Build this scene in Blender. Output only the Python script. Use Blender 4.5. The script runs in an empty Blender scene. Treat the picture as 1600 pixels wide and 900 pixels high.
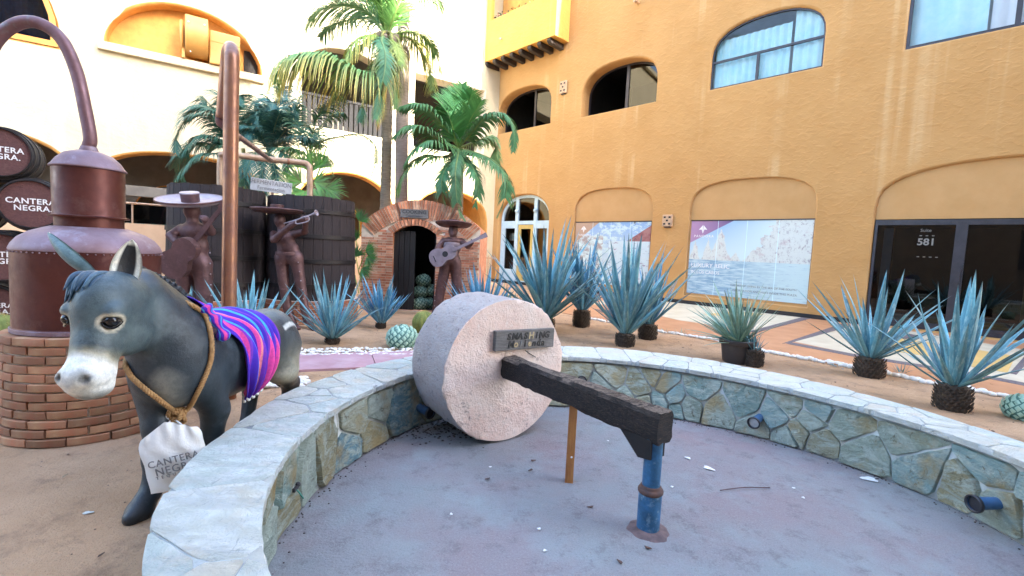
import bpy, bmesh, math, random
import numpy as np
from mathutils import Vector, Matrix, noise
from mathutils.geometry import tessellate_polygon
R = math.radians; PI = math.pi
rng = random.Random(7); nrs = np.random.RandomState(5)
S = bpy.context.scene; COL = S.collection
# ------------------------------------------------------------------ camera
EYE = Vector((0, 0, 1.61)); FPX = 740.0; PITCH = 0.0766; ROLL = 0.0483
def cam2world(x, y, z):                      # camera axes (right, down, forward) -> world
    a = x*math.cos(ROLL)+y*math.sin(ROLL); b = -x*math.sin(ROLL)+y*math.cos(ROLL)
    b, z = b*math.cos(PITCH)+z*math.sin(PITCH), -b*math.sin(PITCH)+z*math.cos(PITCH)
    return Vector((a, z, -b))
cam = bpy.data.cameras.new('camera'); camo = bpy.data.objects.new('camera', cam); COL.objects.link(camo)
rx, up, bk = cam2world(1,0,0), -cam2world(0,1,0), -cam2world(0,0,1)
camo.matrix_world = Matrix(((rx.x,up.x,bk.x,EYE.x),(rx.y,up.y,bk.y,EYE.y),(rx.z,up.z,bk.z,EYE.z),(0,0,0,1)))
cam.sensor_width = 36; cam.lens = FPX/1600*36; cam.clip_end = 500; cam.clip_start = 0.05
S.camera = camo
# ------------------------------------------------------------------ light
SUNV = Vector((0.72, -0.69, 0.0)).normalized(); SUN_EL = R(25)
SUNV = Vector((SUNV.x*math.cos(SUN_EL), SUNV.y*math.cos(SUN_EL), math.sin(SUN_EL)))
w = bpy.data.worlds.new('World'); S.world = w; w.use_nodes = True
nt = w.node_tree; sky = nt.nodes.new('ShaderNodeTexSky'); sky.sky_type = 'NISHITA'; sky.sun_disc = False; sky.dust_density = 2.0
sky.sun_elevation = SUN_EL; sky.sun_rotation = math.atan2(SUNV.x, SUNV.y)
bg = nt.nodes['Background']; bg.inputs['Strength'].default_value = 0.15
nt.links.new(sky.outputs[0], bg.inputs['Color'])
sl = bpy.data.lights.new('sun', 'SUN'); sl.energy = 2.2; sl.angle = R(0.5); sl.color = (1, .93, .8)
so = bpy.data.objects.new('sun', sl); COL.objects.link(so); so.rotation_euler = SUNV.to_track_quat('Z', 'Y').to_euler()
S.view_settings.view_transform = 'Standard'; S.view_settings.look = 'None'; S.view_settings.exposure = 3.62; S.view_settings.gamma = 1
# ------------------------------------------------------------------ places: a photo point on a known plane
def ray(px, py):
    d = cam2world(px-800, py-450, FPX); return d/d.y
def G(px, py, z=0.06):                       # on a level surface
    d = ray(px, py); return EYE + d*((z-EYE.z)/d.z)
def D(px, py, dist):                         # at a distance ahead
    return EYE + ray(px, py)*dist
GZ = 0.06
class Frame:                                 # a vertical wall: u along, v up, w towards the courtyard
    def __init__(s, o, d, n): s.o = o; s.d = d; s.n = n
    def P(s, u, v, w=0.0): return Vector((s.o.x+s.d.x*u+s.n.x*w, s.o.y+s.d.y*u+s.n.y*w, v))
    def uv(s, px, py, w=0.0):
        r = ray(px, py); o = s.o+s.n*w; n = s.n; e = Vector((o.x-EYE.x, o.y-EYE.y, 0))
        t = e.dot(n)/(r.x*n.x+r.y*n.y); p = EYE+r*t
        return (p-o).dot(s.d), p.z
CORNER = Vector((-1.085, 24.004, 0))
FR = Frame(CORNER, Vector((.69836, -.71574, 0)), Vector((-.71574, -.69836, 0)))
FL = Frame(CORNER, Vector((.82928, .55883, 0)), Vector((.55883, -.82928, 0)))
# ------------------------------------------------------------------ objects
def tag(o, label=None, cat=None, group=None, kind=None):
    if label: o['label'] = label
    if cat: o['category'] = cat
    if group: o['group'] = group
    if kind: o['kind'] = kind
    return o
def thing(name, loc, label, cat, group=None):
    o = bpy.data.objects.new(name, None); o.empty_display_size = .1; COL.objects.link(o); o.location = loc
    return tag(o, label, cat, group)
def put(o, parent):                          # geometry written in world coordinates, carried by its parent
    o.parent = parent
    l = parent.location.copy(); q = parent.parent
    m = Matrix.Translation(l)
    if q: m = q.matrix_basis @ m if parent.matrix_parent_inverse == Matrix() else Matrix()
    o.matrix_parent_inverse = m.inverted() if not q else Matrix()
    return o
def link(name, me, parent=None, m=None):
    o = bpy.data.objects.new(name, me); COL.objects.link(o)
    if m and me is not None and not me.materials: me.materials.append(m)
    if parent is not None: put(o, parent)
    return o
def tree(o, parent=None):
    c = o.copy(); COL.objects.link(c)
    if parent: c.parent = parent
    for ch in [x for x in o.children]: tree(ch, c)
    return c
class MB:
    def __init__(s): s.v = []; s.f = []; s.c = None; s.cv = []
    def add(s, vs, fs, col=None):
        n = len(s.v); s.v.extend([tuple(p) for p in vs]); s.f.extend([tuple(i+n for i in f) for f in fs])
        s.cv.extend([col or (1,1,1)]*len(vs) if not (isinstance(col, list)) else col)
        return s
    def box(s, c, size, rot=None, col=None, taper=1.0):
        x, y, z = size[0]/2, size[1]/2, size[2]/2; c = Vector(c); vs = []
        for dz in (-1, 1):
            k = taper if dz > 0 else 1
            for dx, dy in ((-1,-1),(1,-1),(1,1),(-1,1)):
                p = Vector((dx*x*k, dy*y*k, dz*z)); 
                if rot is not None: p = rot @ p
                vs.append(c+p)
        return s.add(vs, [(0,3,2,1),(4,5,6,7),(0,1,5,4),(1,2,6,5),(2,3,7,6),(3,0,4,7)], col)
    def fbox(s, F, u0, u1, v0, v1, w0, w1, col=None):
        vs = [F.P(u, v, w_) for v in (v0, v1) for u, w_ in ((u0,w0),(u1,w0),(u1,w1),(u0,w1))]
        return s.add(vs, [(0,3,2,1),(4,5,6,7),(0,1,5,4),(1,2,6,5),(2,3,7,6),(3,0,4,7)], col)
    def tube(s, pts, r, seg=10, col=None, caps=True, up=None):
        pts = [Vector(p) for p in pts]; n = len(pts); rs = r if hasattr(r, '__len__') else [r]*n
        vs = []; t0 = None; a = None
        for i, p in enumerate(pts):
            t = (pts[min(i+1,n-1)]-pts[max(i-1,0)]).normalized()
            if a is None: a = t.orthogonal().normalized() if up is None else (Vector(up)-t*t.dot(Vector(up))).normalized()
            else: a = (a-t*t.dot(a)).normalized()
            b = t.cross(a)
            for k in range(seg):
                an = 2*PI*k/seg; vs.append(p+(a*math.cos(an)+b*math.sin(an))*rs[i])
        fs = []
        for i in range(n-1):
            for k in range(seg):
                k2 = (k+1) % seg; fs.append((i*seg+k, i*seg+k2, (i+1)*seg+k2, (i+1)*seg+k))
        if caps: fs.append(tuple(range(seg-1,-1,-1))); fs.append(tuple(range((n-1)*seg, n*seg)))
        return s.add(vs, fs, col)
    def lathe(s, prof, c, seg=32, axis=None, col=None, a0=0, a1=2*PI, wob=0):
        c = Vector(c); full = abs(a1-a0-2*PI) < 1e-6; m = seg if full else seg+1
        q = Vector((0,0,1)).rotation_difference(Vector(axis)).to_matrix() if axis is not None else None
        vs = []
        for r, z in prof:
            for k in range(m):
                a = a0+(a1-a0)*k/seg; p = Vector((r*math.cos(a), r*math.sin(a), z))
                if wob: p *= 1+wob*noise.noise(p*6+c)
                if q: p = q @ p
                vs.append(c+p)
        fs = []
        for i in range(len(prof)-1):
            for k in range(seg):
                k2 = (k+1) % m; fs.append((i*m+k, i*m+k2, (i+1)*m+k2, (i+1)*m+k))
        return s.add(vs, fs, col)
    def ball(s, c, r, seg=12, rings=8, rot=None, col=None):
        c = Vector(c); r = r if hasattr(r, '__len__') else (r, r, r); vs = []
        for i in range(rings+1):
            th = PI*i/rings
            for k in range(seg):
                a = 2*PI*k/seg; p = Vector((r[0]*math.sin(th)*math.cos(a), r[1]*math.sin(th)*math.sin(a), r[2]*math.cos(th)))
                if rot is not None: p = rot @ p
                vs.append(c+p)
        fs = [(i*seg+k, (i+1)*seg+k, (i+1)*seg+(k+1)%seg, i*seg+(k+1)%seg) for i in range(rings) for k in range(seg)]
        return s.add(vs, fs, col)
    def mesh(s, name, m=None, smooth=False, cols=False):
        me = bpy.data.meshes.new(name); me.from_pydata(s.v, [], s.f); me.validate()
        if cols and len(me.vertices) == len(s.cv):
            at = me.color_attributes.new('Col', 'FLOAT_COLOR', 'POINT')
            a = np.ones((len(s.v), 4), np.float32); a[:, :3] = np.array(s.cv, np.float32); at.data.foreach_set('color', a.ravel())
        if smooth: me.polygons.foreach_set('use_smooth', [True]*len(me.polygons))
        if m: me.materials.append(m)
        me.update(); return me
    def obj(s, name, m, parent=None, smooth=False, cols=False, sharp=None):
        me = s.mesh(name, m, smooth, cols)
        if sharp: 
            me.polygons.foreach_set('use_smooth', [True]*len(me.polygons)); me.set_sharp_from_angle(angle=R(sharp))
        return link(name, me, parent)
def bevelled(me, w=.01, seg=2):
    bm = bmesh.new(); bm.from_mesh(me)
    bmesh.ops.remove_doubles(bm, verts=bm.verts, dist=1e-5)
    bmesh.ops.bevel(bm, geom=bm.edges[:], offset=w, segments=seg, profile=.5, affect='EDGES', clamp_overlap=True)
    bm.to_mesh(me); bm.free(); me.update(); return me
def spline(pts, n=12):
    pts = [Vector(p) for p in pts]; P = [pts[0]*2-pts[1]]+pts+[pts[-1]*2-pts[-2]]; out = []
    for i in range(1, len(P)-2):
        for k in range(n):
            t = k/n; a, b, c, d = P[i-1], P[i], P[i+1], P[i+2]
            out.append(.5*((2*b)+(c-a)*t+(2*a-5*b+4*c-d)*t*t+(3*b-a-3*c+d)*t**3))
    out.append(pts[-1]); return out
# ------------------------------------------------------------------ materials
def lin(h):
    if isinstance(h, str):
        v = [int(h[i:i+2], 16)/255 for i in (0,2,4)]; return tuple(x/12.92 if x < .04045 else ((x+.055)/1.055)**2.4 for x in v)
    return tuple(h)
class NB:
    def __init__(s, name):
        s.m = bpy.data.materials.new(name); s.m.use_nodes = True; s.t = s.m.node_tree; s.b = s.t.nodes['Principled BSDF']
        s.out = s.t.nodes['Material Output']; s.tc = s.t.nodes.new('ShaderNodeTexCoord'); s.co = s.tc.outputs['Object']
    def L(s, a, b): s.t.links.new(a, b)
    def noise(s, scale, detail=6, rough=.6, stretch=None, dist=0):
        n = s.t.nodes.new('ShaderNodeTexNoise'); n.inputs['Scale'].default_value = scale; n.inputs['Detail'].default_value = detail
        n.inputs['Roughness'].default_value = rough; n.inputs['Distortion'].default_value = dist; s.L(s.mapped(stretch), n.inputs['Vector']); return n.outputs['Fac']
    def mapped(s, stretch):
        if not stretch: return s.co
        mp = s.t.nodes.new('ShaderNodeMapping'); mp.inputs['Scale'].default_value = stretch; s.L(s.co, mp.inputs['Vector']); return mp.outputs[0]
    def vor(s, scale, stretch=None, feat='F1'):
        n = s.t.nodes.new('ShaderNodeTexVoronoi'); n.feature = feat; n.inputs['Scale'].default_value = scale; s.L(s.mapped(stretch), n.inputs['Vector']); return n.outputs['Distance']
    def ramp(s, fac, lo=.35, hi=.65, a=0., b=1.):
        n = s.t.nodes.new('ShaderNodeMapRange'); n.inputs[1].default_value = lo; n.inputs[2].default_value = hi; n.inputs[3].default_value = a; n.inputs[4].default_value = b
        s.L(fac, n.inputs[0]); return n.outputs[0]
    def mix(s, fac, a, b, mode='MIX'):
        n = s.t.nodes.new('ShaderNodeMix'); n.data_type = 'RGBA'; n.blend_type = mode
        if isinstance(fac, (int, float)): n.inputs[0].default_value = fac
        else: s.L(fac, n.inputs[0])
        for k, v in ((6, a), (7, b)):
            if isinstance(v, (tuple, list)): n.inputs[k].default_value = (*v[:3], 1)
            else: s.L(v, n.inputs[k])
        return n.outputs[2]
    def math(s, op, a, b):
        n = s.t.nodes.new('ShaderNodeMath'); n.operation = op
        for k, v in ((0, a), (1, b)):
            if isinstance(v, (int, float)): n.inputs[k].default_value = v
            else: s.L(v, n.inputs[k])
        return n.outputs[0]
    def rnd(s):
        n = s.t.nodes.new('ShaderNodeObjectInfo'); return n.outputs['Random']
    def sep(s, ax):
        n = s.t.nodes.new('ShaderNodeSeparateXYZ'); s.L(s.co, n.inputs[0]); return n.outputs[ax]
    def vcol(s):
        n = s.t.nodes.new('ShaderNodeAttribute'); n.attribute_name = 'Col'; return n.outputs['Color']
    def bump(s, h, strength=.4, dist=.01):
        n = s.t.nodes.new('ShaderNodeBump'); n.inputs['Strength'].default_value = strength; n.inputs['Distance'].default_value = dist
        s.L(h, n.inputs['Height']); s.L(n.outputs[0], s.b.inputs['Normal']); return s
    def col(s, c):
        if isinstance(c, (tuple, list)): s.b.inputs['Base Color'].default_value = (*c[:3], 1)
        else: s.L(c, s.b.inputs['Base Color'])
        return s
    def rough(s, r, metal=0, spec=None):
        if isinstance(r, (int, float)): s.b.inputs['Roughness'].default_value = r
        else: s.L(r, s.b.inputs['Roughness'])
        s.b.inputs['Metallic'].default_value = metal
        if spec is not None: s.b.inputs['Specular IOR Level'].default_value = spec
        return s
def simple(name, c1, c2=None, scale=8, rough=.8, metal=0, bump=.3, bscale=None, bdist=.01, rnd=.0, stretch=None, vcol=False, spec=None, lo=.35, hi=.65, c3=None, s3=2.):
    n = NB(name); c1 = lin(c1); c2 = lin(c2) if c2 else tuple(x*.6 for x in c1)
    c = n.mix(n.ramp(n.noise(scale, stretch=stretch), lo, hi), c1, c2)
    if c3: c = n.mix(n.ramp(n.noise(s3), .5, .7), c, lin(c3))
    if rnd:
        k = n.ramp(n.rnd(), 0, 1, 1-rnd, 1+rnd*.6); g = n.t.nodes.new('ShaderNodeCombineColor'); 
        for i in range(3): n.L(k, g.inputs[i])
        c = n.mix(1., c, g.outputs[0], 'MULTIPLY')
    if vcol: c = n.mix(1., c, n.vcol(), 'MULTIPLY')
    n.col(c).rough(rough, metal, spec)
    if bump: n.bump(n.noise(bscale or scale*3, 8, .65, stretch), bump, bdist)
    return n.m
def stucco(name, base, dark, pale, streak=.5):
    n = NB(name)
    c = n.mix(n.ramp(n.noise(.8, 5), .3, .7), lin(base), lin(dark))
    st = n.math('MULTIPLY', n.ramp(n.noise(1.0, 3, .5, (2.6, 2.6, .07)), .60, .70, 0, streak), n.ramp(n.noise(.5, 3), .42, .58))
    c = n.mix(st, c, lin(pale))
    c = n.mix(n.ramp(n.noise(3.5, 8, .7), .55, .75, 0, .35), c, lin(dark))
    n.col(c).rough(.92)
    h = n.math('ADD', n.math('MULTIPLY', n.noise(2.2, 8, .62), 1.0), n.math('MULTIPLY', n.ramp(n.noise(5.5, 3, .5, (1,1,1.6), .6), .45, .7), .35))
    n.bump(h, .45, .04)
    return n.m
M = {}
M['orange'] = stucco('orange_stucco', (.50, .285, .108), (.44, .24, .083), (.62, .44, .24), .4)
M['orange_flat'] = simple('orange_plaster', (.50, .295, .125), (.455, .26, .10), 1.5, .9, bump=.25, bscale=6, bdist=.02)
M['yellow'] = stucco('yellow_stucco', (.70, .43, .11), (.66, .36, .08), (.76, .54, .22), .3)
M['white'] = stucco('white_stucco', (.60, .53, .37), (.52, .45, .30), (.68, .62, .48), .4)
M['orange_trim'] = simple('orange_trim_paint', (.70, .36, .09), (.58, .28, .07), 4, .8, bump=.3)
M['cream'] = simple('cream_plaster', (.72, .66, .52), (.6, .52, .38), 2, .9, bump=.3)
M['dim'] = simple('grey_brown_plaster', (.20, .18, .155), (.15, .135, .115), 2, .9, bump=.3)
M['soil'] = None
def soil():
    n = NB('sandy_soil'); c = n.mix(n.ramp(n.noise(1.2, 6), .35, .65), (.62, .39, .235), (.48, .29, .16))
    c = n.mix(n.ramp(n.noise(60, 4, .7), .45, .7, 0, .5), c, (.56, .38, .23)); c = n.mix(n.ramp(n.noise(140, 2), .62, .7, 0, .6), c, (.14, .09, .06))
    c = n.mix(n.ramp(n.noise(3.5, 6, .7), .52, .72, 0, .75), c, (.23, .145, .09))
    c = n.mix(n.ramp(n.noise(16, 8, .8), .55, .68, 0, .55), c, (.60, .40, .25))
    n.col(c).rough(.95); n.bump(n.math('ADD', n.noise(9, 10, .7), n.math('MULTIPLY', n.noise(120, 3), .25)), 1., .06); return n.m
M['soil'] = soil()
def wfloor():
    n = NB('worn_painted_concrete'); c = n.mix(n.ramp(n.noise(.75, 5, .6), .36, .64), (.225, .25, .255), (.25, .19, .198))
    c = n.mix(n.ramp(n.noise(2.3, 8, .7), .5, .72, 0, .7), c, (.275, .325, .33))
    c = n.mix(n.ramp(n.noise(5, 10, .8), .52, .66, 0, .75), c, (.13, .11, .12))
    c = n.mix(n.ramp(n.noise(11, 10, .8), .62, .72, 0, .7), c, (.075, .065, .065))
    c = n.mix(n.ramp(n.noise(90, 4, .7), .5, .72, 0, .6), c, (.33, .32, .33)); c = n.mix(n.ramp(n.noise(150, 3, .7), .56, .68, 0, .6), c, (.10, .095, .1))
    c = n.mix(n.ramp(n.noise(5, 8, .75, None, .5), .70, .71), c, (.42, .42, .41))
    n.col(c).rough(.85); n.bump(n.math('ADD', n.noise(60, 6, .7), n.math('MULTIPLY', n.noise(9, 9, .75), .8)), .6, .02); return n.m
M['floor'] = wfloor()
M['path'] = simple('purple_concrete', (.42, .25, .28), (.36, .20, .225), 3, .85, bump=.3, bscale=60, c3=(.48, .34, .36))
M['terracotta'] = simple('terracotta_paving', (.50, .26, .135), (.42, .205, .10), 2.5, .6, bump=.2, bscale=30, rnd=.12)
M['slab_cream'] = simple('cream_paving', (.60, .56, .44), (.52, .47, .35), 2, .6, bump=.2, bscale=30, rnd=.08)
M['slab_yellow'] = simple('yellow_paving', (.62, .44, .17), (.55, .38, .13), 2, .6, bump=.2, bscale=30)
M['pebble_grey'] = simple('grey_pebble', (.19, .17, .19), (.10, .09, .10), 26, .8, bump=1., bscale=26, bdist=.03)
M['pebble'] = simple('white_pebble', (.78, .76, .72), (.66, .63, .58), 12, .7, bump=.2, rnd=.12)
def stone(name, cs, veins, mul=.16):
    n = NB(name); r = n.rnd(); cr = n.t.nodes.new('ShaderNodeValToRGB'); cr.color_ramp.interpolation = 'CONSTANT'
    e = cr.color_ramp.elements
    while len(e) < len(cs): e.new(.5)
    for i, c in enumerate(cs): e[i].position = i/len(cs); e[i].color = (*c, 1)
    n.L(r, cr.inputs[0])
    # object coordinates shifted per stone so that no two share a figure
    va = n.t.nodes.new('ShaderNodeVectorMath'); va.operation = 'ADD'; n.L(n.co, va.inputs[0])
    sc = n.t.nodes.new('ShaderNodeVectorMath'); sc.operation = 'SCALE'; sc.inputs[0].default_value = (37, 91, 53); n.L(r, sc.inputs['Scale']); n.L(sc.outputs[0], va.inputs[1]); n.co = va.outputs[0]
    c = n.mix(n.ramp(n.noise(4, 9, .75, (1, 1, 2.2), 1.6), .46, .60, 0, .9), cr.outputs[0], veins[0])
    c = n.mix(n.ramp(n.noise(9, 9, .8, (2.5, 1, 1), 1.2), .56, .64, 0, .85), c, veins[1])
    c = n.mix(n.ramp(n.noise(3, 5, .6), .52, .66, 0, .8), c, veins[2])
    n.col(c).rough(.75)
    n.bump(n.math('ADD', n.noise(6, 12, .75, (1, 1.5, 2.4), 1.4), n.math('MULTIPLY', n.noise(50, 4), .15)), 1., .07); return n.m
M['wallstone'] = stone('green_quartzite', [(.36,.43,.34),(.26,.38,.34),(.42,.49,.40),(.38,.35,.21),(.17,.32,.37),(.45,.44,.30),(.30,.44,.42)], [(.56,.64,.55),(.15,.125,.07),(.42,.30,.12)])
M['capstone'] = stone('pale_quartzite', [(.66,.72,.66),(.62,.70,.65),(.72,.74,.66),(.68,.70,.62)], [(.78,.80,.76),(.44,.48,.46),(.74,.68,.55)])
M['mortar'] = simple('grey_mortar', (.60, .62, .58), (.48, .50, .48), 14, .95, bump=.6, bscale=40)
M['capmortar'] = simple('pale_mortar', (.40, .42, .40), (.30, .32, .31), 14, .95, bump=.6, bscale=40)
M['brick'] = simple('red_brick', (.40, .15, .08), (.25, .09, .05), 12, .9, bump=.6, bscale=50, rnd=.35, c3=(.46, .27, .15), s3=3)
M['brick_pale'] = simple('pale_red_brick', (.60, .25, .13), (.40, .15, .08), 7, .9, bump=.6, bscale=40, rnd=.5, c3=(.70, .48, .32), s3=5)
M['brick_v'] = simple('hut_brick', (.95, .95, .95), (.75, .72, .70), 9, .9, bump=.5, bscale=40, vcol=True)
M['brickmortar'] = simple('brick_mortar', (.66, .58, .48), (.50, .42, .34), 10, .95, bump=.6, bscale=50)
def metal(name, c1, c2, c3, rough=.45, met=.6, sc=3):
    n = NB(name); c = n.mix(n.ramp(n.noise(sc, 8, .7), .35, .65), c1, c2); c = n.mix(n.ramp(n.noise(sc*1.7, 6, .7), .56, .72, 0, .8), c, c3)
    c = n.mix(n.ramp(n.noise(90, 3), .6, .75, 0, .4), c, tuple(x*.5 for x in c1))
    n.col(c).rough(n.ramp(n.noise(8, 5), .3, .7, rough-.1, rough+.2), met); n.bump(n.noise(7, 5), .12, .02); return n.m
M['copper'] = metal('brown_copper', (.12, .035, .026), (.08, .024, .02), (.15, .07, .06), .42, .55)
M['copper_dusty'] = metal('dusty_copper', (.27, .19, .22), (.20, .12, .13), (.34, .30, .36), .55, .35)
M['copper_pipe'] = metal('copper_pipe_metal', (.36, .175, .10), (.24, .12, .09), (.22, .18, .19), .38, .6, 4)
M['neck'] = metal('swan_neck_metal', (.22, .12, .13), (.16, .085, .09), (.20, .24, .24), .45, .5, 4)
M['tan_pipe'] = metal('tan_pipe_metal', (.42, .31, .22), (.36, .22, .14), (.45, .40, .32), .5, .4, 4)
M['rust'] = metal('rusty_brown_sheet_metal', (.14, .075, .078), (.085, .045, .045), (.23, .14, .15), .5, .45, 5)
M['rust_mid'] = metal('dusty_lilac_sheet_metal', (.27, .22, .25), (.19, .15, .17), (.17, .11, .12), .6, .3, 5)
M['rust_pale'] = metal('pale_dusty_sheet_metal', (.42, .38, .42), (.33, .28, .32), (.25, .17, .18), .6, .3, 5)
def planks(name, c1, c2, c3, stretch=(14,14,1.2), rough=.8, bump=.6):
    n = NB(name); c = n.mix(n.ramp(n.noise(3, 8, .7, stretch), .35, .65), c1, c2); c = n.mix(n.ramp(n.noise(2.2, 8, .75), .58, .72, 0, .8), c, c3)
    n.col(c).rough(rough); n.bump(n.noise(4, 8, .7, stretch), bump, .02); return n.m
M['vat'] = planks('dark_vat_wood', (.032, .022, .024), (.016, .012, .014), (.065, .045, .048))
M['hoop'] = metal('black_iron', (.02, .02, .022), (.035, .03, .03), (.06, .045, .04), .5, .6)
M['barrel_head'] = planks('brown_barrel_head', (.125, .050, .045), (.08, .032, .030), (.17, .085, .075), (14,1,14))
M['barrel_body'] = planks('black_barrel_wood', (.03, .028, .028), (.02, .018, .02), (.05, .045, .045))
M['black_door'] = planks('black_door_wood', (.010, .009, .011), (.006, .006, .007), (.02, .018, .02))
M['corbel'] = planks('dark_corbel_wood', (.045, .035, .03), (.03, .024, .022), (.07, .05, .04))
M['prop_wood'] = planks('varnished_prop_wood', (.55, .23, .06), (.36, .13, .035), (.12, .06, .03), (10,10,1.5), .45)
def charwood():
    n = NB('charred_beam_wood'); n.co = n.tc.outputs['Generated']
    a = n.noise(9, 10, .75, (.5, 5, 5), .4)
    c = n.mix(n.ramp(a, .48, .62), (.016, .011, .010), (.075, .042, .028)); c = n.mix(n.ramp(n.noise(13, 9, .85, (.6, 4, 4), .8), .58, .63), c, (.32, .20, .14))
    gm = n.t.nodes.new('ShaderNodeNewGeometry'); sx = n.t.nodes.new('ShaderNodeSeparateXYZ'); n.L(gm.outputs['Normal'], sx.inputs[0]); c = n.mix(n.math('MULTIPLY', n.ramp(sx.outputs[2], .6, .9), n.ramp(n.noise(7, 9, .8, (.5, 5, 5), .8), .42, .54)), c, (.38, .29, .23))
    n.col(c).rough(.7); n.bump(n.noise(10, 12, .85, (.5, 5, 5), .6), 1., .12); return n.m
M['beam'] = charwood()
def pinkstone():
    n = NB('pink_cantera_stone'); c = n.mix(n.ramp(n.noise(2.2, 6), .35, .65), (.78, .57, .48), (.82, .69, .61))
    c = n.mix(n.ramp(n.noise(28, 5, .7), .5, .75, 0, .5), c, (.72, .64, .60)); c = n.mix(n.ramp(n.noise(17, 9, .85), .58, .64, 0, .75), c, (.30, .20, .17)); c = n.mix(n.ramp(n.noise(9, 8, .8), .56, .68, 0, .7), c, (.80, .72, .66))
    c = n.mix(n.ramp(n.noise(4.2, 9, .8), .585, .64, 0, .8), c, (.24, .17, .15))
    n.col(c).rough(.9); n.bump(n.math('ADD', n.noise(11, 10, .7), n.math('MULTIPLY', n.noise(70, 4, .7), .35)), .8, .035); return n.m
M['pink'] = pinkstone()
def drum():
    n = NB('chiselled_drum_stone'); c = n.mix(n.ramp(n.noise(3, 6), .35, .65), (.86, .79, .76), (.76, .68, .66))
    c = n.mix(n.ramp(n.noise(18, 7, .8, (1, 1, 2.0), 1.2), .48, .60, 0, .9), c, (.86, .84, .84)); c = n.mix(n.ramp(n.noise(22, 7, .8), .56, .66, 0, .85), c, (.30, .25, .29))
    n.col(c).rough(.92); n.bump(n.noise(14, 10, .78, (1, 1, 2.4), 1.6), 1., .12); return n.m
M['drum'] = drum()
M['plaque'] = planks('weathered_plaque_wood', (.17, .165, .16), (.11, .105, .10), (.26, .25, .24), (3,3,30), .7)
M['sign_grey'] = simple('pale_grey_sign', (.48, .50, .53), (.38, .40, .42), 10, .7)
M['ink'] = simple('dark_lettering', (.02, .02, .022), (.03, .03, .03), 8, .6, bump=0)
M['ink_pale'] = simple('worn_pale_lettering', (.50, .40, .24), (.42, .34, .2), 8, .7, bump=0)
M['ink_grey'] = simple('faded_grey_lettering', (.16, .16, .17), (.22, .22, .22), 8, .7, bump=0)
M['paint_white'] = simple('white_lettering', (.78, .78, .78), (.7, .7, .7), 8, .6, bump=0)
M['bluesteel'] = metal('peeling_blue_steel', (.04, .16, .32), (.02, .07, .13), (.24, .34, .38), .45, .15, 9)
M['rustring'] = metal('rust_ring', (.14, .07, .05), (.07, .05, .05), (.2, .12, .08), .8, .2, 14)
M['black_plastic'] = simple('black_plastic', (.025, .024, .028), (.035, .032, .036), 6, .45, bump=.1)
M['bluelamp'] = simple('blue_lamp_housing', (.06, .15, .30), (.05, .11, .22), 10, .4, metal=.2, bump=.1)
M['lens'] = simple('frosted_lamp_glass', (.45, .47, .47), (.38, .4, .4), 20, .15, bump=.1)
M['frame_dark'] = simple('dark_aluminium', (.03, .028, .035), (.045, .04, .05), 6, .4, metal=.4, bump=0)
M['frame_blue'] = simple('pale_blue_paint', (.50, .66, .74), (.42, .58, .68), 5, .5, bump=.1)
M['mustard'] = simple('mustard_paint', (.55, .42, .14), (.48, .36, .11), 5, .5, bump=.1)
M['dark'] = simple('dark_interior', (.02, .02, .022), (.03, .028, .03), 3, .9, bump=0)
M['curtain'] = simple('pale_blue_curtain', (.70, .90, .95), (.55, .82, .92), 3, .9, bump=.1)
M['curtain_w'] = simple('white_curtain', (.90, .86, .90), (.84, .82, .88), 3, .9, bump=.1)
M['bluecloth'] = simple('bright_blue_fabric', (.02, .14, .55), (.015, .08, .38), 8, .7)
def glass(name, tint=(.03,.035,.04), clear=.0, rough=.02):
    n = NB(name); n.t.nodes.remove(n.b); tr = n.t.nodes.new('ShaderNodeBsdfTransparent'); gl = n.t.nodes.new('ShaderNodeBsdfGlossy'); gl.inputs['Roughness'].default_value = rough
    fr = n.t.nodes.new('ShaderNodeFresnel'); fr.inputs[0].default_value = 1.5; mx = n.t.nodes.new('ShaderNodeMixShader')
    tr.inputs[0].default_value = (*tint, 1); gl.inputs[0].default_value = (1, 1, 1, 1)
    f = n.math('MULTIPLY', fr.outputs[0], 1.0)
    n.L(f, mx.inputs[0]); n.L(tr.outputs[0], mx.inputs[1]); n.L(gl.outputs[0], mx.inputs[2]); n.L(mx.outputs[0], n.out.inputs[0]); return n.m
M['glass_clear'] = glass('clear_glass', (.92, .96, .97)); M['glass_dark'] = glass('dark_glass', (.13, .14, .155))
def donkeymat():
    n = NB('painted_resin'); c = n.vcol(); c = n.mix(n.ramp(n.noise(10, 9, .78), .42, .60, 0, .75), c, n.mix(1., c, (.45, .5, .55), 'MULTIPLY'))
    c = n.mix(n.ramp(n.noise(4, 9, .75), .54, .68, 0, .18), c, (.30, .36, .38))
    n.col(c).rough(n.ramp(n.noise(6, 5), .3, .7, .28, .55), 0, .5); n.bump(n.noise(26, 7, .75), .4, .012); return n.m
M['donkey'] = donkeymat()
M['gloss_black'] = simple('glossy_black_eye', (.008, .008, .01), (.012, .01, .01), 8, .08, bump=0)
M['iris'] = simple('brown_iris', (.05, .03, .02), (.03, .02, .015), 20, .1, bump=0)
M['rope'] = simple('jute_rope_fibre', (.46, .27, .11), (.34, .18, .07), 40, .9, bump=.8, bscale=120)
M['bag'] = simple('white_canvas_bag', (.80, .80, .77), (.74, .74, .72), 6, .75, bump=.4, bscale=9, bdist=.02)
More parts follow.
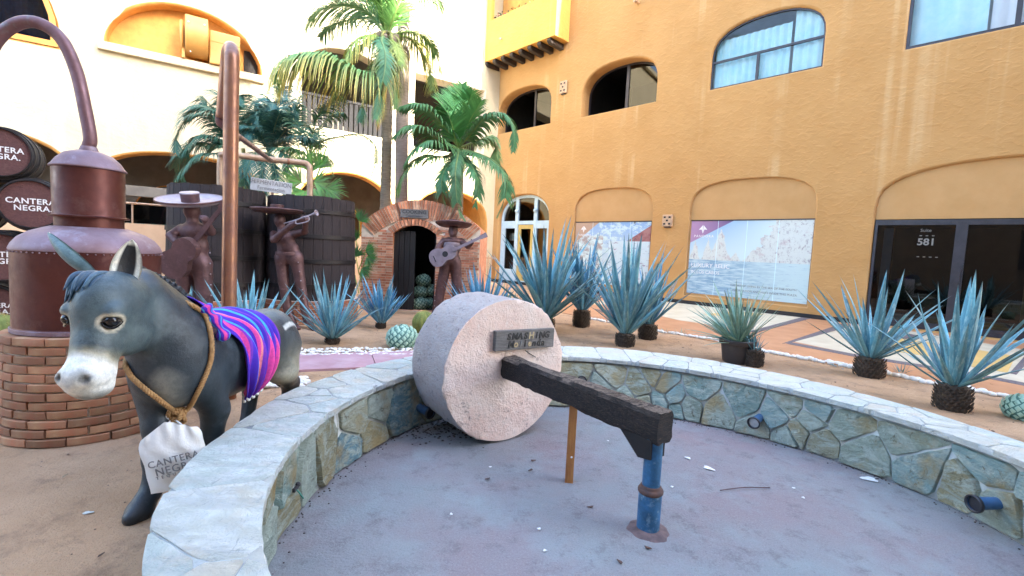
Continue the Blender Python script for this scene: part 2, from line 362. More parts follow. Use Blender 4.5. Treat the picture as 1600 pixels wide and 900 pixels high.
def serape():
    n = NB('striped_serape_cloth'); u = n.t.nodes.new('ShaderNodeUVMap'); sx = n.t.nodes.new('ShaderNodeSeparateXYZ'); n.L(u.outputs[0], sx.inputs[0])
    cr = n.t.nodes.new('ShaderNodeValToRGB'); cr.color_ramp.interpolation = 'CONSTANT'; e = cr.color_ramp.elements
    B = (.05,.012,.42); P = (.72,.05,.30); C = (.04,.36,.72); V = (.16,.02,.40); O = (.80,.22,.25)
    seq = [B,B,P,P,V,B,B,C,B,B,P,O,V,B,B,C,B,V,P,P,B,B,C,B,V,P,O,B,B,B,V]
    while len(e) < len(seq): e.new(.5)
    for i, c in enumerate(seq): e[i].position = i/len(seq); e[i].color = (*c, 1)
    n.L(sx.outputs[0], cr.inputs[0]); n.col(n.mix(n.ramp(n.noise(60, 4), .4, .7, 0, .3), cr.outputs[0], (.04, .02, .12))).rough(.8); n.bump(n.noise(150, 2, .5, (1,1,3)), .3, .003)
    return n.m
M['serape'] = serape()
def leafmat(name, c1, c2, tip=None, rough=.5, vc=False, sc=6):
    n = NB(name); c = n.mix(n.ramp(n.noise(sc, 5, .6), .35, .65), lin(c1), lin(c2))
    c = n.mix(n.ramp(n.rnd(), 0, 1, 0, .75), c, tuple(x*.38 for x in lin(c2))) if name != 'palm_frond' else c
    if 'agave' in name: c = n.mix(n.ramp(n.noise(5, 7, .8, (9, 9, 1.4)), .50, .64, 0, .6), c, (.46, .60, .58)); c = n.mix(n.ramp(n.noise(4, 5, .7, (1, 1, 6)), .58, .7, 0, .5), c, tuple(x*.5 for x in lin(c2)))
    if vc: c = n.mix(1., c, n.vcol(), 'MULTIPLY')
    n.col(c).rough(rough, 0, .35); n.b.inputs['Subsurface Weight'].default_value = 0
    n.bump(n.noise(30, 4), .15, .005); return n.m
M['agave'] = leafmat('blue_agave_leaf', (.17, .42, .50), (.10, .29, .37), vc=True)
M['agave_g'] = leafmat('green_agave_leaf', (.27, .45, .34), (.20, .35, .27), vc=True)
M['agave_b'] = leafmat('bright_blue_agave_leaf', (.12, .39, .58), (.07, .27, .46), vc=True)
M['frond'] = leafmat('palm_frond', (1, 1, 1), (.75, .8, .75), vc=True)
M['stem'] = simple('frond_stalk', (.32, .34, .10), (.24, .24, .08), 8, .6)
M['trunk_grey'] = simple('grey_palm_bark', (.40, .34, .31), (.28, .235, .215), 6, .95, stretch=(1,1,8), bump=.8, bdist=.03)
M['trunk_ring'] = simple('ringed_palm_bark', (.34, .29, .22), (.20, .165, .12), 5, .95, stretch=(1,1,12), bump=1, bdist=.05)
M['pine'] = simple('cut_agave_scale', (.075, .055, .040), (.035, .026, .02), 20, .9, bump=.6)
M['pina'] = simple('mint_painted_pina', (.42, .62, .50), (.30, .50, .40), 12, .8, bump=.6)
M['pina_dark'] = simple('dark_pina_fibre', (.10, .24, .19), (.07, .17, .14), 12, .8, bump=.6)  # deep green core colour seen between the mint scales
M['cactus'] = simple('golden_cactus_skin', (.22, .24, .06), (.13, .16, .04), 10, .9, bump=.8)
M['terra_lamp'] = simple('carved_stone_lamp', (.60, .42, .27), (.42, .28, .18), 24, .9, bump=.8)
M['duct'] = simple('orange_duct_metal', (.66, .36, .10), (.58, .30, .08), 3, .5, bump=.1)
# ================================================================== SETTING
WC = Vector((.9, 2.9, 0))
FO = [2.6049,-.0046,.1289,-.0162,.0099,.0012,-.0612]; FI = [2.1803,.039,-.0348,-.0139,-.0357,.04,-.0392]; FB = [2.197,.0294,-.2105,-.0233,-.0448,.039,.0019]
def four(s, a): return s[0]+sum(s[2*k-1]*math.cos(k*a)+s[2*k]*math.sin(k*a) for k in (1,2,3))
r_out = lambda a: four(FO, a)-.06*math.exp(-((((a-3.2+PI)%(2*PI))-PI)/.22)**2)-.10*math.exp(-((((a-3.75+PI)%(2*PI))-PI)/.45)**2); r_in = lambda a: four(FI, a); r_bot = lambda a: four(FB, a)
RIM = .50
def wp(a, r, z): return Vector((WC.x+r*math.cos(a), WC.y+r*math.sin(a), z))
# soil sheet, round hole under the well
NA = 160; mb = MB(); rr = [2.3, 2.62, 2.75, 2.95, 3.2, 3.5, 3.9, 4.3, 4.8, 5.3, 6, 7, 8, 9.5, 12, 16, 24, 50, 150, 400]
vs = []
for i, r in enumerate(rr):
    for k in range(NA):
        p = wp(2*PI*k/NA, r, GZ)
        if 2.7 < r < 13: p.z += .012*noise.noise(p*1.7)+.006*noise.noise(p*6)
        vs.append(p)
mb.add(vs, [(i*NA+k, (i+1)*NA+k, (i+1)*NA+(k+1)%NA, i*NA+(k+1)%NA) for i in range(len(rr)-1) for k in range(NA)])
mb.obj('ground', M['soil'], smooth=True)['kind'] = 'structure'
mb = MB(); vs = [Vector((WC.x, WC.y, 0))]; rr = [.25*i for i in range(1, 10)]
for r in rr:
    for k in range(96):
        p = wp(2*PI*k/96, r, 0); p.z = .006*noise.noise(p*1.3); vs.append(p)
fs = [(0, 1+k, 1+(k+1)%96) for k in range(96)]+[(1+i*96+k, 1+(i+1)*96+k, 1+(i+1)*96+(k+1)%96, 1+i*96+(k+1)%96) for i in range(len(rr)-1) for k in range(96)]
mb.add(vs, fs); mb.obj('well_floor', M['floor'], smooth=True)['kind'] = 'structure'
def sheet(name, pts, m, z, parent=None, th=.05):
    mb = MB(); n = len(pts); mb.add([(p[0], p[1], z) for p in pts]+[(p[0], p[1], z-th) for p in pts], [tuple(range(n))]+[(i, i+n, (i+1)%n+n, (i+1)%n) for i in range(n)])
    me = mb.mesh(name, m); bm = bmesh.new(); bm.from_mesh(me); bmesh.ops.recalc_face_normals(bm, faces=bm.faces); bm.to_mesh(me); bm.free()
    return link(name, me, parent)
# purple concrete walk on the left, cast in slabs
def walkline(t, s):                           # t along, s across
    a, b = G(455, 557), G(645, 551); c, d = G(455, 590), G(560, 586)
    u = (b-a).normalized(); v = Vector((-u.y, u.x, 0)); return a+u*t-v*s
pa = thing('garden_path', (-2.5, 5.5, GZ), 'purple concrete garden path between the white pebble rows behind the donkey', 'path'); pa['kind'] = 'structure'; del pa['category']
edges = [-9, -6.6, -4.6, -2.6, -.7, 1.03, 1.9]
for i in range(len(edges)-1):
    sheet('slab', [walkline(edges[i]+.006, 0), walkline(edges[i+1]-.006, 0), walkline(edges[i+1]-.006, .86), walkline(edges[i]+.006, .86)], M['path'], GZ+.03, pa)
# plaza paving along the orange building
PB = [G(x, y) for x, y in ((905,494),(1016,515),(1116,531),(1194,549),(1288,565),(1389,583),(1454,598),(1512,607),(1600,625))]
p0, p1 = PB[0], PB[-1]; pu = (p1-p0).normalized(); pv = Vector((-pu.y, pu.x, 0))
if pv.y < 0: pv = -pv
plz = thing('plaza_floor', (p0.x, p0.y, GZ), 'terracotta plaza paving with cream and yellow panels and dark pebble bands', 'floor'); plz['kind'] = 'structure'; del plz['category']
PW = lambda t, s: p0+pu*t+pv*s
sheet('terracotta_bed', [PW(-1.5,-.02), PW(16,-.02), PW(16, 14), PW(2, 16), PW(-8, 18), PW(-6, 6)], M['terracotta'], GZ+.012, plz)
L_ = (p1-p0).length
def quad(pts, m, z, name): sheet(name, [G(x, y) for x, y in pts], m, GZ+z, plz, .01)
quad([(1228,538),(1236,536),(1330,553.5),(1509,582),(1640,607),(1640,612),(1509,586),(1330,557.5)], M['pebble_grey'], .016, 'pebble_band')
quad([(1222,538),(1242,535),(1328,511),(1314,507)], M['pebble_grey'], .018, 'pebble_band')
quad([(1242,535),(1330,511),(1350,507),(1640,554),(1640,607),(1509,582),(1330,553.5)], M['slab_cream'], .017, 'cream_panel')
quad([(1379,548),(1393,528),(1462,538),(1478,562)], M['slab_yellow'], .022, 'yellow_panel')
quad([(1505,572),(1526,548),(1587,558),(1574,584)], M['slab_yellow'], .0225, 'yellow_panel')
quad([(1577,585),(1588,587),(1612,561),(1600,559)], M['pebble_grey'], .024, 'pebble_band')
quad([(1393,527),(1420,523),(1436,526),(1415,531)], M['pebble_grey'], .026, 'pebble_band')
quad([(990,485),(1000,471),(1060,467),(1140,477),(1264,495),(1178,518),(1060,501)], M['slab_cream'], .016, 'cream_panel')
quad([(1170,519),(1184,520),(1272,497),(1262,494)], M['pebble_grey'], .019, 'pebble_band')
quad([(930,484),(972,487),(985,497),(940,489)], M['pebble_grey'], .019, 'pebble_band')
quad([(1100,492),(1150,497),(1195,492),(1150,487)], M['slab_yellow'], .019, 'yellow_panel')
quad([(925,476),(985,478),(1000,470),(950,468)], M['slab_cream'], .019, 'cream_panel')
for k in range(24):                           # joints between terracotta tiles of the front band: proud tiles
    a = .12+k*.55
    if a < L_+1: sheet('paving_tile', [PW(a+.01,.0), PW(a+.54,.0), PW(a+.54,.30), PW(a+.01,.30)], M['terracotta'], GZ+.0155, plz, .01)
# ------------------------------------------------------------------ walls with openings
def arch_outline(u0, u1, v0, vs, vt, n=2.3, seg=18, grow=0.0):
    u0 -= grow; u1 += grow; v0 -= grow; vt += grow; c = (u0+u1)/2; a = (u1-u0)/2; pts = [(u0, v0), (u1, v0)]
    if vt <= vs+1e-6 or n is None: return pts+[(u1, vt), (u0, vt)]
    for k in range(seg+1):
        t = PI*k/seg; x, y = math.cos(t), math.sin(t)
        x = math.copysign(abs(x)**(2/n), x); y = abs(y)**(2/n); pts.append((c+a*x, vs+(vt-vs)*y))
    return pts
def wall(name, F, outer, holes, m, parent, w=0.0):
    loops = [outer]+holes; vs = [F.P(u, v, w) for lp in loops for u, v in lp]
    tri = tessellate_polygon([[Vector((u, v, 0)) for u, v in lp] for lp in loops])
    mb = MB(); mb.add(vs, tri); me = mb.mesh(name, m); bm = bmesh.new(); bm.from_mesh(me)
    for f in bm.faces:
        f.normal_update()
        if f.normal.dot(F.n) < 0: f.normal_flip()
    bm.to_mesh(me); bm.free(); return link(name, me, parent)
def reveal(name, F, pts, depth, m, parent, soft=.05, w=0.0, bottom=True):
    cu = sum(p[0] for p in pts)/len(pts); cv = sum(p[1] for p in pts)/len(pts); n = len(pts); mb = MB(); vs = []
    big = [(u+math.copysign(soft, u-cu)*(abs(u-cu) > 1e-3), v+math.copysign(soft, v-cv)) for u, v in pts]
    rings = [(big, w), ([((a[0]*.35+b[0]*.65), (a[1]*.35+b[1]*.65)) for a, b in zip(big, pts)], w-soft*.35), (pts, w-soft), (pts, w-depth)]
    for P_, ww in rings: vs += [F.P(u, v, ww) for u, v in P_]
    fs = [(i*n+k, i*n+(k+1)%n, (i+1)*n+(k+1)%n, (i+1)*n+k) for i in range(3) for k in range(n)]
    mb.add(vs, fs); me = mb.mesh(name, m, True); me.set_sharp_from_angle(angle=R(50)); return big, link(name, me, parent)
def panel(name, F, pts, w, m, parent):
    return wall(name, F, pts, [], m, parent, w)
def ringframe(name, F, pts, t, w0, w1, m, parent):   # a frame following an outline, thickness t inwards
    cu = sum(p[0] for p in pts)/len(pts); cv = sum(p[1] for p in pts)/len(pts); n = len(pts)
    a = (max(p[0] for p in pts)-min(p[0] for p in pts))/2; b = (max(p[1] for p in pts)-min(p[1] for p in pts))/2
    um = (max(p[0] for p in pts)+min(p[0] for p in pts))/2; vm = (max(p[1] for p in pts)+min(p[1] for p in pts))/2
    inn = [(um+(u-um)*(1-t/a), vm+(v-vm)*(1-t/b)) for u, v in pts]; mb = MB(); vs = []
    for P_, ww in ((pts, w0), (pts, w1), (inn, w1), (inn, w0)): vs += [F.P(u, v, ww) for u, v in P_]
    fs = [(i*n+k, i*n+(k+1)%n, ((i+1)%4)*n+(k+1)%n, ((i+1)%4)*n+k) for i in range(4) for k in range(n)]
    mb.add(vs, fs); return mb.obj(name, m, parent)
TOPZ = 16.5
# ================================================================== ORANGE BUILDING
ob = thing('orange_building', FR.P(10, 0), 'orange stuccoed building with arched windows, corner balcony and dark shop front', 'building')
holes = []
W1 = arch_outline(.0, 3.45, 7.38, 8.3, 9.28, 2.4); W2 = arch_outline(5.16, 8.6, 7.35, 8.15, 9.22, 2.4)
W3 = arch_outline(10.58, 13.85, 7.35, 8.35, 9.33, 2.4); W4 = arch_outline(15.71, 21.5, 7.33, 11.2, 11.2, None)
D1 = arch_outline(.35, 3.68, .10, 3.1, 4.32, 2.3); A2 = arch_outline(5.14, 8.8, .38, 3.35, 4.30, 2.8); A3 = arch_outline(10.24, 14.05, .38, 3.35, 4.30, 2.8)
A4 = arch_outline(15.45, 21.3, .12, 3.25, 4.36, 2.6)
for pts, dep in ((W1,.6),(W2,.62),(W3,.16),(W4,.14),(D1,.35),(A2,.10),(A3,.10),(A4,.16)):
    big, _ = reveal('window_reveal' if pts not in (D1, A2, A3, A4) else 'arch_reveal', FR, pts, dep, M['orange'] if dep > .12 else M['orange_flat'], ob, .05 if dep > .12 else .025); holes.append(big)
outer = [(-.3, .0), (26, 0), (26, TOPZ), (-.3, TOPZ)]
wall('wall', FR, outer, holes, M['orange'], ob)
mb = MB(); mb.fbox(FR, -.3, 26, TOPZ, TOPZ+.3, -12, .25); mb.fbox(FR, 25.7, 26, 0, TOPZ, -12, -.01); mb.fbox(FR, -.3, 26, 0, TOPZ, -12.3, -12); mb.obj('roof_and_end_walls', M['orange_flat'], ob)
mb = MB(); mb.fbox(FR, -.1, 15.43, GZ-.05, .20, .0, .012); mb.obj('black_skirting', M['dark'], ob)
def room(F, u0, u1, v0, v1, w0, dep, m, parent, name='room'):
    mb = MB(); vs = [F.P(u, v, w_) for w_ in (w0, w0-dep) for u, v in ((u0,v0),(u1,v0),(u1,v1),(u0,v1))]
    mb.add(vs, [(4,5,6,7),(0,1,5,4),(1,2,6,5),(2,3,7,6),(3,0,4,7)]); return mb.obj(name, m, parent)
def window(F, pts, w, parent, bars, glassm='glass_dark', fm='frame_dark', t=.07, half=None):
    fr = ringframe('window', F, pts, t, w-.03, w+.04, M[fm], parent)
    for b in bars:
        mb = MB(); mb.fbox(F, *b, w-.025, w+.035); mb.obj('mullion', M[fm], fr)
    panel('pane', F, pts if half is None else [(half, pts[0][1]), (pts[1][0], pts[1][1])]+[p for p in pts[2:] if p[0] > half]+[(half, top_at(pts, half))], w, M[glassm], fr); return fr
def top_at(pts, u):
    best = None
    for i in range(2, len(pts)-1):
        a, b = pts[i], pts[i+1]
        if (a[0]-u)*(b[0]-u) <= 0 and a[0] != b[0]: best = a[1]+(b[1]-a[1])*(u-a[0])/(b[0]-a[0])
    return best or pts[2][1]
window(FR, W1, -.55, ob, [(1.95, 2.06, 7.4, top_at(W1, 2)-.03)], half=2); room(FR, -.2, 3.9, 7.2, 9.8, -.61, 3.5, M['dark'], ob)
window(FR, W2, -.56, ob, [(6.95, 7.08, 7.36, top_at(W2, 7)-.03)], half=7); room(FR, 4.9, 8.9, 7.2, 9.7, -.63, 3.5, M['dark'], ob)
window(FR, W3, -.12, ob, [(10.6, 13.8, 8.19, 8.26), (12.0, 12.08, 7.36, 8.2)], 'glass_clear', 'frame_dark', .045); room(FR, 10.3, 14.2, 7.2, 9.8, -.2, 3, M['cream'], ob)
window(FR, W4, -.1, ob, [(17.66, 17.76, 7.35, 11.1), (19.7, 19.8, 7.35, 11.1)], 'glass_clear'); room(FR, 15.4, 21.8, 7.1, 11.5, -.2, 3, M['cream'], ob)
def curtain(F, u0, u1, v0, v1, w, m, parent, amp=.035, per=.23):
    mb = MB(); n = int((u1-u0)/.03); vs = []
    for k in range(n+1):
        u = u0+(u1-u0)*k/n; a = amp*math.sin(2*PI*u/per+1.3*math.sin(u*2.1))
        vs += [F.P(u, v0, w+a*1.4), F.P(u, v1, w+a*.6)]
    mb.add(vs, [(2*k, 2*k+2, 2*k+3, 2*k+1) for k in range(n)]); return mb.obj('curtain', m, parent, True)
curtain(FR, 10.62, 12.9, 7.37, 8.98, -.30, M['curtain'], ob); curtain(FR, 12.98, 13.9, 7.37, 9.4, -.26, M['curtain'], ob)
curtain(FR, 15.75, 17.2, 7.3, 11.3, -.27, M['curtain'], ob, .04, .5); curtain(FR, 17.25, 19.0, 7.3, 11.3, -.33, M['curtain_w'], ob, .03, .4)
# recessed infill panels and posters
for pts, nm in ((A2, 'a'), (A3, 'b')):
    panel('infill_panel', FR, pts, -.09, M['orange_flat'], ob)
# balcony with corbels
bal = MB(); u0, u1, zb, zr, zt, bw = -.30, 4.28, 10.62, 12.42, TOPZ-.4, .88
bal.fbox(FR, u0, u1, zb, zr, bw-.22, bw); bal.fbox(FR, u0, u1, zb, zb+.25, .0, bw-.22); bal.fbox(FR, u1-.22, u1, zb+.25, TOPZ-.6, .0, bw-.225); bal.fbox(FR, u0, u0+.2, zb+.25, TOPZ-.6, .0, bw-.225)
bal.fbox(FR, u0, u0+.42, zr, TOPZ-.6, bw-.225, bw-.001); bal.fbox(FR, u1-1.02, u1, zr, TOPZ-.6, bw-.225, bw-.001); bal.fbox(FR, u0, u1, TOPZ-.6, TOPZ-.2, .0, bw)
bo = bal.obj('balcony', M['yellow'], ob)
for k in range(8):
    uu = -.12+k*.575; mb = MB()
    a = [(uu-.1, 10.615), (uu+.1, 10.615)]
    vs = [FR.P(u, v, w_) for u in (uu-.11, uu+.11) for v, w_ in ((10.615, 0), (10.615, bw-.04), (10.50, bw-.02), (10.40, bw-.14), (10.36, .0))]
    mb.add(vs, [(0,1,2,3,4), (9,8,7,6,5), (0,5,6,1), (1,6,7,2), (2,7,8,3), (3,8,9,4)]); me = mb.mesh('corbel_beam', M['corbel'])
    link('corbel_beam', bevelled(me, .02, 1), bo)
mb = MB(); mb.fbox(FR, u0+.25, u1-.3, zr-.02, zr+.06, bw-.55, bw-.3); planter = mb.obj('planter_ledge', M['terracotta'], bo)
mb = MB()
for k in range(260):
    u = rng.uniform(.0, 3.6); p = FR.P(u, zr+.05+abs(rng.gauss(0, .13)), rng.uniform(.35, .7)); c = rng.choice([(.05,.09,.03)]*5+[(.55,.08,.2), (.7,.65,.55), (.4,.06,.1)])
    q = Matrix.Rotation(rng.uniform(0, 6), 3, Vector((rng.uniform(-1,1), rng.uniform(-1,1), rng.uniform(-1,1))).normalized()); s_ = rng.uniform(.04, .09)
    mb.add([p+q@Vector(v)*s_ for v in ((-1,0,0),(0,-.5,0),(1,0,0),(0,.5,0))], [(0,1,2,3)], c)
fl = tag(mb.obj('balcony_flowers', M['frond'], None, cols=True), 'low pink and white flowers growing along the balcony rail', 'flowers', kind='stuff')
panel('balcony_back_wall', FR, [(.0, 12.0), (4.0, 12.0), (4.0, 16), (.0, 16)], .012, M['orange_trim'], ob)
mb = MB(); mb.fbox(FR, 2.2, 3.3, 12.3, 15.2, .013, .05); mb.obj('balcony_door', M['dim'], ob)
# little roof drain spouts
for u, v, w_ in ((3.9, 12.6, 0), (7.6, 11.15, 0)):
    mb = MB(); mb.tube([FR.P(u, v, w_), FR.P(u, v-.03, w_+.28)], .06, 8); mb.obj('drain_spout', M['terra_lamp'], ob)
mb = MB(); mb.tube([FR.P(1.0, 11.35, bw), FR.P(1.0, 11.33, bw+.16)], .045, 8); mb.obj('drain_spout', M['terra_lamp'], bo)
# corner door, pale blue frame
dr = ringframe('corner_door', FR, D1, .13, -.33, -.22, M['frame_blue'], ob)
for b in ((1.32, 1.52, .1, 4.2), (2.55, 2.75, .1, 4.2), (.4, 3.6, 2.93, 3.1), (.48, .62, .1, 2.93), (3.42, 3.56, .1, 2.93), (.62, 1.32, .1, .75), (2.75, 3.42, .1, .75), (.62, 1.32, 2.75, 2.93), (2.75, 3.42, 2.75, 2.93)):
    mb = MB(); mb.fbox(FR, *b, -.31, -.235+.01*(b[1]-b[0] < .3)); mb.obj('rail', M['frame_blue'], dr)
for b in ((1.54, 1.70, .12, 2.91), (2.37, 2.53, .12, 2.91), (1.70, 2.37, 2.72, 2.91), (1.70, 2.37, .12, .8)):
    mb = MB(); mb.fbox(FR, *b, -.32, -.25); mb.obj('door_leaf', M['mustard'], dr)
for u in (1.42, 2.65):
    mb = MB(); mb.ball(FR.P(u, 3.85-.28, -.21), .1, 10, 6); mb.obj('finial', M['frame_blue'], dr, True)
panel('pane', FR, D1, -.30, M['glass_dark'], dr); room(FR, .2, 3.9, .05, 4.5, -.36, 4, M['dim'], ob)
mb = MB()
for u, ww in ((.75, .5), (2.0, .5)): 
    mb.box(FR.P(u+.3, 1.0, -.8), (.55, .5, .9), Matrix.Rotation(.6, 3, 'Z'))
bc = mb.obj('blue_fabric_stack', M['bluecloth'], None); bevelled(bc.data, .1, 2); tag(bc, 'bright blue fabric goods displayed low behind the pale blue corner door', 'fabric')
# shop front
sf = ringframe('shop_front', FR, arch_outline(15.47, 21.28, .13, 2.93, 2.93, None), .06, -.14, -.04, M['frame_dark'], ob)
panel('infill_panel', FR, [(p[0], max(p[1], 2.95)) for p in A4], -.085, M['orange_flat'], ob)
for b in ((15.52, 21.25, 2.80, 2.90), (17.08, 17.30, .15, 2.85), (18.95, 19.07, .15, 2.85), (15.52, 17.1, .15, .30), (17.3, 18.95, .15, .30), (19.07, 21.2, .15, .30)):
    mb = MB(); mb.fbox(FR, *b, -.13, -.045); mb.obj('door_stile', M['frame_dark'], sf)
panel('pane', FR, arch_outline(15.5, 21.25, .15, 2.9, 2.9, None), -.10, M['glass_dark'], sf)
room(FR, 15.4, 21.4, .08, 3.0, -.2, 4, M['dark'], ob)
mb = MB(); mb.fbox(FR, 15.5, 21.3, .081, .09, -4, -.2); mb.obj('shop_floor', M['slab_cream'], ob)
mb = MB(); mb.fbox(FR, 15.66, 15.86, .3, 2.72, -.22, -.18); mb.obj('white_display_strip', M['frame_blue'], ob)
mb = MB(); mb.fbox(FR, 18.4, 18.9, .4, 2.7, -2.2, -2.1); mb.fbox(FR, 19.3, 20.5, .4, 2.75, -2.2, -2.1); mb.obj('display_board', M['mustard'], ob)
mb = MB(); mb.fbox(FR, 17.12, 17.26, 1.35, 1.75, -.04, .0); mb.obj('lock_plate', M['frame_dark'], sf)
# ------------------------------------------------------------------ lettering
def text(s, size, o, xd, yd, m, parent, name='lettering', depth=.002, align='CENTER', space=1.0, bold=0.0, shear=0.0, wx=1.0):
    cu = bpy.data.curves.new('t', 'FONT'); cu.body = s; cu.size = size; cu.align_x = align; cu.align_y = 'CENTER'; cu.extrude = depth; cu.space_character = space; cu.offset = bold; cu.shear = shear; cu.resolution_u = 3
    t = bpy.data.objects.new('t', cu); COL.objects.link(t); dg = bpy.context.evaluated_depsgraph_get(); me = bpy.data.meshes.new_from_object(t.evaluated_get(dg)); bpy.data.objects.remove(t); bpy.data.curves.remove(cu)
    xd = Vector(xd).normalized(); yd = Vector(yd).normalized(); nz = xd.cross(yd)
    mt = Matrix(((xd.x*wx, yd.x, nz.x, o[0]), (xd.y*wx, yd.y, nz.y, o[1]), (xd.z*wx, yd.z, nz.z, o[2]), (0,0,0,1))); me.transform(mt)
    me.materials.clear(); me.materials.append(m); me.name = name; return link(name, me, parent)
ZD = Vector((0,0,1)); M['stencil'] = simple('faint_white_window_lettering', (.22, .22, .21), (.15, .15, .15), 20, .7, bump=0)
text('581', .24, FR.P(16.55, 2.36, -.094), FR.d, ZD, M['stencil'], sf, bold=.006); text('Suite', .11, FR.P(16.52, 2.66, -.094), FR.d, ZD, M['stencil'], sf); text('- - -', .2, FR.P(16.55, 2.54, -.094), FR.d, ZD, M['stencil'], sf); text('- - - -', .2, FR.P(16.6, 2.0, -.094), FR.d, ZD, M['stencil'], sf)
# ------------------------------------------------------------------ posters in the blind arches
def poster_mat(kind):
    n = NB('printed_'+kind); uvn = n.t.nodes.new('ShaderNodeUVMap'); n.co = uvn.outputs[0]; sx = n.t.nodes.new('ShaderNodeSeparateXYZ'); n.L(n.co, sx.inputs[0]); U, V = sx.outputs[0], sx.outputs[1]
    if kind == 'sea_poster':
        c = n.mix(n.ramp(V, .5, 1.), (.62, .80, .84), (.30, .52, .82))
        c = n.mix(n.ramp(n.math('ADD', U, n.math('MULTIPLY', V, -.3)), .0, .5), c, (.68, .84, .86))
        sea = n.mix(n.ramp(n.noise(7, 8, .7, (1, 5, 1)), .42, .62), (.22, .40, .58), (.62, .80, .86)); sea = n.mix(n.ramp(U, .3, .9), sea, (.58, .76, .80)); sea = n.mix(n.ramp(n.noise(9, 8, .75, (1, 7, 1)), .56, .64, 0, .6), sea, (.16, .30, .52))
        c = n.mix(n.ramp(V, .475, .485, 1, 0), c, sea)
        def rock(u0, w_, h):  # a stack standing on the horizon
            e = n.math('SUBTRACT', 1.0, n.math('DIVIDE', n.math('ABSOLUTE', n.math('SUBTRACT', U, u0), 0), w_))
            e = n.math('ADD', n.math('MULTIPLY', e, h), n.math('MULTIPLY', n.math('SUBTRACT', n.noise(9, 6, .62), .5), h*.9))
            hgt = n.math('SUBTRACT', V, .47); return n.math('MULTIPLY', n.ramp(n.math('SUBTRACT', e, hgt), .0, .012), n.ramp(V, .47, .475))
        rc = n.mix(n.ramp(n.noise(16, 8, .85, (2.2, .9, 1), .6), .36, .47), (.20, .15, .22), (.70, .76, .74)); rc = n.mix(n.ramp(n.noise(9, 4), .58, .66, 0, .5), rc, (.55, .42, .45))
        for a in ((.05, .05, .26), (.17, .05, .32), (.28, .10, .42), (.42, .05, .12), (.57, .10, .16), (.92, .36, 1.1)): c = n.mix(rock(*a), c, rc)
        c = n.mix(n.ramp(n.math('SUBTRACT', V, n.math('MULTIPLY', U, .78)), .70, .702), c, n.mix(n.ramp(U, 0, .35), (.50, .30, .50), (.20, .12, .30)))
    else:
        c = n.mix(n.ramp(V, .4, 1.), (.55, .72, .82), (.26, .46, .80)); c = n.mix(n.ramp(n.noise(6, 7, .8, (1, 1.4, 1)), .50, .54), c, (.60, .80, .84))
        hill = n.math('SUBTRACT', n.math('SUBTRACT', V, .72), n.math('MULTIPLY', n.math('SUBTRACT', U, .74), .85)); c = n.mix(n.math('MULTIPLY', n.ramp(hill, .0, .005, 1, 0), n.ramp(U, .72, .725)), c, n.mix(n.ramp(n.noise(12), .4, .6), (.30, .10, .12), (.40, .20, .20)))
        c = n.mix(n.math('MULTIPLY', n.ramp(V, .70, .705, 1, 0), n.ramp(U, .48, .485)), c, n.mix(n.ramp(n.noise(9, 6, .8, (1, 2.2, 1)), .38, .44), (.26, .18, .32), (.60, .76, .84)))
        c = n.mix(n.math('MULTIPLY', n.ramp(V, .78, .785, 1, 0), n.ramp(U, .40, .405, 1, 0)), c, n.mix(n.ramp(n.noise(9, 5, .7), .42, .56), (.40, .34, .34), (.66, .84, .88)))
        c = n.mix(n.ramp(n.math('ADD', n.math('MULTIPLY', U, -1.), n.math('MULTIPLY', V, 1.)), .66, .663), c, (.52, .36, .27))
        c = n.mix(n.ramp(n.noise(7, 4, .6, (1, 1, 1), .4), .66, .68, 0, .8), c, (.08, .07, .10))
    n.col(n.mix(1., c, (.80, .80, .80), 'MULTIPLY')).rough(.35); return n.m
def poster(u0, u1, v0, v1, kind, label):
    p = thing('poster', FR.P((u0+u1)/2, v0, -.08), label, 'poster')
    mb = MB(); mb.fbox(FR, u0, u1, v0, v1, -.088, -.070); me = mb.mesh('print_sheet', poster_mat(kind)); uv = me.uv_layers.new(name='UVMap')
    for lp in me.loops:
        co = me.vertices[lp.vertex_index].co; e = co-FR.o; uv.data[lp.index].uv = ((e.dot(FR.d)-u0)/(u1-u0), (co.z-v0)/(v1-v0))
    link('print_sheet', me, p)
    for k in (1, 2, 3):
        mb = MB(); uu = u0+(u1-u0)*k/4; mb.fbox(FR, uu-.006, uu+.006, v0, v1, -.0705, -.0685); mb.obj('sheet_seam', M['curtain'], p)
    mb = MB(); mb.fbox(FR, u0-.02, u1+.02, v1, v1+.035, -.089, -.055); mb.obj('top_trim', M['frame_dark'], p)
    mb = MB()
    for s_ in (-1, 1): mb.add([FR.P(u0+.42+s_*.01, v1-.14, -.068), FR.P(u0+.42+s_*.15, v1-.30, -.068), FR.P(u0+.42+s_*.05, v1-.29, -.068), FR.P(u0+.42, v1-.43, -.068)], [(0,1,2,3)])
    mb.obj('emblem', M['paint_white'], p); text('PANDORA', .12, FR.P(u0+.46, v1-.52, -.068), FR.d, ZD, M['paint_white'], p, space=1.3)
    return p
p = poster(10.30, 14.02, .47, 2.97, 'sea_poster', 'wide poster of sea stacks and pale blue water, right of the wall lamp')
text('LUXURY RELIC', .20, FR.P(11.05, 1.45, -.068), FR.d, ZD, M['paint_white'], p); text('IN LOS CABOS', .15, FR.P(10.9, 1.22, -.068), FR.d, ZD, M['paint_white'], p)
text('THE ART OF LIVING BY THE SEA OF THE SOUTH', .09, FR.P(12.75, .86, -.068), FR.d, ZD, M['ink_grey'], p); text('INFORMATION AND VISITS INSIDE THIS PLAZA', .09, FR.P(12.8, .70, -.068), FR.d, ZD, M['ink_grey'], p)
poster(5.20, 8.74, .47, 2.97, 'village_poster', 'poster of white houses below a reddish hill, left of the wall lamp')
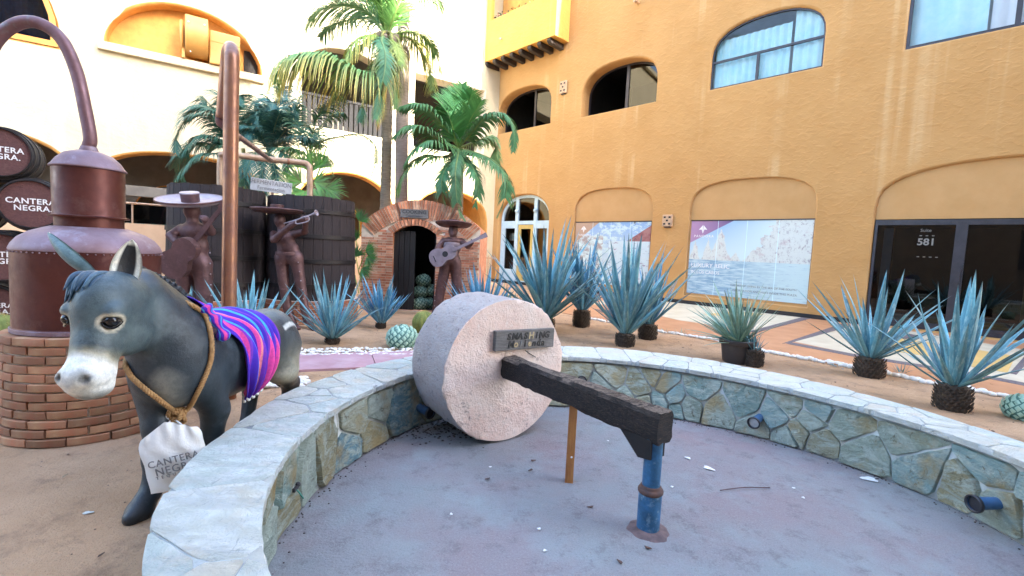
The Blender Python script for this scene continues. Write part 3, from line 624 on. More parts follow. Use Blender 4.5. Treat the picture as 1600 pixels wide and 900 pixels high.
def wall_lamp(F, u, v, wd, h, label):
    t = thing('wall_lamp', F.P(u, v, 0), label, 'lamp', 'carved stone lamps on the orange wall'); mb = MB()
    mb.fbox(F, u-wd/2, u+wd/2, v-h/2, v+h/2, .0, .10); sh = mb.obj('lamp_shade', M['terra_lamp'], t); bevelled(sh.data, .02, 2)
    for a, b in ((-.25,-.28),(.25,-.28),(0,0),(-.25,.28),(.25,.28)):
        mb = MB(); mb.fbox(F, u+a*wd-.04, u+a*wd+.04, v+b*h-.03, v+b*h+.03, .10, .108); mb.obj('pierced_slot', M['dark'], sh)
    mb = MB(); mb.fbox(F, u-wd*.3, u+wd*.3, v-h/2-.04, v-h/2, .0, .06); mb.obj('bracket', M['frame_dark'], t)
wall_lamp(FR, 9.45, 2.99, .38, .42, 'square carved stone lamp at head height between the two posters'); wall_lamp(FR, 4.17, 8.76, .36, .52, 'square carved stone lamp high up between the two dark arched windows')
# ================================================================== WHITE BUILDING
wb = thing('white_building', FL.P(-8, 0), 'white stuccoed building wing with arches, lunettes and a balcony behind the palms', 'building')
LUN = arch_outline(-14.85, -10.42, 7.66, 7.70, 9.42, 1.95, 26); LW = arch_outline(-22.5, -15.98, 7.2, 7.6, 10.9, 1.8, 20)
RC = arch_outline(-4.35, -.81, 6.1, 9.28, 9.28, None); BA = arch_outline(-9.0, -5.5, 6.22, 8.3, 9.45, 2.1)
GA = arch_outline(-15.2, -10.3, .05, 3.3, 4.42, 2.2); GB = arch_outline(-9.2, -5.15, .05, 2.9, 4.52, 2.0); GC = arch_outline(-4.2, -.42, .05, 2.9, 4.3, 2.2); GD = arch_outline(-20.5, -15.75, .05, 3.3, 4.55, 2.2)
holes = []
for pts, dep, mm in ((LUN,.55,'orange_trim'),(LW,.3,'orange_trim'),(RC,1.0,'cream'),(BA,.6,'white'),(GA,.55,'orange_trim'),(GB,.55,'orange_trim'),(GC,.6,'orange_trim'),(GD,.5,'orange_trim')):
    big, _ = reveal('arch_reveal', FL, pts, dep, M[mm], wb, .06); holes.append(big)
wall('wall', FL, [(-34, 0), (.02, 0), (.02, TOPZ), (-34, TOPZ)], holes, M['white'], wb)
mb = MB(); mb.fbox(FL, -34, 0, TOPZ, TOPZ+.3, -12, .3); mb.fbox(FL, -34.3, -34, 0, TOPZ, -12, 0); mb.fbox(FL, -34, 0, 0, TOPZ, -12.3, -12); mb.obj('roof_and_end_walls', M['white'], wb)
mb = MB(); mb.fbox(FL, -15.05, -10.32, 7.40, 7.66, -.01, .16); sl_ = mb.obj('window_sill', M['white'], wb); bevelled(sl_.data, .02, 2)
mb = MB(); mb.fbox(FL, -8.6, -5.6, 11.6, 11.75, 0, .18); mb.fbox(FL, -8.5, -5.7, 11.78, 11.95, 0, .10); mb.obj('cornice', M['cream'], wb)
panel('lunette_back', FL, LUN, -.5, M['orange_trim'], wb); mb = MB(); mb.fbox(FL, -10.95, -10.5, 7.66, 8.6, -.47, -.44); mb.obj('dark_opening', M['dark'], wb)
# fan duct
fd = thing('exhaust_fan', FL.P(-12.4, 7.66, -.2), 'orange centrifugal exhaust fan with duct standing in the big lunette', 'fan')
mb = MB(); mb.lathe([(0,-.33),(.66,-.33),(.68,-.31),(.68,.31),(.66,.33),(0,.33)], FL.P(-12.42, 8.5, -.05), 32, FL.d); mb.obj('fan_casing', M['duct'], fd, sharp=30)
mb = MB(); mb.lathe([(.2,0),(.52,.0),(.56,-.04),(.52,-.10),(.2,-.10)], FL.P(-12.80, 8.42, -.05), 28, FL.d); mb.obj('inlet_ring', M['duct'], fd, sharp=30)
mb = MB(); mb.fbox(FL, -12.84, -12.76, 7.67, 8.72, -.35, .25); mb.obj('support_plate', M['duct'], fd)
mb = MB(); mb.fbox(FL, -12.05, -11.12, 7.67, 8.80, -.4, .26); o = mb.obj('duct_box', M['duct'], fd); bevelled(o.data, .04, 2)
mb = MB(); mb.fbox(FL, -12.04, -11.13, 8.42, 8.44, .26, .275); mb.obj('seam', M['orange_trim'], fd)
for du, dv in ((-.25, .25), (.2, .28), (-.2, -.6)):
    mb = MB(); mb.ball(FL.P(-12.4+du, 8.5+dv, .6 if dv > 0 else .3), .03, 6, 4); mb.obj('bolt', M['paint_white'], fd)
window(FL, LW, -.25, wb, [(-18.9, -18.75, 7.3, 10.6), (-22.3, -16.1, 8.75, 8.9)], 'glass_dark', 'frame_dark', .12)
curtain(FL, -22, -16.1, 7.3, 10.4, -.55, M['bluecloth'], wb); 
ringframe('window_trim', FL, LW, .16, -.04, .03, M['orange_trim'], wb)
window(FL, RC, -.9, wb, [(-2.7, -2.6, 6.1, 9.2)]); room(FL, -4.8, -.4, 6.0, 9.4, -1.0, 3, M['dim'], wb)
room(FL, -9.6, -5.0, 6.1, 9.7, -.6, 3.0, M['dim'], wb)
for k in range(17):
    mb = MB(); uu = -8.95+k*.205; mb.fbox(FL, uu, uu+.15, 6.24, 7.45, -.34, -.30); mb.obj('balcony_board', M['black_door'], wb)
mb = MB(); mb.fbox(FL, -9, -5.5, 7.45, 7.55, -.37, -.27); mb.obj('balcony_rail', M['black_door'], wb)
# arcade behind the ground floor arches
arc = MB(); hs = [arch_outline(a, b, .1, 2.4, 3.6, 2.0) for a, b in ((-19, -16.5), (-14.5, -11.8), (-8.1, -5.6), (-3.6, -1.4))]
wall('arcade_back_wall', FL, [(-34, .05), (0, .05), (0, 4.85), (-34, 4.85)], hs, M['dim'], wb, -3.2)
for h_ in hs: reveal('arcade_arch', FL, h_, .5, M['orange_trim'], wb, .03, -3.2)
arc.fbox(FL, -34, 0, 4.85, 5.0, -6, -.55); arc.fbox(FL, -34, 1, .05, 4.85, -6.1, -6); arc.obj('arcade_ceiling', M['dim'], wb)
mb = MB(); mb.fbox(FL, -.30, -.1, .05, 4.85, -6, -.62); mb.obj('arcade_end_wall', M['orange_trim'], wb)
mb = MB()
for a, b in ((-15.2, -10.3),): mb.fbox(FL, a, b, 2.9, 3.25, -.9, -.5)
mb.obj('awning_beam', M['dim'], wb)
# low garden wall in front with rail
gw = thing('garden_wall', FL.P(-12, 0, 2.5), 'low peach garden wall with a pale metal rail behind the barrels and vats', 'wall'); mb = MB(); mb.fbox(FL, -24, -5.2, 0, 1.9, 2.3, 2.6); mb.obj('wall', simple('peach_plaster', (.62, .43, .27), (.54, .36, .22), 2, .9), gw)
mb = MB(); mb.tube([FL.P(-24, 2.5, 2.45), FL.P(-9, 2.5, 2.45)], .028, 8); mb.obj('top_rail', M['tan_pipe'], gw)
for k in range(18):
    mb = MB(); uu = -23.6+k*.87; mb.tube([FL.P(uu, 1.9, 2.45), FL.P(uu, 2.5, 2.45)], .025, 8); mb.obj('rail_post', M['tan_pipe'], gw)
mb = MB(); mb.fbox(FL, -24, -9, 1.92, 2.46, 2.44, 2.455); mb.obj('glass_panel', M['glass_dark'], gw)
mb = MB()
for k in range(1400):
    p = FL.P(rng.uniform(-22, -9), rng.uniform(1.75, 2.12), rng.uniform(1.3, 2.2)); q = Matrix.Rotation(rng.uniform(0, 6), 3, Vector((rng.uniform(-1,1), rng.uniform(-1,1), rng.uniform(-1,1))).normalized()); s_ = rng.uniform(.05, .12)
    mb.add([p+q@Vector(v)*s_ for v in ((-1,0,0),(0,-.4,0),(1,0,0),(0,.4,0))], [(0,1,2,3)], rng.choice([(.04,.10,.07), (.06,.14,.09), (.03,.07,.06)]))
tag(mb.obj('hedge_plants', M['frond'], None, cols=True), 'low green foliage growing behind the rail of the peach garden wall', 'plants', kind='stuff')
# railing fence between hut and corner
fe = thing('picket_fence', FL.P(-3, 0, .3), 'brown picket railing between the brick hut and the white corner column', 'fence')
for k in range(24):
    mb = MB(); uu = -4.6+k*.19; mb.fbox(FL, uu, uu+.05, .06, 1.35, .28, .32); mb.obj('picket', M['terra_lamp'], fe)
mb = MB(); mb.fbox(FL, -4.7, .0, 1.2, 1.27, .25, .28); mb.obj('rail', M['terra_lamp'], fe)
u_, v_ = FL.uv(748, 366, .05)
sg = thing('tile_sign', FL.P(u_, v_, .05), 'small white and blue tile sign on the orange reveal beside the corner column', 'sign'); mb = MB(); mb.fbox(FL, u_-.22, u_+.22, v_-.2, v_+.2, .02, .06); mb.obj('plate', M['sign_grey'], sg)
for k in range(3):
    mb = MB(); mb.fbox(FL, u_-.17+k*.13, u_-.08+k*.13, v_-.13, v_+.13, .06, .066); mb.obj('tile', M['frame_blue'], sg)
# stepped blocks added behind the viewer: they shade the court and darken window reflections
M['wing'] = simple('shade_wing_brown', (.26, .19, .13), (.20, .14, .10), 1, .9)
cw = thing('added_shade_wing', (0, -7, 0), 'unseen brown building blocks added behind the viewer to shade the court', 'building')
mb = MB(); mb.box((4.4, -13, 13.5), (25.8, 10, 27)); mb.box((32.5, -13, 10.2), (30.4, 9.9, 20.4)); mb.box((-25, -13, 3.4), (33, 9.9, 6.8)); mb.obj('wall', M['wing'], cw)
for k in range(11):
    for j in range(4):
        mb = MB(); mb.box((-6+k*4.6, -7.98, 3.2+j*5), (2.2, .1, 2.4)); mb.obj('window', M['frame_dark'], cw)
# ================================================================== STONE WELL
def clip(poly, nx, ny, c):                    # keep nx*x+ny*y <= c
    out = []; n = len(poly)
    for i in range(n):
        a, b = poly[i], poly[(i+1)%n]; da = nx*a[0]+ny*a[1]-c; db = nx*b[0]+ny*b[1]-c
        if da <= 0: out.append(a)
        if (da < 0) != (db < 0) and abs(da-db) > 1e-12:
            t = da/(da-db); out.append((a[0]+(b[0]-a[0])*t, a[1]+(b[1]-a[1])*t))
    return out
def voronoi(seeds, w, h, gap, per=True):
    cells = []; S2 = [(x+o, y) for o in ((-w, 0, w) if per else (0,)) for x, y in seeds]
    for x, y in seeds:
        poly = [(x-3*h, gap/2), (x+3*h, gap/2), (x+3*h, h-gap/2), (x-3*h, h-gap/2)]
        for a, b in S2:
            dx, dy = a-x, b-y; d = math.hypot(dx, dy)
            if d < 1e-9 or d > 3*h: continue
            nx, ny = dx/d, dy/d; poly = clip(poly, nx, ny, (x+a)/2*nx+(y+b)/2*ny-gap/2)
            if len(poly) < 3: break
        cells.append(poly)
    return cells
def relax_seeds(n, w, h, it, rs):
    s = [(rs.uniform(0, w), rs.uniform(0, h)) for _ in range(n)]
    for _ in range(it):
        c = voronoi(s, w, h, 0.0)
        s = [((sum(p[0] for p in q)/len(q)) % w, sum(p[1] for p in q)/len(q)) if len(q) > 2 else o for q, o in zip(c, s)]
    return s
def outline_pts(poly, seg, jit):
    # cut the corners, subdivide, roughen
    n = len(poly); out = []
    for i in range(n):
        p, a, b = poly[i-1], poly[i], poly[(i+1)%n]
        la = math.hypot(a[0]-p[0], a[1]-p[1]); lb = math.hypot(b[0]-a[0], b[1]-a[1]); k = rng.uniform(.05, .16)
        ca, cb = min(.05, la*k), min(.05, lb*k)
        if la > 1e-4 and lb > 1e-4: out.append((a[0]+(p[0]-a[0])/la*ca, a[1]+(p[1]-a[1])/la*ca)); out.append((a[0]+(b[0]-a[0])/lb*cb, a[1]+(b[1]-a[1])/lb*cb))
    res = []; n = len(out)
    for i in range(n):
        a, b = out[i], out[(i+1)%n]; l = math.hypot(b[0]-a[0], b[1]-a[1]); m = max(1, int(l/seg))
        for k in range(m):
            t = k/m; res.append((a[0]+(b[0]-a[0])*t+rng.uniform(-jit, jit)*(k > 0), a[1]+(b[1]-a[1])*t+rng.uniform(-jit, jit)*(k > 0)))
    return res
def slab(name, poly, mapf, d0, d1, bev, m, parent, rough=.004, seg=.06, jit=.004):
    o = outline_pts(poly, seg, jit); n = len(o)
    if n < 3: return
    cx = sum(p[0] for p in o)/n; cy = sum(p[1] for p in o)/n; rad = sum(math.hypot(p[0]-cx, p[1]-cy) for p in o)/n
    vs = []; tl = (rng.uniform(-1, 1)*rough*1.5, rng.uniform(-1, 1)*rough*1.5); sd = Vector((rng.uniform(0, 99), rng.uniform(0, 99), 0))
    def P(x, y, d, amp):
        q = noise.fractal(Vector((x*7, y*7, 0))+sd, .8, 2, 4) if amp else 0
        vs.append(mapf(x, y, d+(q*rough*amp+(tl[0]*(x-cx)+tl[1]*(y-cy))/max(rad, .05)*amp)))
    for x, y in o: P(x, y, d0, 0)
    for x, y in o: P(x, y, d1-bev, .4)
    ks = [1-bev/rad*.8, .66, .33]
    for k in ks:
        for x, y in o: P(cx+(x-cx)*k, cy+(y-cy)*k, d1, 1)
    P(cx, cy, d1, 1); R_ = 2+len(ks)
    fs = [(i*n+k, i*n+(k+1)%n, (i+1)*n+(k+1)%n, (i+1)*n+k) for i in range(R_-1) for k in range(n)]+[((R_-1)*n+k, (R_-1)*n+(k+1)%n, R_*n) for k in range(n)]
    mb = MB(); mb.add(vs, fs); me = mb.mesh(name, m, True); me.set_sharp_from_angle(angle=R(38)); return link(name, me, parent)
well = thing('stone_well', (WC.x, WC.y, 0), 'round low wall of green and tan stones with a pale flagstone rim', 'wall')
mb = MB(); NS = 180; vs = []
prof = [(lambda a: r_bot(a)+.004, -.05), (lambda a: r_in(a)+.004+.02, RIM-.045), (lambda a: r_out(a)-.05, RIM-.045), (lambda a: r_out(a)-.02, -.05)]
for f, z in prof:
    for k in range(NS): a = 2*PI*k/NS; vs.append(wp(a, f(a), z))
mb.add(vs, [(i*NS+k, ((i+1)%4)*NS+k, ((i+1)%4)*NS+(k+1)%NS, i*NS+(k+1)%NS) for i in range(4) for k in range(NS)]); mb.obj('mortar_core', M['mortar'], well, True)
LW_ = 2*PI*2.18; HW = RIM-.06
rs = random.Random(11); sd = relax_seeds(74, LW_, HW, 1, rs)
def inmap(x, y, d):
    a = x/2.18; t = y/HW; r = r_bot(a)*(1-t)+(r_in(a)+.02)*t; return wp(a, r-d, y+.004)
for c in voronoi(sd, LW_, HW, .017):
    if len(c) > 2: slab('wall_stone', c, lambda x, y, d: inmap(x, y, d), -.03, rng.uniform(.017, .027), .008, M['wallstone'], well, .012)
def outmap(x, y, d): a = -x/2.6; return wp(a, r_out(a)-.02+d, y+.03)
for c in voronoi(relax_seeds(60, 2*PI*2.6, HW-.02, 3, rs), 2*PI*2.6, HW-.02, .028):
    if len(c) > 2: slab('wall_stone', c, outmap, -.03, rng.uniform(.0, .015), .010, M['wallstone'], well, .010, .12)
LC = 2*PI*2.4
def capmap(x, y, d):
    a = -x/2.4; t = y/.5; ri = r_in(a)-.025; ro = r_out(a)+.015; return wp(a, ri+(ro-ri)*t, RIM-.03+d)
mb = MB(); vs = []
for rf, z in ((lambda a: r_in(a)-.012, RIM-.045), (lambda a: r_in(a)-.012, RIM-.006), (lambda a: r_out(a)+.0, RIM-.006), (lambda a: r_out(a)+.0, RIM-.05)):
    for k in range(NS): a = 2*PI*k/NS; vs.append(wp(a, rf(a)+.012*noise.noise(wp(a, 5, z)*3), z))
mb.add(vs, [(i*NS+k, (i+1)*NS+k, (i+1)*NS+(k+1)%NS, i*NS+(k+1)%NS) for i in range(3) for k in range(NS)]); mb.obj('rim_mortar', M['capmortar'], well, True)
for c in voronoi(relax_seeds(80, LC, .5, 1, rs), LC, .5, .010):
    if len(c) > 2: slab('capstone', c, capmap, -.012, .028+rng.uniform(-.001, .001), .003, M['capstone'], well, .002, .07, .006)
# ================================================================== MILL
M['rustfloor'] = simple('rust_stained_concrete', (.20, .13, .125), (.10, .07, .07), 14, .9, bump=.6)
mill = thing('stone_mill', (.3, 3.3, 0), 'big pink and grey round millstone on a charred beam pinned to a blue steel post', 'millstone')
post = G(1012, 828, 0); post.z = 0; FC = Vector((.00, 3.92, .61)); PT = Vector((post.x, post.y, .61))
ax = (PT-FC); ax.z = 0; ax.normalize(); RS = .605; TH = .62
side = Vector((-ax.y, ax.x, 0)); 
def drumpt(a, r, t):
    p = FC-ax*t+side*(r*math.cos(a))+Vector((0,0,1))*(r*math.sin(a)); return p
mb = MB(); vs = []; n = 120; prof = []
for k in range(0, 15): prof.append((RS*k/14.0*.985+.002, 0.0))
prof += [(RS*.997, .006), (RS, .02)]+[(RS, TH*k/14) for k in range(1, 14)]+[(RS*.995, TH-.015), (RS*.975, TH), (RS*.5, TH), (.002, TH)]
for i, (r, t) in enumerate(prof):
    for k in range(n):
        a = 2*PI*k/n; p = drumpt(a, r, t); q = noise.fractal(p*5, .8, 2.1, 5); s_ = noise.noise(p*1.6)
        if 1 <= i <= 14: p = p+ax*(q*.007)
        elif r > RS*.98: p = p+(p-FC+ax*t).normalized()*(q*.014+s_*.012+noise.noise(p*19)*.011+noise.noise(p*38)*.004-.002)
        vs.append(p)
fs = [(i*n+k, (i+1)*n+k, (i+1)*n+(k+1)%n, i*n+(k+1)%n) for i in range(len(prof)-1) for k in range(n)]; mb.add(vs, fs)
me = mb.mesh('millstone_drum', M['drum'], True); me.materials.append(M['pink'])
for pl_ in me.polygons:
    if pl_.index < 15*n: pl_.material_index = 1
me.set_sharp_from_angle(angle=R(50)); link('millstone_drum', me, mill)
# beam
BA_ = FC-ax*.05+Vector((.0, .0, .035)); BB = PT+Vector((0,0,.035))+ax*.07
L_b = (BB-BA_).length; mb = MB(); vs = []; nb = 110; prof = []
for k in range(nb+1):
    t = k/nb; c = BA_+(BB-BA_)*t; hw = .070+.003*noise.noise(Vector((t*9, 1, 0))); hh = .092+.003*noise.noise(Vector((t*9, 5, 0)))
    ring = []
    for j in range(16):
        a = 2*PI*(j+.5)/16; x = math.copysign(min(1, abs(math.cos(a))*1.28), math.cos(a))*hw; y = math.copysign(min(1, abs(math.sin(a))*1.28), math.sin(a))*hh
        p = c+side*x+Vector((0,0,y)); q = noise.fractal(Vector((p.dot(ax)*4, p.dot(side)*45, p.z*45)), .8, 2, 4); ring.append(p+(p-c).normalized()*(q*.013-.004*abs(noise.noise(Vector((p.dot(ax)*14, p.dot(side)*20, 3))))))
    vs += ring
fs = [(i*16+k, i*16+(k+1)%16, (i+1)*16+(k+1)%16, (i+1)*16+k) for i in range(nb) for k in range(16)]+[tuple(range(15,-1,-1)), tuple(range(nb*16, nb*16+16))]
mb.add(vs, fs); o = mb.obj('beam', M['beam'], mill, sharp=28)
mb = MB()
for s_ in (-1, 1):
    b0 = PT-ax*.035+side*s_*.058; vs = [b0+ax*.06+Vector((0,0,-.03)), b0-ax*.20+Vector((0,0,-.03)), b0-ax*.03+Vector((0,0,-.175)), b0+ax*.06+Vector((0,0,-.16))]; vs += [v+side*.012 for v in vs]
    mb.add(vs, [(0,1,2,3),(7,6,5,4),(0,4,5,1),(1,5,6,2),(2,6,7,3),(3,7,4,0)])
mb.obj('bracket_plate', M['hoop'], mill)
mb = MB(); mb.lathe([(.052,.20),(.052,.585),(.03,.59)], (post.x, post.y, 0), 24); mb.obj('post_upper', M['bluesteel'], mill, sharp=40)
mb = MB(); mb.lathe([(.066,-.02),(.067,.235),(.064,.245)], (post.x, post.y, 0), 28); pl_ = mb.obj('post_sleeve', M['bluesteel'], mill, sharp=40)
mb = MB(); mb.lathe([(.067,.232),(.073,.238),(.074,.252),(.068,.262),(.058,.266),(.060,.275),(.053,.282)], (post.x, post.y, 0), 28); mb.obj('rust_collar', M['rustring'], pl_, True)
mb = MB(); mb.lathe([(.052,.56),(.060,.565),(.060,.59),(.052,.595)], (post.x, post.y, 0), 24); mb.obj('top_collar', M['bluesteel'], pl_, True)
mb = MB(); mb.lathe([(.15,-.012),(.13,.0),(.11,.008),(.09,.015),(.072,.022),(.05,.026)], (post.x, post.y, 0), 40)
mb.v = [(x, y, z+.012*noise.noise(Vector((x*14, y*14, 0)))-.004) for x, y, z in mb.v]; mb.obj('rust_mound', M['rustfloor'], pl_, True)
# name board on the stone face
def face(u, v, w=.0): return FC+side*u+Vector((0,0,v))+ax*w   # u to the viewer's right
uf = None
def faceuv(px, py):
    r = ray(px, py); t = (FC-EYE).dot(ax)/r.dot(ax); p = EYE+r*t-FC; return p.dot(side), p.z
c4 = [faceuv(x, y) for x, y in ((769,547),(861,541),(861,512),(771,516))]
cu_ = sum(c[0] for c in c4)/4; cv_ = sum(c[1] for c in c4)/4; hw = (c4[1][0]-c4[0][0]+c4[2][0]-c4[3][0])/4; hh = (c4[3][1]-c4[0][1]+c4[2][1]-c4[1][1])/4
tl = math.atan2(c4[1][1]-c4[0][1], c4[1][0]-c4[0][0])*.6
XD = side*math.cos(tl)+Vector((0,0,1))*math.sin(tl); YD = -side*math.sin(tl)+Vector((0,0,1))*math.cos(tl); BC = face(cu_, cv_, .030)
mb = MB(); vs = [BC+XD*a*hw+YD*b*hh+ax*c for c in (-.03, .012) for a, b in ((-1,-1),(1,-1),(1,1),(-1,1))]; mb.add(vs, [(0,3,2,1),(4,5,6,7),(0,1,5,4),(1,2,6,5),(2,3,7,6),(3,0,4,7)])
plq = mb.obj('name_board', M['plaque'], mill); bevelled(plq.data, .004, 1)
s1 = hh*.95
def run(chars, y, size, x0, step, mats):
    for k, ch in enumerate(chars):
        if ch != ' ': text(ch, size, BC+XD*(x0+step*k)+YD*y+ax*.014, XD, YD, M[mats[k]], plq, 'letter', .003, bold=.002, shear=.12)
run('SMASHING', hh*.36, s1, -hw*.58, hw*.185, ['ink','ink','ink','ink','ink_pale','ink','ink','ink']); run('Molienda', -hh*.42, s1, -hw*.50, hw*.155, ['ink','ink_pale','ink_grey','ink','ink_pale','ink','ink','ink'])
mb = MB(); mb.tube([face(cu_+.02, cv_-hh-.02, .01), face(cu_+.06, cv_-hh-.05, .03), face(cu_+.14, cv_-hh-.09, .01)], .004, 5); mb.obj('bent_wire', M['hoop'], mill)
# prop under the beam
pb = G(889, 752, 0); t_ = (pb-BA_).dot(ax); ptop = BA_+ax*t_; ptop.z = .575
st = thing('wooden_prop', (pb.x, pb.y, 0), 'orange brown wooden stick propping up the middle of the charred beam', 'stick'); mb = MB(); mb.tube([(pb.x, pb.y, 0), (ptop.x+.0, ptop.y, ptop.z)], .040, 4, up=side); o = mb.obj('stick', M['prop_wood'], st)
mb = MB(); mb.ball((pb.x+.004, pb.y-.030, .19), (.008,.006,.008), 6, 4); mb.obj('nail_hole_mark', M['paint_white'], st)
# floor lamps fixed to the wall
def spot(px, py, z, aim, label, lit=True, sc=1.0):
    best = None
    for k in range(720):                      # where this view of the wall meets the stones
        a = 2*PI*k/720; p = inmap(a*2.18, z, .02); d = (p-EYE); q = EYE+ray(px, py)*d.y
        e = (q-p).length
        if d.y > 0 and (best is None or e < best[0]): best = (e, a, p)
    a, p = best[1], best[2]; inn = Vector((-math.cos(a), -math.sin(a), 0)); t = thing('spot_lamp', p, label, 'lamp', 'spot lamps on the well wall')
    ax_ = (inn*1.0+Vector(aim)).normalized(); c = p+inn*.07*sc; mb = MB(); mb.lathe([(.02,-.085),(.036,-.08),(.038,-.02),(.040,.05),(.052,.062),(.054,.075),(.047,.078),(.046,.062)], c, 20, ax_); s2 = mb.obj('housing', M['bluelamp'], t, sharp=40)
    mb = MB(); mb.lathe([(.043,.066),(.054,.060),(.056,.082),(.048,.086),(.043,.074)], c, 20, ax_); mb.obj('bezel', M['black_plastic'], t, True)
    mb = MB(); mb.lathe([(.001,.066),(.045,.064)], c, 20, ax_); mb.obj('lens', M['lens' if lit else 'black_plastic'], t)
    mb = MB(); mb.tube([p-inn*.02, p+inn*.02, c-ax_*.06], .012, 6); mb.obj('bracket', M['black_plastic'], t)
spot(1187, 647, .17, (-.1, -.1, -.15), 'small blue spot lamp with frosted lens below the potted agave side of the well wall')
spot(1565, 778, .17, (-.9, -.1, -.1), 'blue spot lamp with dark lens low on the far right of the well wall', False, 1.3)
spot(905, 600, .27, (0, -.2, .3), 'small blue spot lamp high on the wall just behind the charred beam')
spot(660, 650, .16, (.2, -.2, -.1), 'small dark spot lamp in the gap between the millstone and the left well wall', False)
pp = inmap(0, 0, 0)
def on_inner(px, py, z):
    best = None
    for k in range(1440):
        a = 2*PI*k/1440; p = inmap(a*2.18, z, .04); q = EYE+ray(px, py)*(p.y-EYE.y); e = (q-p).length
        if p.y > 0 and (best is None or e < best[0]): best = (e, p)
    return best[1]
cl = on_inner(460, 762, .22); ct = thing('cable_clip', cl, 'small black cable clip with a green wire on the left inner face of the well', 'clip'); mb = MB(); mb.box(cl, (.015, .05, .02)); mb.ball(cl+Vector((0,.03,.01)), .015, 8, 6); mb.obj('clip', M['black_plastic'], ct)
mb = MB(); mb.tube(spline([cl, cl+Vector((.02,.0,-.02)), cl+Vector((.05,-.01,-.05))], 5), .004, 5); mb.obj('wire', simple('green_wire', (.05,.3,.22)), ct)
# litter on the mill floor
def flake(px, py, r, m, name, label, cat, z=0.008, el=1.6, grp=None):
    c = G(px, py, 0); n = 11; a0 = rng.uniform(0, 6); vs = []; q = rng.uniform(0, PI)
    for zz in (0.0, .004):
        for k in range(n):
            a = 2*PI*k/n; rr_ = r*(.6+.5*abs(noise.noise(Vector((math.cos(a)*2+px, math.sin(a)*2+py, 3))))+.2*math.sin(3*a+a0)); x, y = rr_*math.cos(a)*el, rr_*math.sin(a)
            vs.append((c.x+x*math.cos(q)-y*math.sin(q), c.y+x*math.sin(q)+y*math.cos(q), z-.004+zz))
    mb = MB(); mb.add(vs, [tuple(range(n, 2*n))]+[(k, (k+1)%n, (k+1)%n+n, k+n) for k in range(n)]); o = mb.obj(name, m); tag(o, label, cat, grp); return o
for px, py, r, lb in ((1107,733,.035,'larger white paint chip on the mill floor right of the blue post'),(1075,717,.022,'small white paint chip just behind the larger one on the mill floor'),(1358,750,.05,'long pale paint chip on the floor near the right well wall')):
    flake(px, py, r, M['paint_white'], 'paint_chip', lb, 'paint chip', .010, 1.7)
for px, py in ((705,805),(842,828),(851,862),(766,731),(1255,779),(1240,764),(1050,762),(950,600+90)): flake(px, py, .012, M['paint_white'], 'paint_chip', 'tiny white fleck lying on the painted mill floor', 'paint chip', .010, 1.2, 'tiny white flecks on the mill floor')
for px, py in ((762,750),(833,721),(829,736),(923,794),(968,880),(640+60,640+22),(1012,858)): flake(px, py, .011, M['rustring'], 'dry_leaf', 'small curled dry leaf on the painted mill floor', 'leaf', .012, 2.6, 'dry leaves on the mill floor')
a, b = G(1125, 766, .01), G(1203, 762, .01); mb = MB(); mb.tube(spline([a, a*.5+b*.5+Vector((0,.01,.006)), b], 6), .0035, 5); tag(mb.obj('twig', M['rust']), 'thin dark twig on the mill floor right of the blue post', 'twig')
flake(828-690, 820, .02, M['mortar'], 'dry_leaf', 'small grey dry leaf on the bare soil left of the donkey hoof', 'leaf', GZ+.012, 1.8)
# ================================================================== POT STILL ON BRICKS
DS = 3.78; sc0 = D(146, 600, DS); SX, SY = sc0.x, sc0.y; stc = Vector((SX, SY, 0))
def zat(py, dist, px=125): return (EYE+ray(px, py)*dist).z
bb = thing('brick_plinth', (SX, SY, GZ), 'round red brick plinth under the brown copper still at the left', 'plinth')
RBt, zt_ = .515, .845; mb = MB(); mb.lathe([(.515, GZ-.02), (.507, .3), (.50, zt_-.012), (.42, zt_-.006), (.0, zt_-.006)], (SX, SY, 0), 64); mb.obj('mortar_core', M['brickmortar'], bb, True)
base_mesh = []
def brick_mesh(ang, r, h, d, j):
    mb = MB(); vs = []; m_ = 4
    for i, (rr_, zz) in enumerate(((r-d, -h/2), (r-.004, -h/2), (r, -h/2+.004), (r, h/2-.004), (r-.004, h/2), (r-d, h/2))):
        for k in range(m_+1):
            a = ang*(k/m_-.5); e = .9985 if k in (0, m_) else 1; q = Vector((rr_*e*math.cos(a), rr_*e*math.sin(a), zz)); q += Vector((math.cos(a), math.sin(a), 0))*noise.noise(q*19+Vector((j*7, 0, 0)))*.006; vs.append(q)
    fs = [(i*(m_+1)+k, i*(m_+1)+k+1, ((i+1)%6)*(m_+1)+k+1, ((i+1)%6)*(m_+1)+k) for i in range(6) for k in range(m_)]+[tuple(i*(m_+1) for i in range(6)), tuple(i*(m_+1)+m_ for i in range(5, -1, -1))]
    mb.add(vs, fs); me = mb.mesh('brick', M['brick'], True); me.set_sharp_from_angle(angle=R(35)); return me
rows = 12; hrow = (zt_-GZ)/rows
for i in range(rows):
    z = GZ+hrow*(i+.5); t = 1-i/(rows-1); r = RBt+.035*t**2+(.0 if i < rows-1 else .012)+rng.uniform(-.006, .006)
    nbk = 14; base = [brick_mesh(2*PI/nbk-.013/r, 1.0*r, hrow-.011, .09, 3*i+j) for j in range(3)]
    for k in range(nbk):
        o = link('brick', base[rng.randrange(3)]); a = 2*PI*(k+.5*(i % 2))/nbk+rng.uniform(-.006, .006)
        o.location = (SX+rng.uniform(-.004,.004), SY+rng.uniform(-.004,.004), z+rng.uniform(-.002, .002)); o.rotation_euler = (0, 0, a); put(o, bb)
stl = thing('pot_still', (SX, SY, zt_), 'brown copper pot still with a domed cap and swan neck pipe on the brick plinth', 'still')
RB = .455
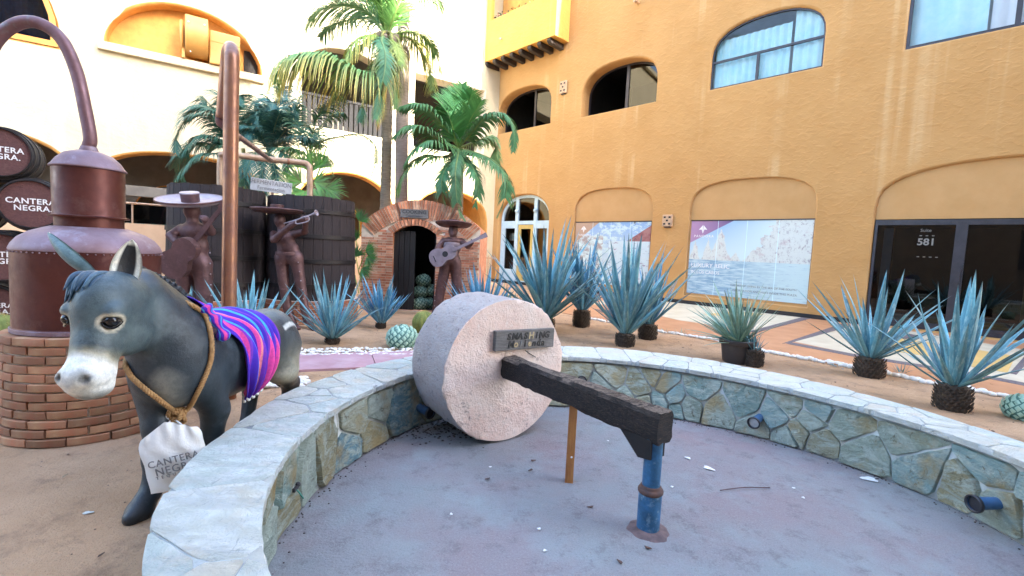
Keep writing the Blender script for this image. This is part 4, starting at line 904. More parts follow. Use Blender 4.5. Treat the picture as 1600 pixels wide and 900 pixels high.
mb = MB(); mb.lathe([(0, zt_), (RB+.005, zt_), (RB+.006, zt_+.035), (RB, zt_+.04), (RB-.002, 1.42), (RB, 1.455)], (SX, SY, 0), 72); mb.obj('kettle', M['copper'], stl, sharp=40)
mb = MB(); mb.lathe([(RB+.004, zt_), (RB+.012, zt_+.002), (RB+.012, zt_+.03), (RB+.004, zt_+.034)], (SX, SY, 0), 72); mb.obj('foot_band', M['copper_dusty'], stl, sharp=40)
mb = MB(); mb.lathe([(RB+.004, 1.452), (RB+.006, 1.462), (RB*.98, 1.50), (RB*.90, 1.55), (RB*.76, 1.595), (RB*.60, 1.625), (.232, 1.64)], (SX, SY, 0), 72); sh = mb.obj('shoulder', M['copper_dusty'], stl, True)
mb = MB(); 
for k in range(64):
    a = 2*PI*k/64; mb.ball((SX+(RB+.004)*math.cos(a), SY+(RB+.004)*math.sin(a), 1.44), .006, 6, 4)
o = mb.obj('rivet_row', M['copper_dusty'], stl, True); o['kind'] = 'stuff'
mb = MB(); mb.lathe([(.212, 1.63), (.212, 1.72)], (SX, SY, 0), 56); mb.obj('neck_band', M['copper'], stl, True)
mb = MB(); mb.lathe([(.216, 1.715), (.245, 1.712), (.248, 1.722), (.224, 1.728), (.220, 1.74), (.222, 2.085), (.23, 2.09)], (SX, SY, 0), 56); mb.obj('collar', M['copper'], stl, sharp=30)
mb = MB(); mb.lathe([(.227, 2.088), (.236, 2.092), (.234, 2.102), (.222, 2.115), (.195, 2.16), (.15, 2.205), (.09, 2.23), (.04, 2.238)], (SX, SY, 0), 56); mb.obj('dome_cap', M['copper_dusty'], stl, True)
top = Vector((SX, SY, 2.22))
npts = [top, top+Vector((0,0,.05))]+[D(px, py, DS+dd) for px, py, dd in ((141,215,0),(133,170,0),(119,110,0),(95,60,-.02),(60,36,-.05),(25,38,-.08),(-8,66,-.1),(-30,120,-.12),(-44,200,-.13),(-52,300,-.13),(-56,420,-.13))]
mb = MB(); mb.tube(spline(npts, 6), .044, 16); mb.obj('swan_neck', M['neck'], stl, True)
mb = MB(); mb.lathe([(.055, -.0), (.06, .02), (.05, .05)], top+Vector((0,0,-.0)), 20); mb.obj('neck_flange', M['copper_dusty'], stl, True)
# second copper pipe, goose necked, running to the vats
DP = 4.5; cp = thing('copper_pipe', D(357, 560, DP)*1, 'tall upright copper pipe with a tight bend at its top, standing behind the donkey', 'pipe')
foot = G(357, 640, GZ); fp = D(358, 460, DP); 
mb = MB(); pts = [Vector((fp.x, fp.y, GZ)), fp, D(360, 300, DP), D(361, 180, DP), D(362, 100, DP)]+[D(x, y, DP+d) for x, y, d in ((362,86,.02),(361.5,78,.08),(360,76,.18),(357,84,.30),(355,105,.38),(351,150,.45),(348,185,.5))]
mb.tube(spline(pts, 6), [.066]*1 if False else .064, 18); mb.obj('upright_pipe', M['copper_pipe'], cp, True)
mb = MB(); mb.tube(spline([D(348,182,DP+.5), D(349,193,DP+.6), D(362,206,DP+1.0), D(385,222,DP+2.0), D(425,252,DP+4.3)], 6), [.066]*6+[.050]*7+[.036]*12, 14); mb.obj('slanting_pipe', M['neck'], cp, True)
# pale frame pipe over the vats
DV = 9.2; tp = thing('vat_feed_pipe', G(480, 500, GZ), 'pale tan pipe bending over the dark vats behind the copper pipe', 'pipe')
mb = MB(); mb.tube(spline([D(344,300,DV-.6), D(344,262,DV-.6), D(346,246,DV-.6), D(354,241,DV-.6), D(420,249,DV-.2), D(470,254,DV+.05), D(481,258,DV+.1), D(484.5,268,DV+.1), D(484,315,DV+.1)], 6), .055, 12); mb.obj('pipe_run', M['tan_pipe'], tp, True)
for px, py, dd in ((400,247,-.3),(451,252.5,-.05)):
    c = D(px, py, DV+dd); mb = MB(); mb.lathe([(.06,-.02),(.064,0),(.06,.02)], c, 14, (D(470,254,DV+.05)-D(420,249,DV-.2))); mb.obj('coupling_ring', M['copper_pipe'], tp, True)
# ================================================================== VATS
def vat(pxl, pxr, pyt, dist, label, zb=.5):
    a, b = D(pxl, pyt, dist), D(pxr, pyt, dist); c = (a+b)/2; rad = (b-a).length/2; zt = c.z; c.z = 0
    t = thing('wooden_vat', (c.x, c.y, zb), label, 'vat', 'dark wooden vats'); ns = 30; mb0 = MB(); mb0.lathe([(rad*1.02-.05, zb+.02), (rad-.05, zt-.12), (0, zt-.12)], c, 30); mb0.obj('vat_lining', M['dark'], t)
    sts = []
    for v in range(3):
        mb = MB(); an = 2*PI/ns-.005; vs = []
        for z in (zb, zb+(zt-zb)*.5, zt+(.0, .012, -.008)[v]):
            rr_ = rad*(1.06-.06*(z-zb)/(zt-zb))
            for k, (a_, r_) in enumerate(((-.5, rr_-.04), (-.5, rr_-.006), (-.40, rr_), (.40, rr_), (.5, rr_-.006), (.5, rr_-.04))):
                vs.append((r_*math.cos(an*a_), r_*math.sin(an*a_), z))
        mb.add(vs, [(i*6+k, i*6+(k+1)%6, (i+1)*6+(k+1)%6, (i+1)*6+k) for i in range(2) for k in range(6)]+[(12,13,14,15,16,17)]); sts.append(mb.mesh('stave', M['vat']))
    for k in range(ns):
        o = link('stave', sts[rng.randrange(3)]); o.location = (c.x, c.y, 0); o.rotation_euler = (0, 0, 2*PI*k/ns); put(o, t)
    for f in (.14, .38, .62, .86):
        z = zb+(zt-zb)*f; rr_ = rad*(1.06-.06*f)+.004; mb = MB(); mb.lathe([(rr_, z-.04), (rr_+.016, z-.038), (rr_+.014, z+.038), (rr_-.002, z+.04)], c, 48); mb.obj('hoop', M['hoop'], t, sharp=40)
    return c, rad
vat(276, 407, 296, 8.9, 'dark wooden vat directly behind the copper pipe'); vc, vr = vat(426, 551, 312, 9.6, 'dark wooden vat left of the brick hut, behind the trumpet statue')
pl = thing('vat_plinth', (vc.x, vc.y, GZ), 'low brick plinth carrying the dark vats', 'plinth'); mb = MB(); mb.lathe([(vr*1.12, GZ), (vr*1.12, .5), (0, .5)], vc, 40); mb.obj('core', M['brickmortar'], pl)
a, b = D(276,296,8.9), D(407,296,8.9); vc2 = (a+b)/2; vr2 = (b-a).length/2; mb = MB(); mb.lathe([(vr2*1.12, GZ), (vr2*1.12, .5), (0, .5)], (vc2.x, vc2.y, 0), 40); mb.obj('core', M['brickmortar'], pl)
for c_, r_ in (((vc.x, vc.y), vr*1.12), ((vc2.x, vc2.y), vr2*1.12)):
    n_ = 20; bmx = brick_mesh(2*PI/n_-.02, r_+.015, .062, .08, 4)
    for i in range(6):
        for k in range(n_):
            a = 2*PI*(k+.5*(i%2))/n_
            if math.sin(a) < .25: o = link('brick', bmx); o.location = (c_[0], c_[1], GZ+.037+i*.073); o.rotation_euler = (0,0,a); put(o, pl)
# fermentation sign
sgc = D(424, 291, 9.15); xd = (D(452,293.5,9.25)-D(396,285,9.05)).normalized(); 
fs_ = thing('fermentation_sign', sgc, 'pale grey board with faded lettering FERMENTATION on a post between the two vats', 'sign'); yd = Vector((0,0,1)); yd = (yd-xd*yd.dot(xd)).normalized(); nz = xd.cross(yd)
mb = MB(); vs = [sgc+xd*a*.355+yd*b*.115+nz*c for c in (-.02, .0) for a, b in ((-1,-1),(1,-1),(1,1),(-1,1))]; mb.add(vs, [(0,3,2,1),(4,5,6,7),(0,1,5,4),(1,2,6,5),(2,3,7,6),(3,0,4,7)]); mb.obj('board', M['sign_grey'], fs_)
text('FERMENTATION', .115, sgc+yd*.05+nz*.003, xd, yd, M['ink_grey'], fs_, wx=.82); text('Fermentación', .10, sgc-yd*.055+nz*.003, xd, yd, M['ink_grey'], fs_, wx=.85)
mb = MB(); mb.tube([sgc+Vector((0,.04,.1)), Vector((sgc.x, sgc.y+.04, .1))], .03, 8); mb.obj('post', M['tan_pipe'], fs_)
# ================================================================== BARRELS
def barrel(px, py, dist, label, txt=True, turn=.75):
    c = D(px, py, dist); axis = Vector((turn, -1, 0)).normalized(); t = thing('barrel', c, label, 'barrel', 'black barrels stacked at the left edge')
    RR = .345; prof = [(RR*.90, 0), (RR*.905, -.02), (RR*1.0, -.25), (RR*1.04, -.45), (RR*1.0, -.65), (RR*.9, -.9), (0, -.9)]
    mb = MB(); mb.lathe(prof, c, 40, axis); mb.obj('staves', M['barrel_body'], t, sharp=40)
    mb = MB(); mb.lathe([(RR*.90, -.001), (RR*.915, .012), (RR*.875, .014), (RR*.86, -.02)], c, 40, axis); mb.obj('chime_ring', M['hoop'], t, sharp=40)
    for z in (-.10, -.28, -.62, -.8):
        r_ = RR*(.955 if z in (-.1, -.8) else 1.022); mb = MB(); mb.lathe([(r_-.006, z-.025), (r_+.008, z-.022), (r_+.008, z+.022), (r_-.01, z+.025)], c, 40, axis); mb.obj('hoop', M['hoop'], t, sharp=40)
    mb = MB(); mb.lathe([(RR*.86, -.018), (.001, -.018)], c, 40, axis); hd = mb.obj('head', M['barrel_head'], t)
    xd_ = Vector((-axis.y, axis.x, 0)); xd_ = xd_ if xd_.x > 0 else -xd_; o_ = c+axis*(-.012)
    text('CANTERA', .098, o_+Vector((0,0,.035)), xd_, ZD, M['paint_white'], hd, bold=.002, space=1.08); text('NEGRA.', .098, o_+Vector((0,0,-.055))+xd_*.02, xd_, ZD, M['paint_white'], hd, bold=.002, space=1.08)
    return t
barrel(-3, 237, 6.2, 'top barrel of the stack, its brown head cut off by the left frame edge'); barrel(48, 319, 6.2, 'barrel whose full oval head reads CANTERA NEGRA, second from the top')
barrel(0, 402, 6.2, 'third barrel down at the left edge, beside the shoulder of the still'); barrel(-16, 482, 6.5, 'lowest barrel at the left edge, mostly in shadow'); barrel(70, 480, 6.9, 'barrel hidden low behind the still kettle, only its dark rim showing')
barrel(-62, 322, 6.3, 'barrel just outside the left edge in the second row')
for o in COL.objects:
    if o.name == 'barrel.005': pass
# ================================================================== BRICK HUT
HD = 11.36; hl, hr = D(562, 470, HD), D(746, 470, HD); hb = thing('brick_hut', D(650, 485, HD), 'small arched red brick oven hut with an open black door under the palm', 'hut')
hb.location.z = GZ; HF = Frame(Vector((hl.x, HD, 0)), Vector((1,0,0)), Vector((0,-1,0))); HWd = hr.x-hl.x
zs = zat(355, HD, 650); ztp = zat(313, HD, 650); du0 = D(613, 400, HD).x-hl.x; du1 = D(681, 400, HD).x-hl.x; dzs = zat(366, HD, 650); dzt = zat(352, HD, 650)
def arcpts(u0, u1, vs_, vt, n):
    w_, h_ = (u1-u0)/2, vt-vs_; r = (w_*w_+h_*h_)/(2*h_); cy = vt-r; c = (u0+u1)/2; a = math.asin(w_/r) if h_ < w_ else PI-math.asin(w_/r)
    return [(c+r*math.sin(a-2*a*k/n), cy+r*math.cos(a-2*a*k/n)) for k in range(n+1)], (c, cy, r, a)
op, oc = arcpts(0, HWd, zs, ztp, 24); dp, dc = arcpts(du0, du1, dzs, dzt, 12)
hole = [(du0, GZ), (du1, GZ)]+dp; outer = [(0, 0), (HWd, 0)]+op
hole2 = [(du0, .0+.07), (du1, .07)]+dp
wall('front_mortar', HF, outer, [hole2], M['brickmortar'], hb, -.012)
# barrel vaulted body
mb = MB(); prof = [(0, 0)]+[p for p in op[::-1]]+[(HWd, 0)]; n = len(prof); vs = [HF.P(u, v, w_) for w_ in (-.012, -3.0) for u, v in prof]; mb.add(vs, [(k, k+1, k+1+n, k+n) for k in range(n-1)]+[tuple(range(n, 2*n))]); mb.obj('vault', M['brick_pale'], hb, sharp=50)
mb = MB(); n = len(hole2); vs = [HF.P(u, v, w_) for w_ in (-.013, -.28) for u, v in hole2]; mb.add(vs, [(k, (k+1)%n, (k+1)%n+n, k+n) for k in range(n)]); mb.obj('door_reveal', M['brick_pale'], hb)
room(HF, du0-.3, du1+.25, .065, 2.3, -.29, 1.9, M['dark'], hb)
def bcol(): 
    k = rng.uniform(.65, 1.15); b = rng.choice([(.56,.26,.16), (.62,.33,.22), (.50,.21,.13), (.68,.46,.34), (.58,.30,.20)]); return tuple(x*k for x in b)
# radial bricks of the gable arch and the door arch: each its own
def inside_outer(u, v): return v < oc[1]+math.sqrt(max(0, oc[2]**2-(u-oc[0])**2))
def vouss(cx, cy, r0, r1, a, hw0, hw1, pro=.012):
    mb = MB(); vs = []
    for w_ in (-.05, pro):
        for r_, h_ in ((r0, hw0), (r1, hw1)):
            for s_ in (-1, 1): vs.append(HF.P(cx+r_*math.sin(a)+s_*h_*math.cos(a), cy+r_*math.cos(a)-s_*h_*math.sin(a), w_))
    mb.add(vs, [(4,5,7,6),(0,1,5,4),(2,6,7,3),(0,4,6,2),(1,3,7,5)]); return mb
nv = 44
for k in range(nv):
    a = -oc[3]*.985+2*oc[3]*.985*(k+.5)/nv; da = oc[3]*.985/nv; r1 = oc[2]+.012; r0 = oc[2]-.36-.05*math.cos(a*1.3)
    vouss(oc[0], oc[1], r0, r1, a, r0*da*.74, r1*da*.76, .016+rng.uniform(-.004, .006)).obj('arch_brick', M['brick_pale'], hb)
nd = 16
for k in range(nd):
    a = -dc[3]*1.05+2*dc[3]*1.05*(k+.5)/nd; da = dc[3]*1.05/nd; vouss(dc[0], dc[1], dc[2], dc[2]+.15, a, dc[2]*da*.74, (dc[2]+.15)*da*.74, .024).obj('arch_brick', M['brick_pale'], hb)
mb = MB(); bh, bw_ = .062, .20; z = GZ+.01; i = 0; nbr = 0
while z < ztp:
    u = -(i % 2)*bw_*.5+.0
    while u < HWd:
        a0, a1 = max(u, 0)+.006, min(u+bw_, HWd)-.006; zc = z+bh/2; cu = (a0+a1)/2; u += bw_
        if a1-a0 < .03: continue
        rr_ = math.hypot(cu-oc[0], zc-oc[1])
        if zc > zs-.25 and rr_ > oc[2]-.38-.05: continue
        if zc < dzs+.03 and (a1 > du0-.14 and a0 < du1+.14):
            if a0 < du0-.16: a1 = du0-.15
            elif a1 > du1+.16: a0 = du1+.15
            else: continue
        if zc >= dzs+.03 and math.hypot(cu-dc[0], zc-dc[1]) < dc[2]+.19 and du0-.25 < cu < du1+.25: continue
        mb.fbox(HF, a0, a1, z, z+bh-.012, -.05, rng.uniform(.0, .012), bcol()); nbr += 1
    z += bh; i += 1
z = GZ+.01
while z < dzs:
    for u0_, u1_ in ((du0-.145, du0-.0), (du1+.0, du1+.145)): mb.fbox(HF, u0_, u1_, z, z+bh-.012, -.05, .020+rng.uniform(-.004, .004), bcol())
    z += bh
for v, f in ((zs+.02, 0),):  pass
o = mb.obj('wall_bricks', M['brick_v'], hb, cols=True); o['kind'] = 'stuff'
dm = (du0+du1)/2
for k in range(4):
    mb = MB(); w1 = (dm-du0)/4; mb.fbox(HF, du0+w1*k+.004, du0+w1*(k+1)-.004, .08, min(dzs+.07, dzt-.03)-.03*(k == 0), -.16, -.11+.004*(k%2)); mb.obj('door_plank', M['black_door'], hb)
for k in range(3):
    mb = MB(); mb.box(HF.P(du1-.03, 1.02, -.22-.19*k), (.05, .18, 1.9)); mb.obj('door_plank', M['black_door'], hb)
hs_ = thing('oven_sign', HF.P(HWd*.47, 2.2, .03), 'small weathered grey sign board on the brick arch of the hut', 'sign'); su, sv = (D(648, 334, HD).x-hl.x), zat(334, HD, 648); sw = (D(670,334,HD).x-D(627,334,HD).x)/2
mb = MB(); mb.fbox(HF, su-sw, su+sw, sv-.10, sv+.10, .018, .05); mb.obj('board', M['plaque'], hs_)
text('COOKING', .12, HF.P(su, sv+.035, .052), HF.d, ZD, M['ink'], hs_, bold=.002); text('Cocimiento', .085, HF.P(su, sv-.055, .052), HF.d, ZD, M['ink'], hs_)
# piñas: scaly agave hearts
def pina(c, r, label, m1, m2, group=None, squash=.82, cat='agave heart', tilt=None, N=110, name='agave_heart'):
    c = Vector(c); t = thing(name, c, label, cat, group); mb = MB(); mb.ball(c+Vector((0,0,r*squash*.72)), (r*.94, r*.94, r*squash*.94), 20, 12); mb.obj('core', m2, t, True); mb = MB()
    for k in range(N):
        h = 1-2*(k+.5)/N
        if h < -.85: continue
        a = k*2.39996; rr_ = math.sqrt(1-h*h); nrm = Vector((rr_*math.cos(a), rr_*math.sin(a), h)); p = Vector((nrm.x*r, nrm.y*r, nrm.z*r*squash)); s_ = r*.30*(1+rng.uniform(-.12,.12))
        tn = Vector((-math.sin(a), math.cos(a), 0)); up_ = nrm.cross(tn).normalized()*(-1 if nrm.cross(tn).z < 0 else 1); q = c+Vector((0,0,r*squash*.72))+p
        vs = [q-tn*s_*.52-nrm*s_*.15, q-up_*s_*.62-nrm*s_*.1, q+tn*s_*.52-nrm*s_*.15, q+up_*s_*.55+nrm*s_*.13, q+nrm*s_*.16]
        mb.add(vs, [(0,1,4),(1,2,4),(2,3,4),(3,0,4)])
    mb.obj('leaf_scales', m1, t)['kind'] = 'stuff'; return t
pz = pina(G(628, 543), .24, 'mint green agave heart lying by the pebble row left of the millstone', M['pina'], M['pina_dark'], squash=.85)
pina(G(1600, 655), .19, 'pale green agave heart cut off by the right edge of the frame', M['pina'], M['pina_dark'])
for (du, dz, dw, r), lb in zip(((.62,.07,-.45,.20),(.80,.07,-.7,.19),(.60,.37,-.55,.19),(.82,.40,-.75,.19),(.66,.66,-.6,.19),(.55,.35,-.95,.2)), ('agave heart at the foot of the pile in the hut, next to the door leaf','agave heart at the foot of the pile, deeper and right','middle agave heart in front in the hut pile','agave heart in the middle of the pile, right and behind','topmost agave heart of the pile in the hut','agave heart at the dark back of the hut pile')):
    pina(HF.P(du0+du*(du1-du0)/1.0*.95, dz, dw), r, lb, M['pina'], M['pina_dark'], 'agave hearts piled in the hut', .85, N=80)
# round cacti
def cactus(c, r, label, name='barrel_cactus'):
    t = thing(name, c, label, 'cactus'); mb = MB(); vs = []; n = 60; m_ = 14
    for i in range(m_+1):
        th = PI*.9*i/m_+.02
        for k in range(n):
            a = 2*PI*k/n; q = 1+.07*math.cos(a*15); rr_ = r*math.sin(th)*q; vs.append((c.x+rr_*math.cos(a), c.y+rr_*math.sin(a), c.z+r*.9+r*math.cos(th)*(1.1)))
    mb.add(vs, [(i*n+k, (i+1)*n+k, (i+1)*n+(k+1)%n, i*n+(k+1)%n) for i in range(m_) for k in range(n)]); mb.obj('body', M['cactus'], t, True)
    mb = MB()
    for k in range(420):
        j = rng.randrange(15); a = 2*PI*j/15+rng.uniform(-.03, .03); th = rng.uniform(.05, 2.3); d = Vector((math.sin(th)*math.cos(a), math.sin(th)*math.sin(a), math.cos(th))); p = Vector((c.x, c.y, c.z+r*.9))+Vector((d.x*r*1.07, d.y*r*1.07, d.z*r*1.1))
        e = (d+Vector((rng.uniform(-.8,.8), rng.uniform(-.8,.8), rng.uniform(-.8,.8)))).normalized()*r*.16; s_ = d.orthogonal().normalized()*r*.012; mb.add([p-s_, p+s_, p+e], [(0,1,2)])
    mb.obj('spines', simple('yellow_spine', (.55,.45,.15)) if 'yellow_spine' not in bpy.data.materials else bpy.data.materials['yellow_spine'], t)['kind'] = 'stuff'
cactus(G(662, 520), .20, 'round golden barrel cactus partly behind the top of the millstone'); cactus(G(2, 545, GZ), .22, 'round golden barrel cactus at the left edge below the barrels')
# ================================================================== WHITE PEBBLES
pm = []
for k in range(5):
    mb = MB(); mb.ball((0,0,0), (1, .8, .6), 12, 8); mb.v = [tuple(Vector(v)*(1+.22*noise.noise(Vector(v)*1.3+Vector((k*9, 0, 0))))) for v in mb.v]; pm.append(mb.mesh('pebble', M['pebble'], True))
npb = 0
def pebble(p, s):
    global npb
    o = link('pebble', rng.choice(pm)); o.location = p; o.scale = (s, s*rng.uniform(.8, 1.1), s*rng.uniform(.8, 1)); o.rotation_euler = (rng.uniform(-.3, .3), rng.uniform(-.3, .3), rng.uniform(0, 6)); npb += 1
    return tag(o, 'white rounded pebble in the borders of the purple path', 'pebble', 'white pebbles along the purple path')
for lo, hi, a, b, w_, rows_ in ((455, 652, 550, 549, .16, 3), (380, 480, 602, 594, .22, 3)):
    n_ = int((hi-lo)/5.2)
    for k in range(n_):
        px = lo+(hi-lo)*k/n_; py = a+(b-a)*k/n_
        for j in range(rows_): pebble(G(px+rng.uniform(-2, 2), py+(j-1)*4.2+rng.uniform(-1, 1), GZ+.02), rng.uniform(.026, .045))
for j in range(22): pebble(G(rng.uniform(398, 480), rng.uniform(592, 606), GZ+.03), rng.uniform(.03, .05))
mb = MB()
def prow(A, B, n_, w_, s0):
    for k in range(n_):
        p = A+(B-A)*((k+rng.uniform(-.4, .4))/n_); s = rng.uniform(*s0); p = p+pv*rng.uniform(-w_, w_); mb.ball((p.x, p.y, GZ+s*.4), (s*1.1, s*.9, s*.7), 8, 5, Matrix.Rotation(rng.uniform(0, 3), 3, 'Z'))
for i in range(len(PB)-1):
    L2 = (PB[i+1]-PB[i]).length; wd = .05 if i in (0, 1, 2) else .07; prow(PB[i]-pv*.10, PB[i+1]-pv*.10, int(L2*(38 if i > 2 else 26)), wd, (.03, .055))
prow(walkline(-9, -.1), walkline(-2.2, -.1), 260, .07, (.025, .045)); prow(walkline(-9, .98), walkline(-2.6, .98), 300, .09, (.025, .045))
tag(mb.obj('pebble_border', M['pebble'], smooth=True), 'row of white pebbles dividing the sandy bed from the plaza paving', 'pebbles', kind='stuff')
mb = MB()
for k in range(2600):
    a = rng.uniform(0, 2*PI); r = rng.uniform(2.75, 9); p = wp(a, r, GZ+.006); s = rng.uniform(.002, .008) if rng.random() < .93 else rng.uniform(.008, .016); mb.ball(p, (s, s*.8, s*.6), 5, 3)
tag(mb.obj('soil_grit', simple('soil_grit', (.33,.22,.15), (.20,.13,.09), 30, .9)), 'fine loose grit scattered over the sandy beds', 'grit', kind='stuff')

# leaf litter and small stones on the beds
mb = MB()
for k in range(420):
    a = rng.uniform(0, 2*PI); r = rng.uniform(2.8, 8.5); p = wp(a, r, GZ+.012+.01*rng.random()); s = rng.uniform(.012, .035); q = Matrix.Rotation(rng.uniform(0, 6), 3, 'Z') @ Matrix.Rotation(rng.uniform(-.5, .5), 3, 'X'); c = rng.choice([(.16,.09,.05), (.22,.14,.07), (.10,.06,.04), (.30,.22,.12), (.12,.12,.06)])
    mb.add([p+q@Vector(v)*s for v in ((-1,0,0),(-.3,-.32,.12),(.6,-.2,.05),(1,0,.1),(.5,.25,.0),(-.4,.28,.1))], [(0,1,2,3,4,5)], c)
tag(mb.obj('leaf_litter', simple('dry_leaf_litter', (1,1,1), (.8,.8,.8), 20, .9, vcol=True), cols=True), 'scattered small dry leaves on the sandy beds', 'leaves', kind='stuff')
mb = MB()
for k in range(520):
    a = 2*PI*rng.random(); r = r_bot(a)-abs(rng.gauss(0, .06))-.015; p = wp(a, r, .004); s = rng.uniform(.002, .008); mb.ball(p, (s, s*.8, s*.6), 5, 3)
for k in range(260):
    p = G(rng.gauss(690, 35), rng.gauss(668, 12), .006); s = rng.uniform(.004, .014)
    mb.ball(p, (s, s*.7, s*.5), 5, 3)
tag(mb.obj('floor_grit', simple('dark_floor_grit', (.10,.08,.07), (.05,.04,.04), 30, .9)), 'dark grit and debris gathered along the foot of the well wall', 'grit', kind='stuff')
# ================================================================== AGAVES
def leaf_mesh(name, m, w0, bend, twist, seed, thick=.16):
    rs = random.Random(seed); mb = MB(); vs = []; cs = []; n = 12
    for i in range(n+1):
        t = i/n; w = w0*(.62+.62*math.sin(min(1, t/.45)*PI/2)*1.0)*(1-t**2.2)**.9*(1 if t < .97 else .5); w = max(w, .0015)*.5
        cx = bend*t*t; cz = t*(1-.15*bend*bend*t); a = twist*t; ch = w*(.55-.25*t); th = w*thick+.002*(1-t)
        for dy, dx in ((-w, ch*.0), (0, ch+th), (w, ch*.0), (0, ch-th*.4)):
            y, x = dy*math.cos(a)-dx*math.sin(a), dy*math.sin(a)+dx*math.cos(a); vs.append((cx+x-ch*.0, y, cz))
            e = 1.25 if dy else .85; q = e*(1+.10*math.sin(t*9+seed)); tip = max(0, (t-.93)/.07); base = max(0, 1-t/.12)
            c = [q*(1-.3*base)*(1-.75*tip)+.3*base*k0 for k0 in (1.0, .98, .85)]; 
            if rs.random() < .12: c = [v*.75 for v in c]
            cs.append(tuple(c))
    mb.add(vs, [(i*4+k, i*4+(k+1)%4, (i+1)*4+(k+1)%4, (i+1)*4+k) for i in range(n) for k in range(4)], cs)
    me = mb.mesh(name, m, True, True); me.set_sharp_from_angle(angle=R(40)); return me
LEAF = {k: [leaf_mesh('leaf', M[k], w, b, tw, i) for i, (w, b, tw) in enumerate(((.060, .06, .1), (.068, -.05, -.15), (.055, .14, .2), (.064, .02, .0), (.05, .2, -.3), (.058, -.1, .3)))] for k in ('agave', 'agave_g', 'agave_b')}
LEAFN = [leaf_mesh('leaf', M['agave_g'], w, b, tw, 20+i) for i, (w, b, tw) in enumerate(((.034, .08, .1), (.028, -.04, -.1), (.04, .15, .2)))]
def trunk(t, c, r, h):
    mb = MB(); mb.lathe([(r*.75, c.z-.03), (r*.95, c.z+.06), (r, c.z+h*.6), (r*.85, c.z+h), (r*.3, c.z+h*1.15)], (c.x, c.y, 0), 20); tk = mb.obj('trunk', M['pine'], t, True); mb = MB(); n = int(150*h/.3)
    for k in range(n):
        a = k*2.39996; z = c.z+.01+(h-.01)*k/n; rr_ = r*(.93+.1*math.sin(PI*min(1, (z-c.z)/h*.8+.2))); nr = Vector((math.cos(a), math.sin(a), .25)).normalized(); tn = Vector((-math.sin(a), math.cos(a), 0)); q = Vector((c.x, c.y, z))+Vector((math.cos(a), math.sin(a), 0))*rr_; s_ = .045*rng.uniform(.8, 1.25)
        up_ = Vector((nr.x*.45, nr.y*.45, 1)).normalized(); mb.add([q-tn*s_*.6, q-up_*s_*.6, q+tn*s_*.6, q+up_*s_*.75+nr*s_*.25, q+nr*s_*.42], [(0,1,4),(1,2,4),(2,3,4),(3,0,4)])
    mb.obj('trunk_scales', M['pine'], t)['kind'] = 'stuff'
def agave(px, py, dist, L, label, n=34, spread=58, mk='agave', th=.0, tr=.13, lean=(0, 0), wide=1.0, lo=4, set_=None, seed=1, z=GZ, name='agave', cat='agave', lmin=.7, base=None):
    c = G(px, py, z) if dist is None else Vector((*D(px, py, dist).xy, z))
    if base is not None: c = base.copy()
    t = thing(name, c, label, cat); rs = random.Random(seed); L_s = set_ or LEAF[mk]
    if th: trunk(t, c, tr, th)
    n = int(n*1.3)
    for k in range(n):
        f = (k+.5)/n; tilt = R(lo+(spread-lo)*f**.85)+rs.gauss(0, .05); az = k*2.39996+rs.uniform(-.25, .25); l = L*(1-.12*f)*rs.uniform(lmin, 1.06)
        if rs.random() < .12: l *= .75
        m = Matrix.Translation((lean[0]*0, lean[1]*0, th*.92)) @ Matrix.Rotation(lean[0], 4, 'Y') @ Matrix.Rotation(-lean[1], 4, 'X') @ Matrix.Rotation(az, 4, 'Z') @ Matrix.Rotation(tilt, 4, 'Y') @ Matrix.Translation((.0, 0, .0)) @ Matrix.Diagonal((l, l*wide*rs.uniform(.85, 1.15), l, 1))
        off = Matrix.Translation((math.cos(az)*.03*wide, math.sin(az)*.03*wide, 0)); o = bpy.data.objects.new('leaf', L_s[rs.randrange(len(L_s))]); COL.objects.link(o); o.parent = t; o.matrix_basis = off @ m
    return t
agave(519, 537, None, 1.12, 'medium blue agave in the sandy bed by the pebble row right of the donkey rump', 38, 62, 'agave', .08, .09, seed=2, wide=.9)
agave(595, 513, None, .98, 'small bright blue agave standing before the left side of the brick hut', 30, 44, 'agave_b', .10, .08, seed=3, wide=1.35)
agave(385, 540, 6.6, 1.22, 'blue agave rising behind the donkey back below the copper pipe', 34, 60, 'agave', seed=4)
agave(282, 560, 5.6, .95, 'blue agave between the donkey neck and the guitar statue', 28, 60, 'agave', seed=5)
agave(752, 515, 9.0, 1.35, 'bright blue agave just above the millstone at the feet of the guitar player', 30, 42, 'agave_b', seed=6, wide=1.25)
agave(800, 520, 9.3, .85, 'small green agave between the two larger blue ones above the millstone', 30, 50, 'agave_g', seed=7)
agave(852, 520, None, 2.05, 'largest blue agave, its many leaves fanned out right behind the millstone', 54, 56, 'agave', .28, .16, seed=8, wide=.95)
agave(908, 508, 10.2, 1.75, 'dark blue agave on a scaly trunk behind and right of the largest agave', 34, 44, 'agave_b', .35, .17, seed=9)
agave(976, 541, None, 1.80, 'blue agave on a scaly trunk behind the well rim, left of the black pot', 44, 44, 'agave', .22, .15, seed=10, wide=1.05)
agave(1012, 520, 9.0, 1.45, 'blue agave half hidden behind the one left of the black pot', 28, 42, 'agave_b', .28, .16, seed=11)
agave(1357, 588, None, 1.45, 'wide blue agave on a scaly trunk left of the shop front', 26, 64, 'agave', .27, .175, seed=12, wide=1.15)
agave(1486, 640, None, 1.36, 'nearest blue agave on a thick scaly trunk in front of the shop front', 24, 60, 'agave', .28, .155, seed=13, wide=1.2, lmin=.6)
agave(1408, 583, None, .20, 'tiny agave sprouting among the white pebbles between the two right agaves', 12, 60, 'agave', seed=14)
for k, (px, py) in enumerate(((1052,526),(1062,520),(838+7,512),(1500,565))):
    pass
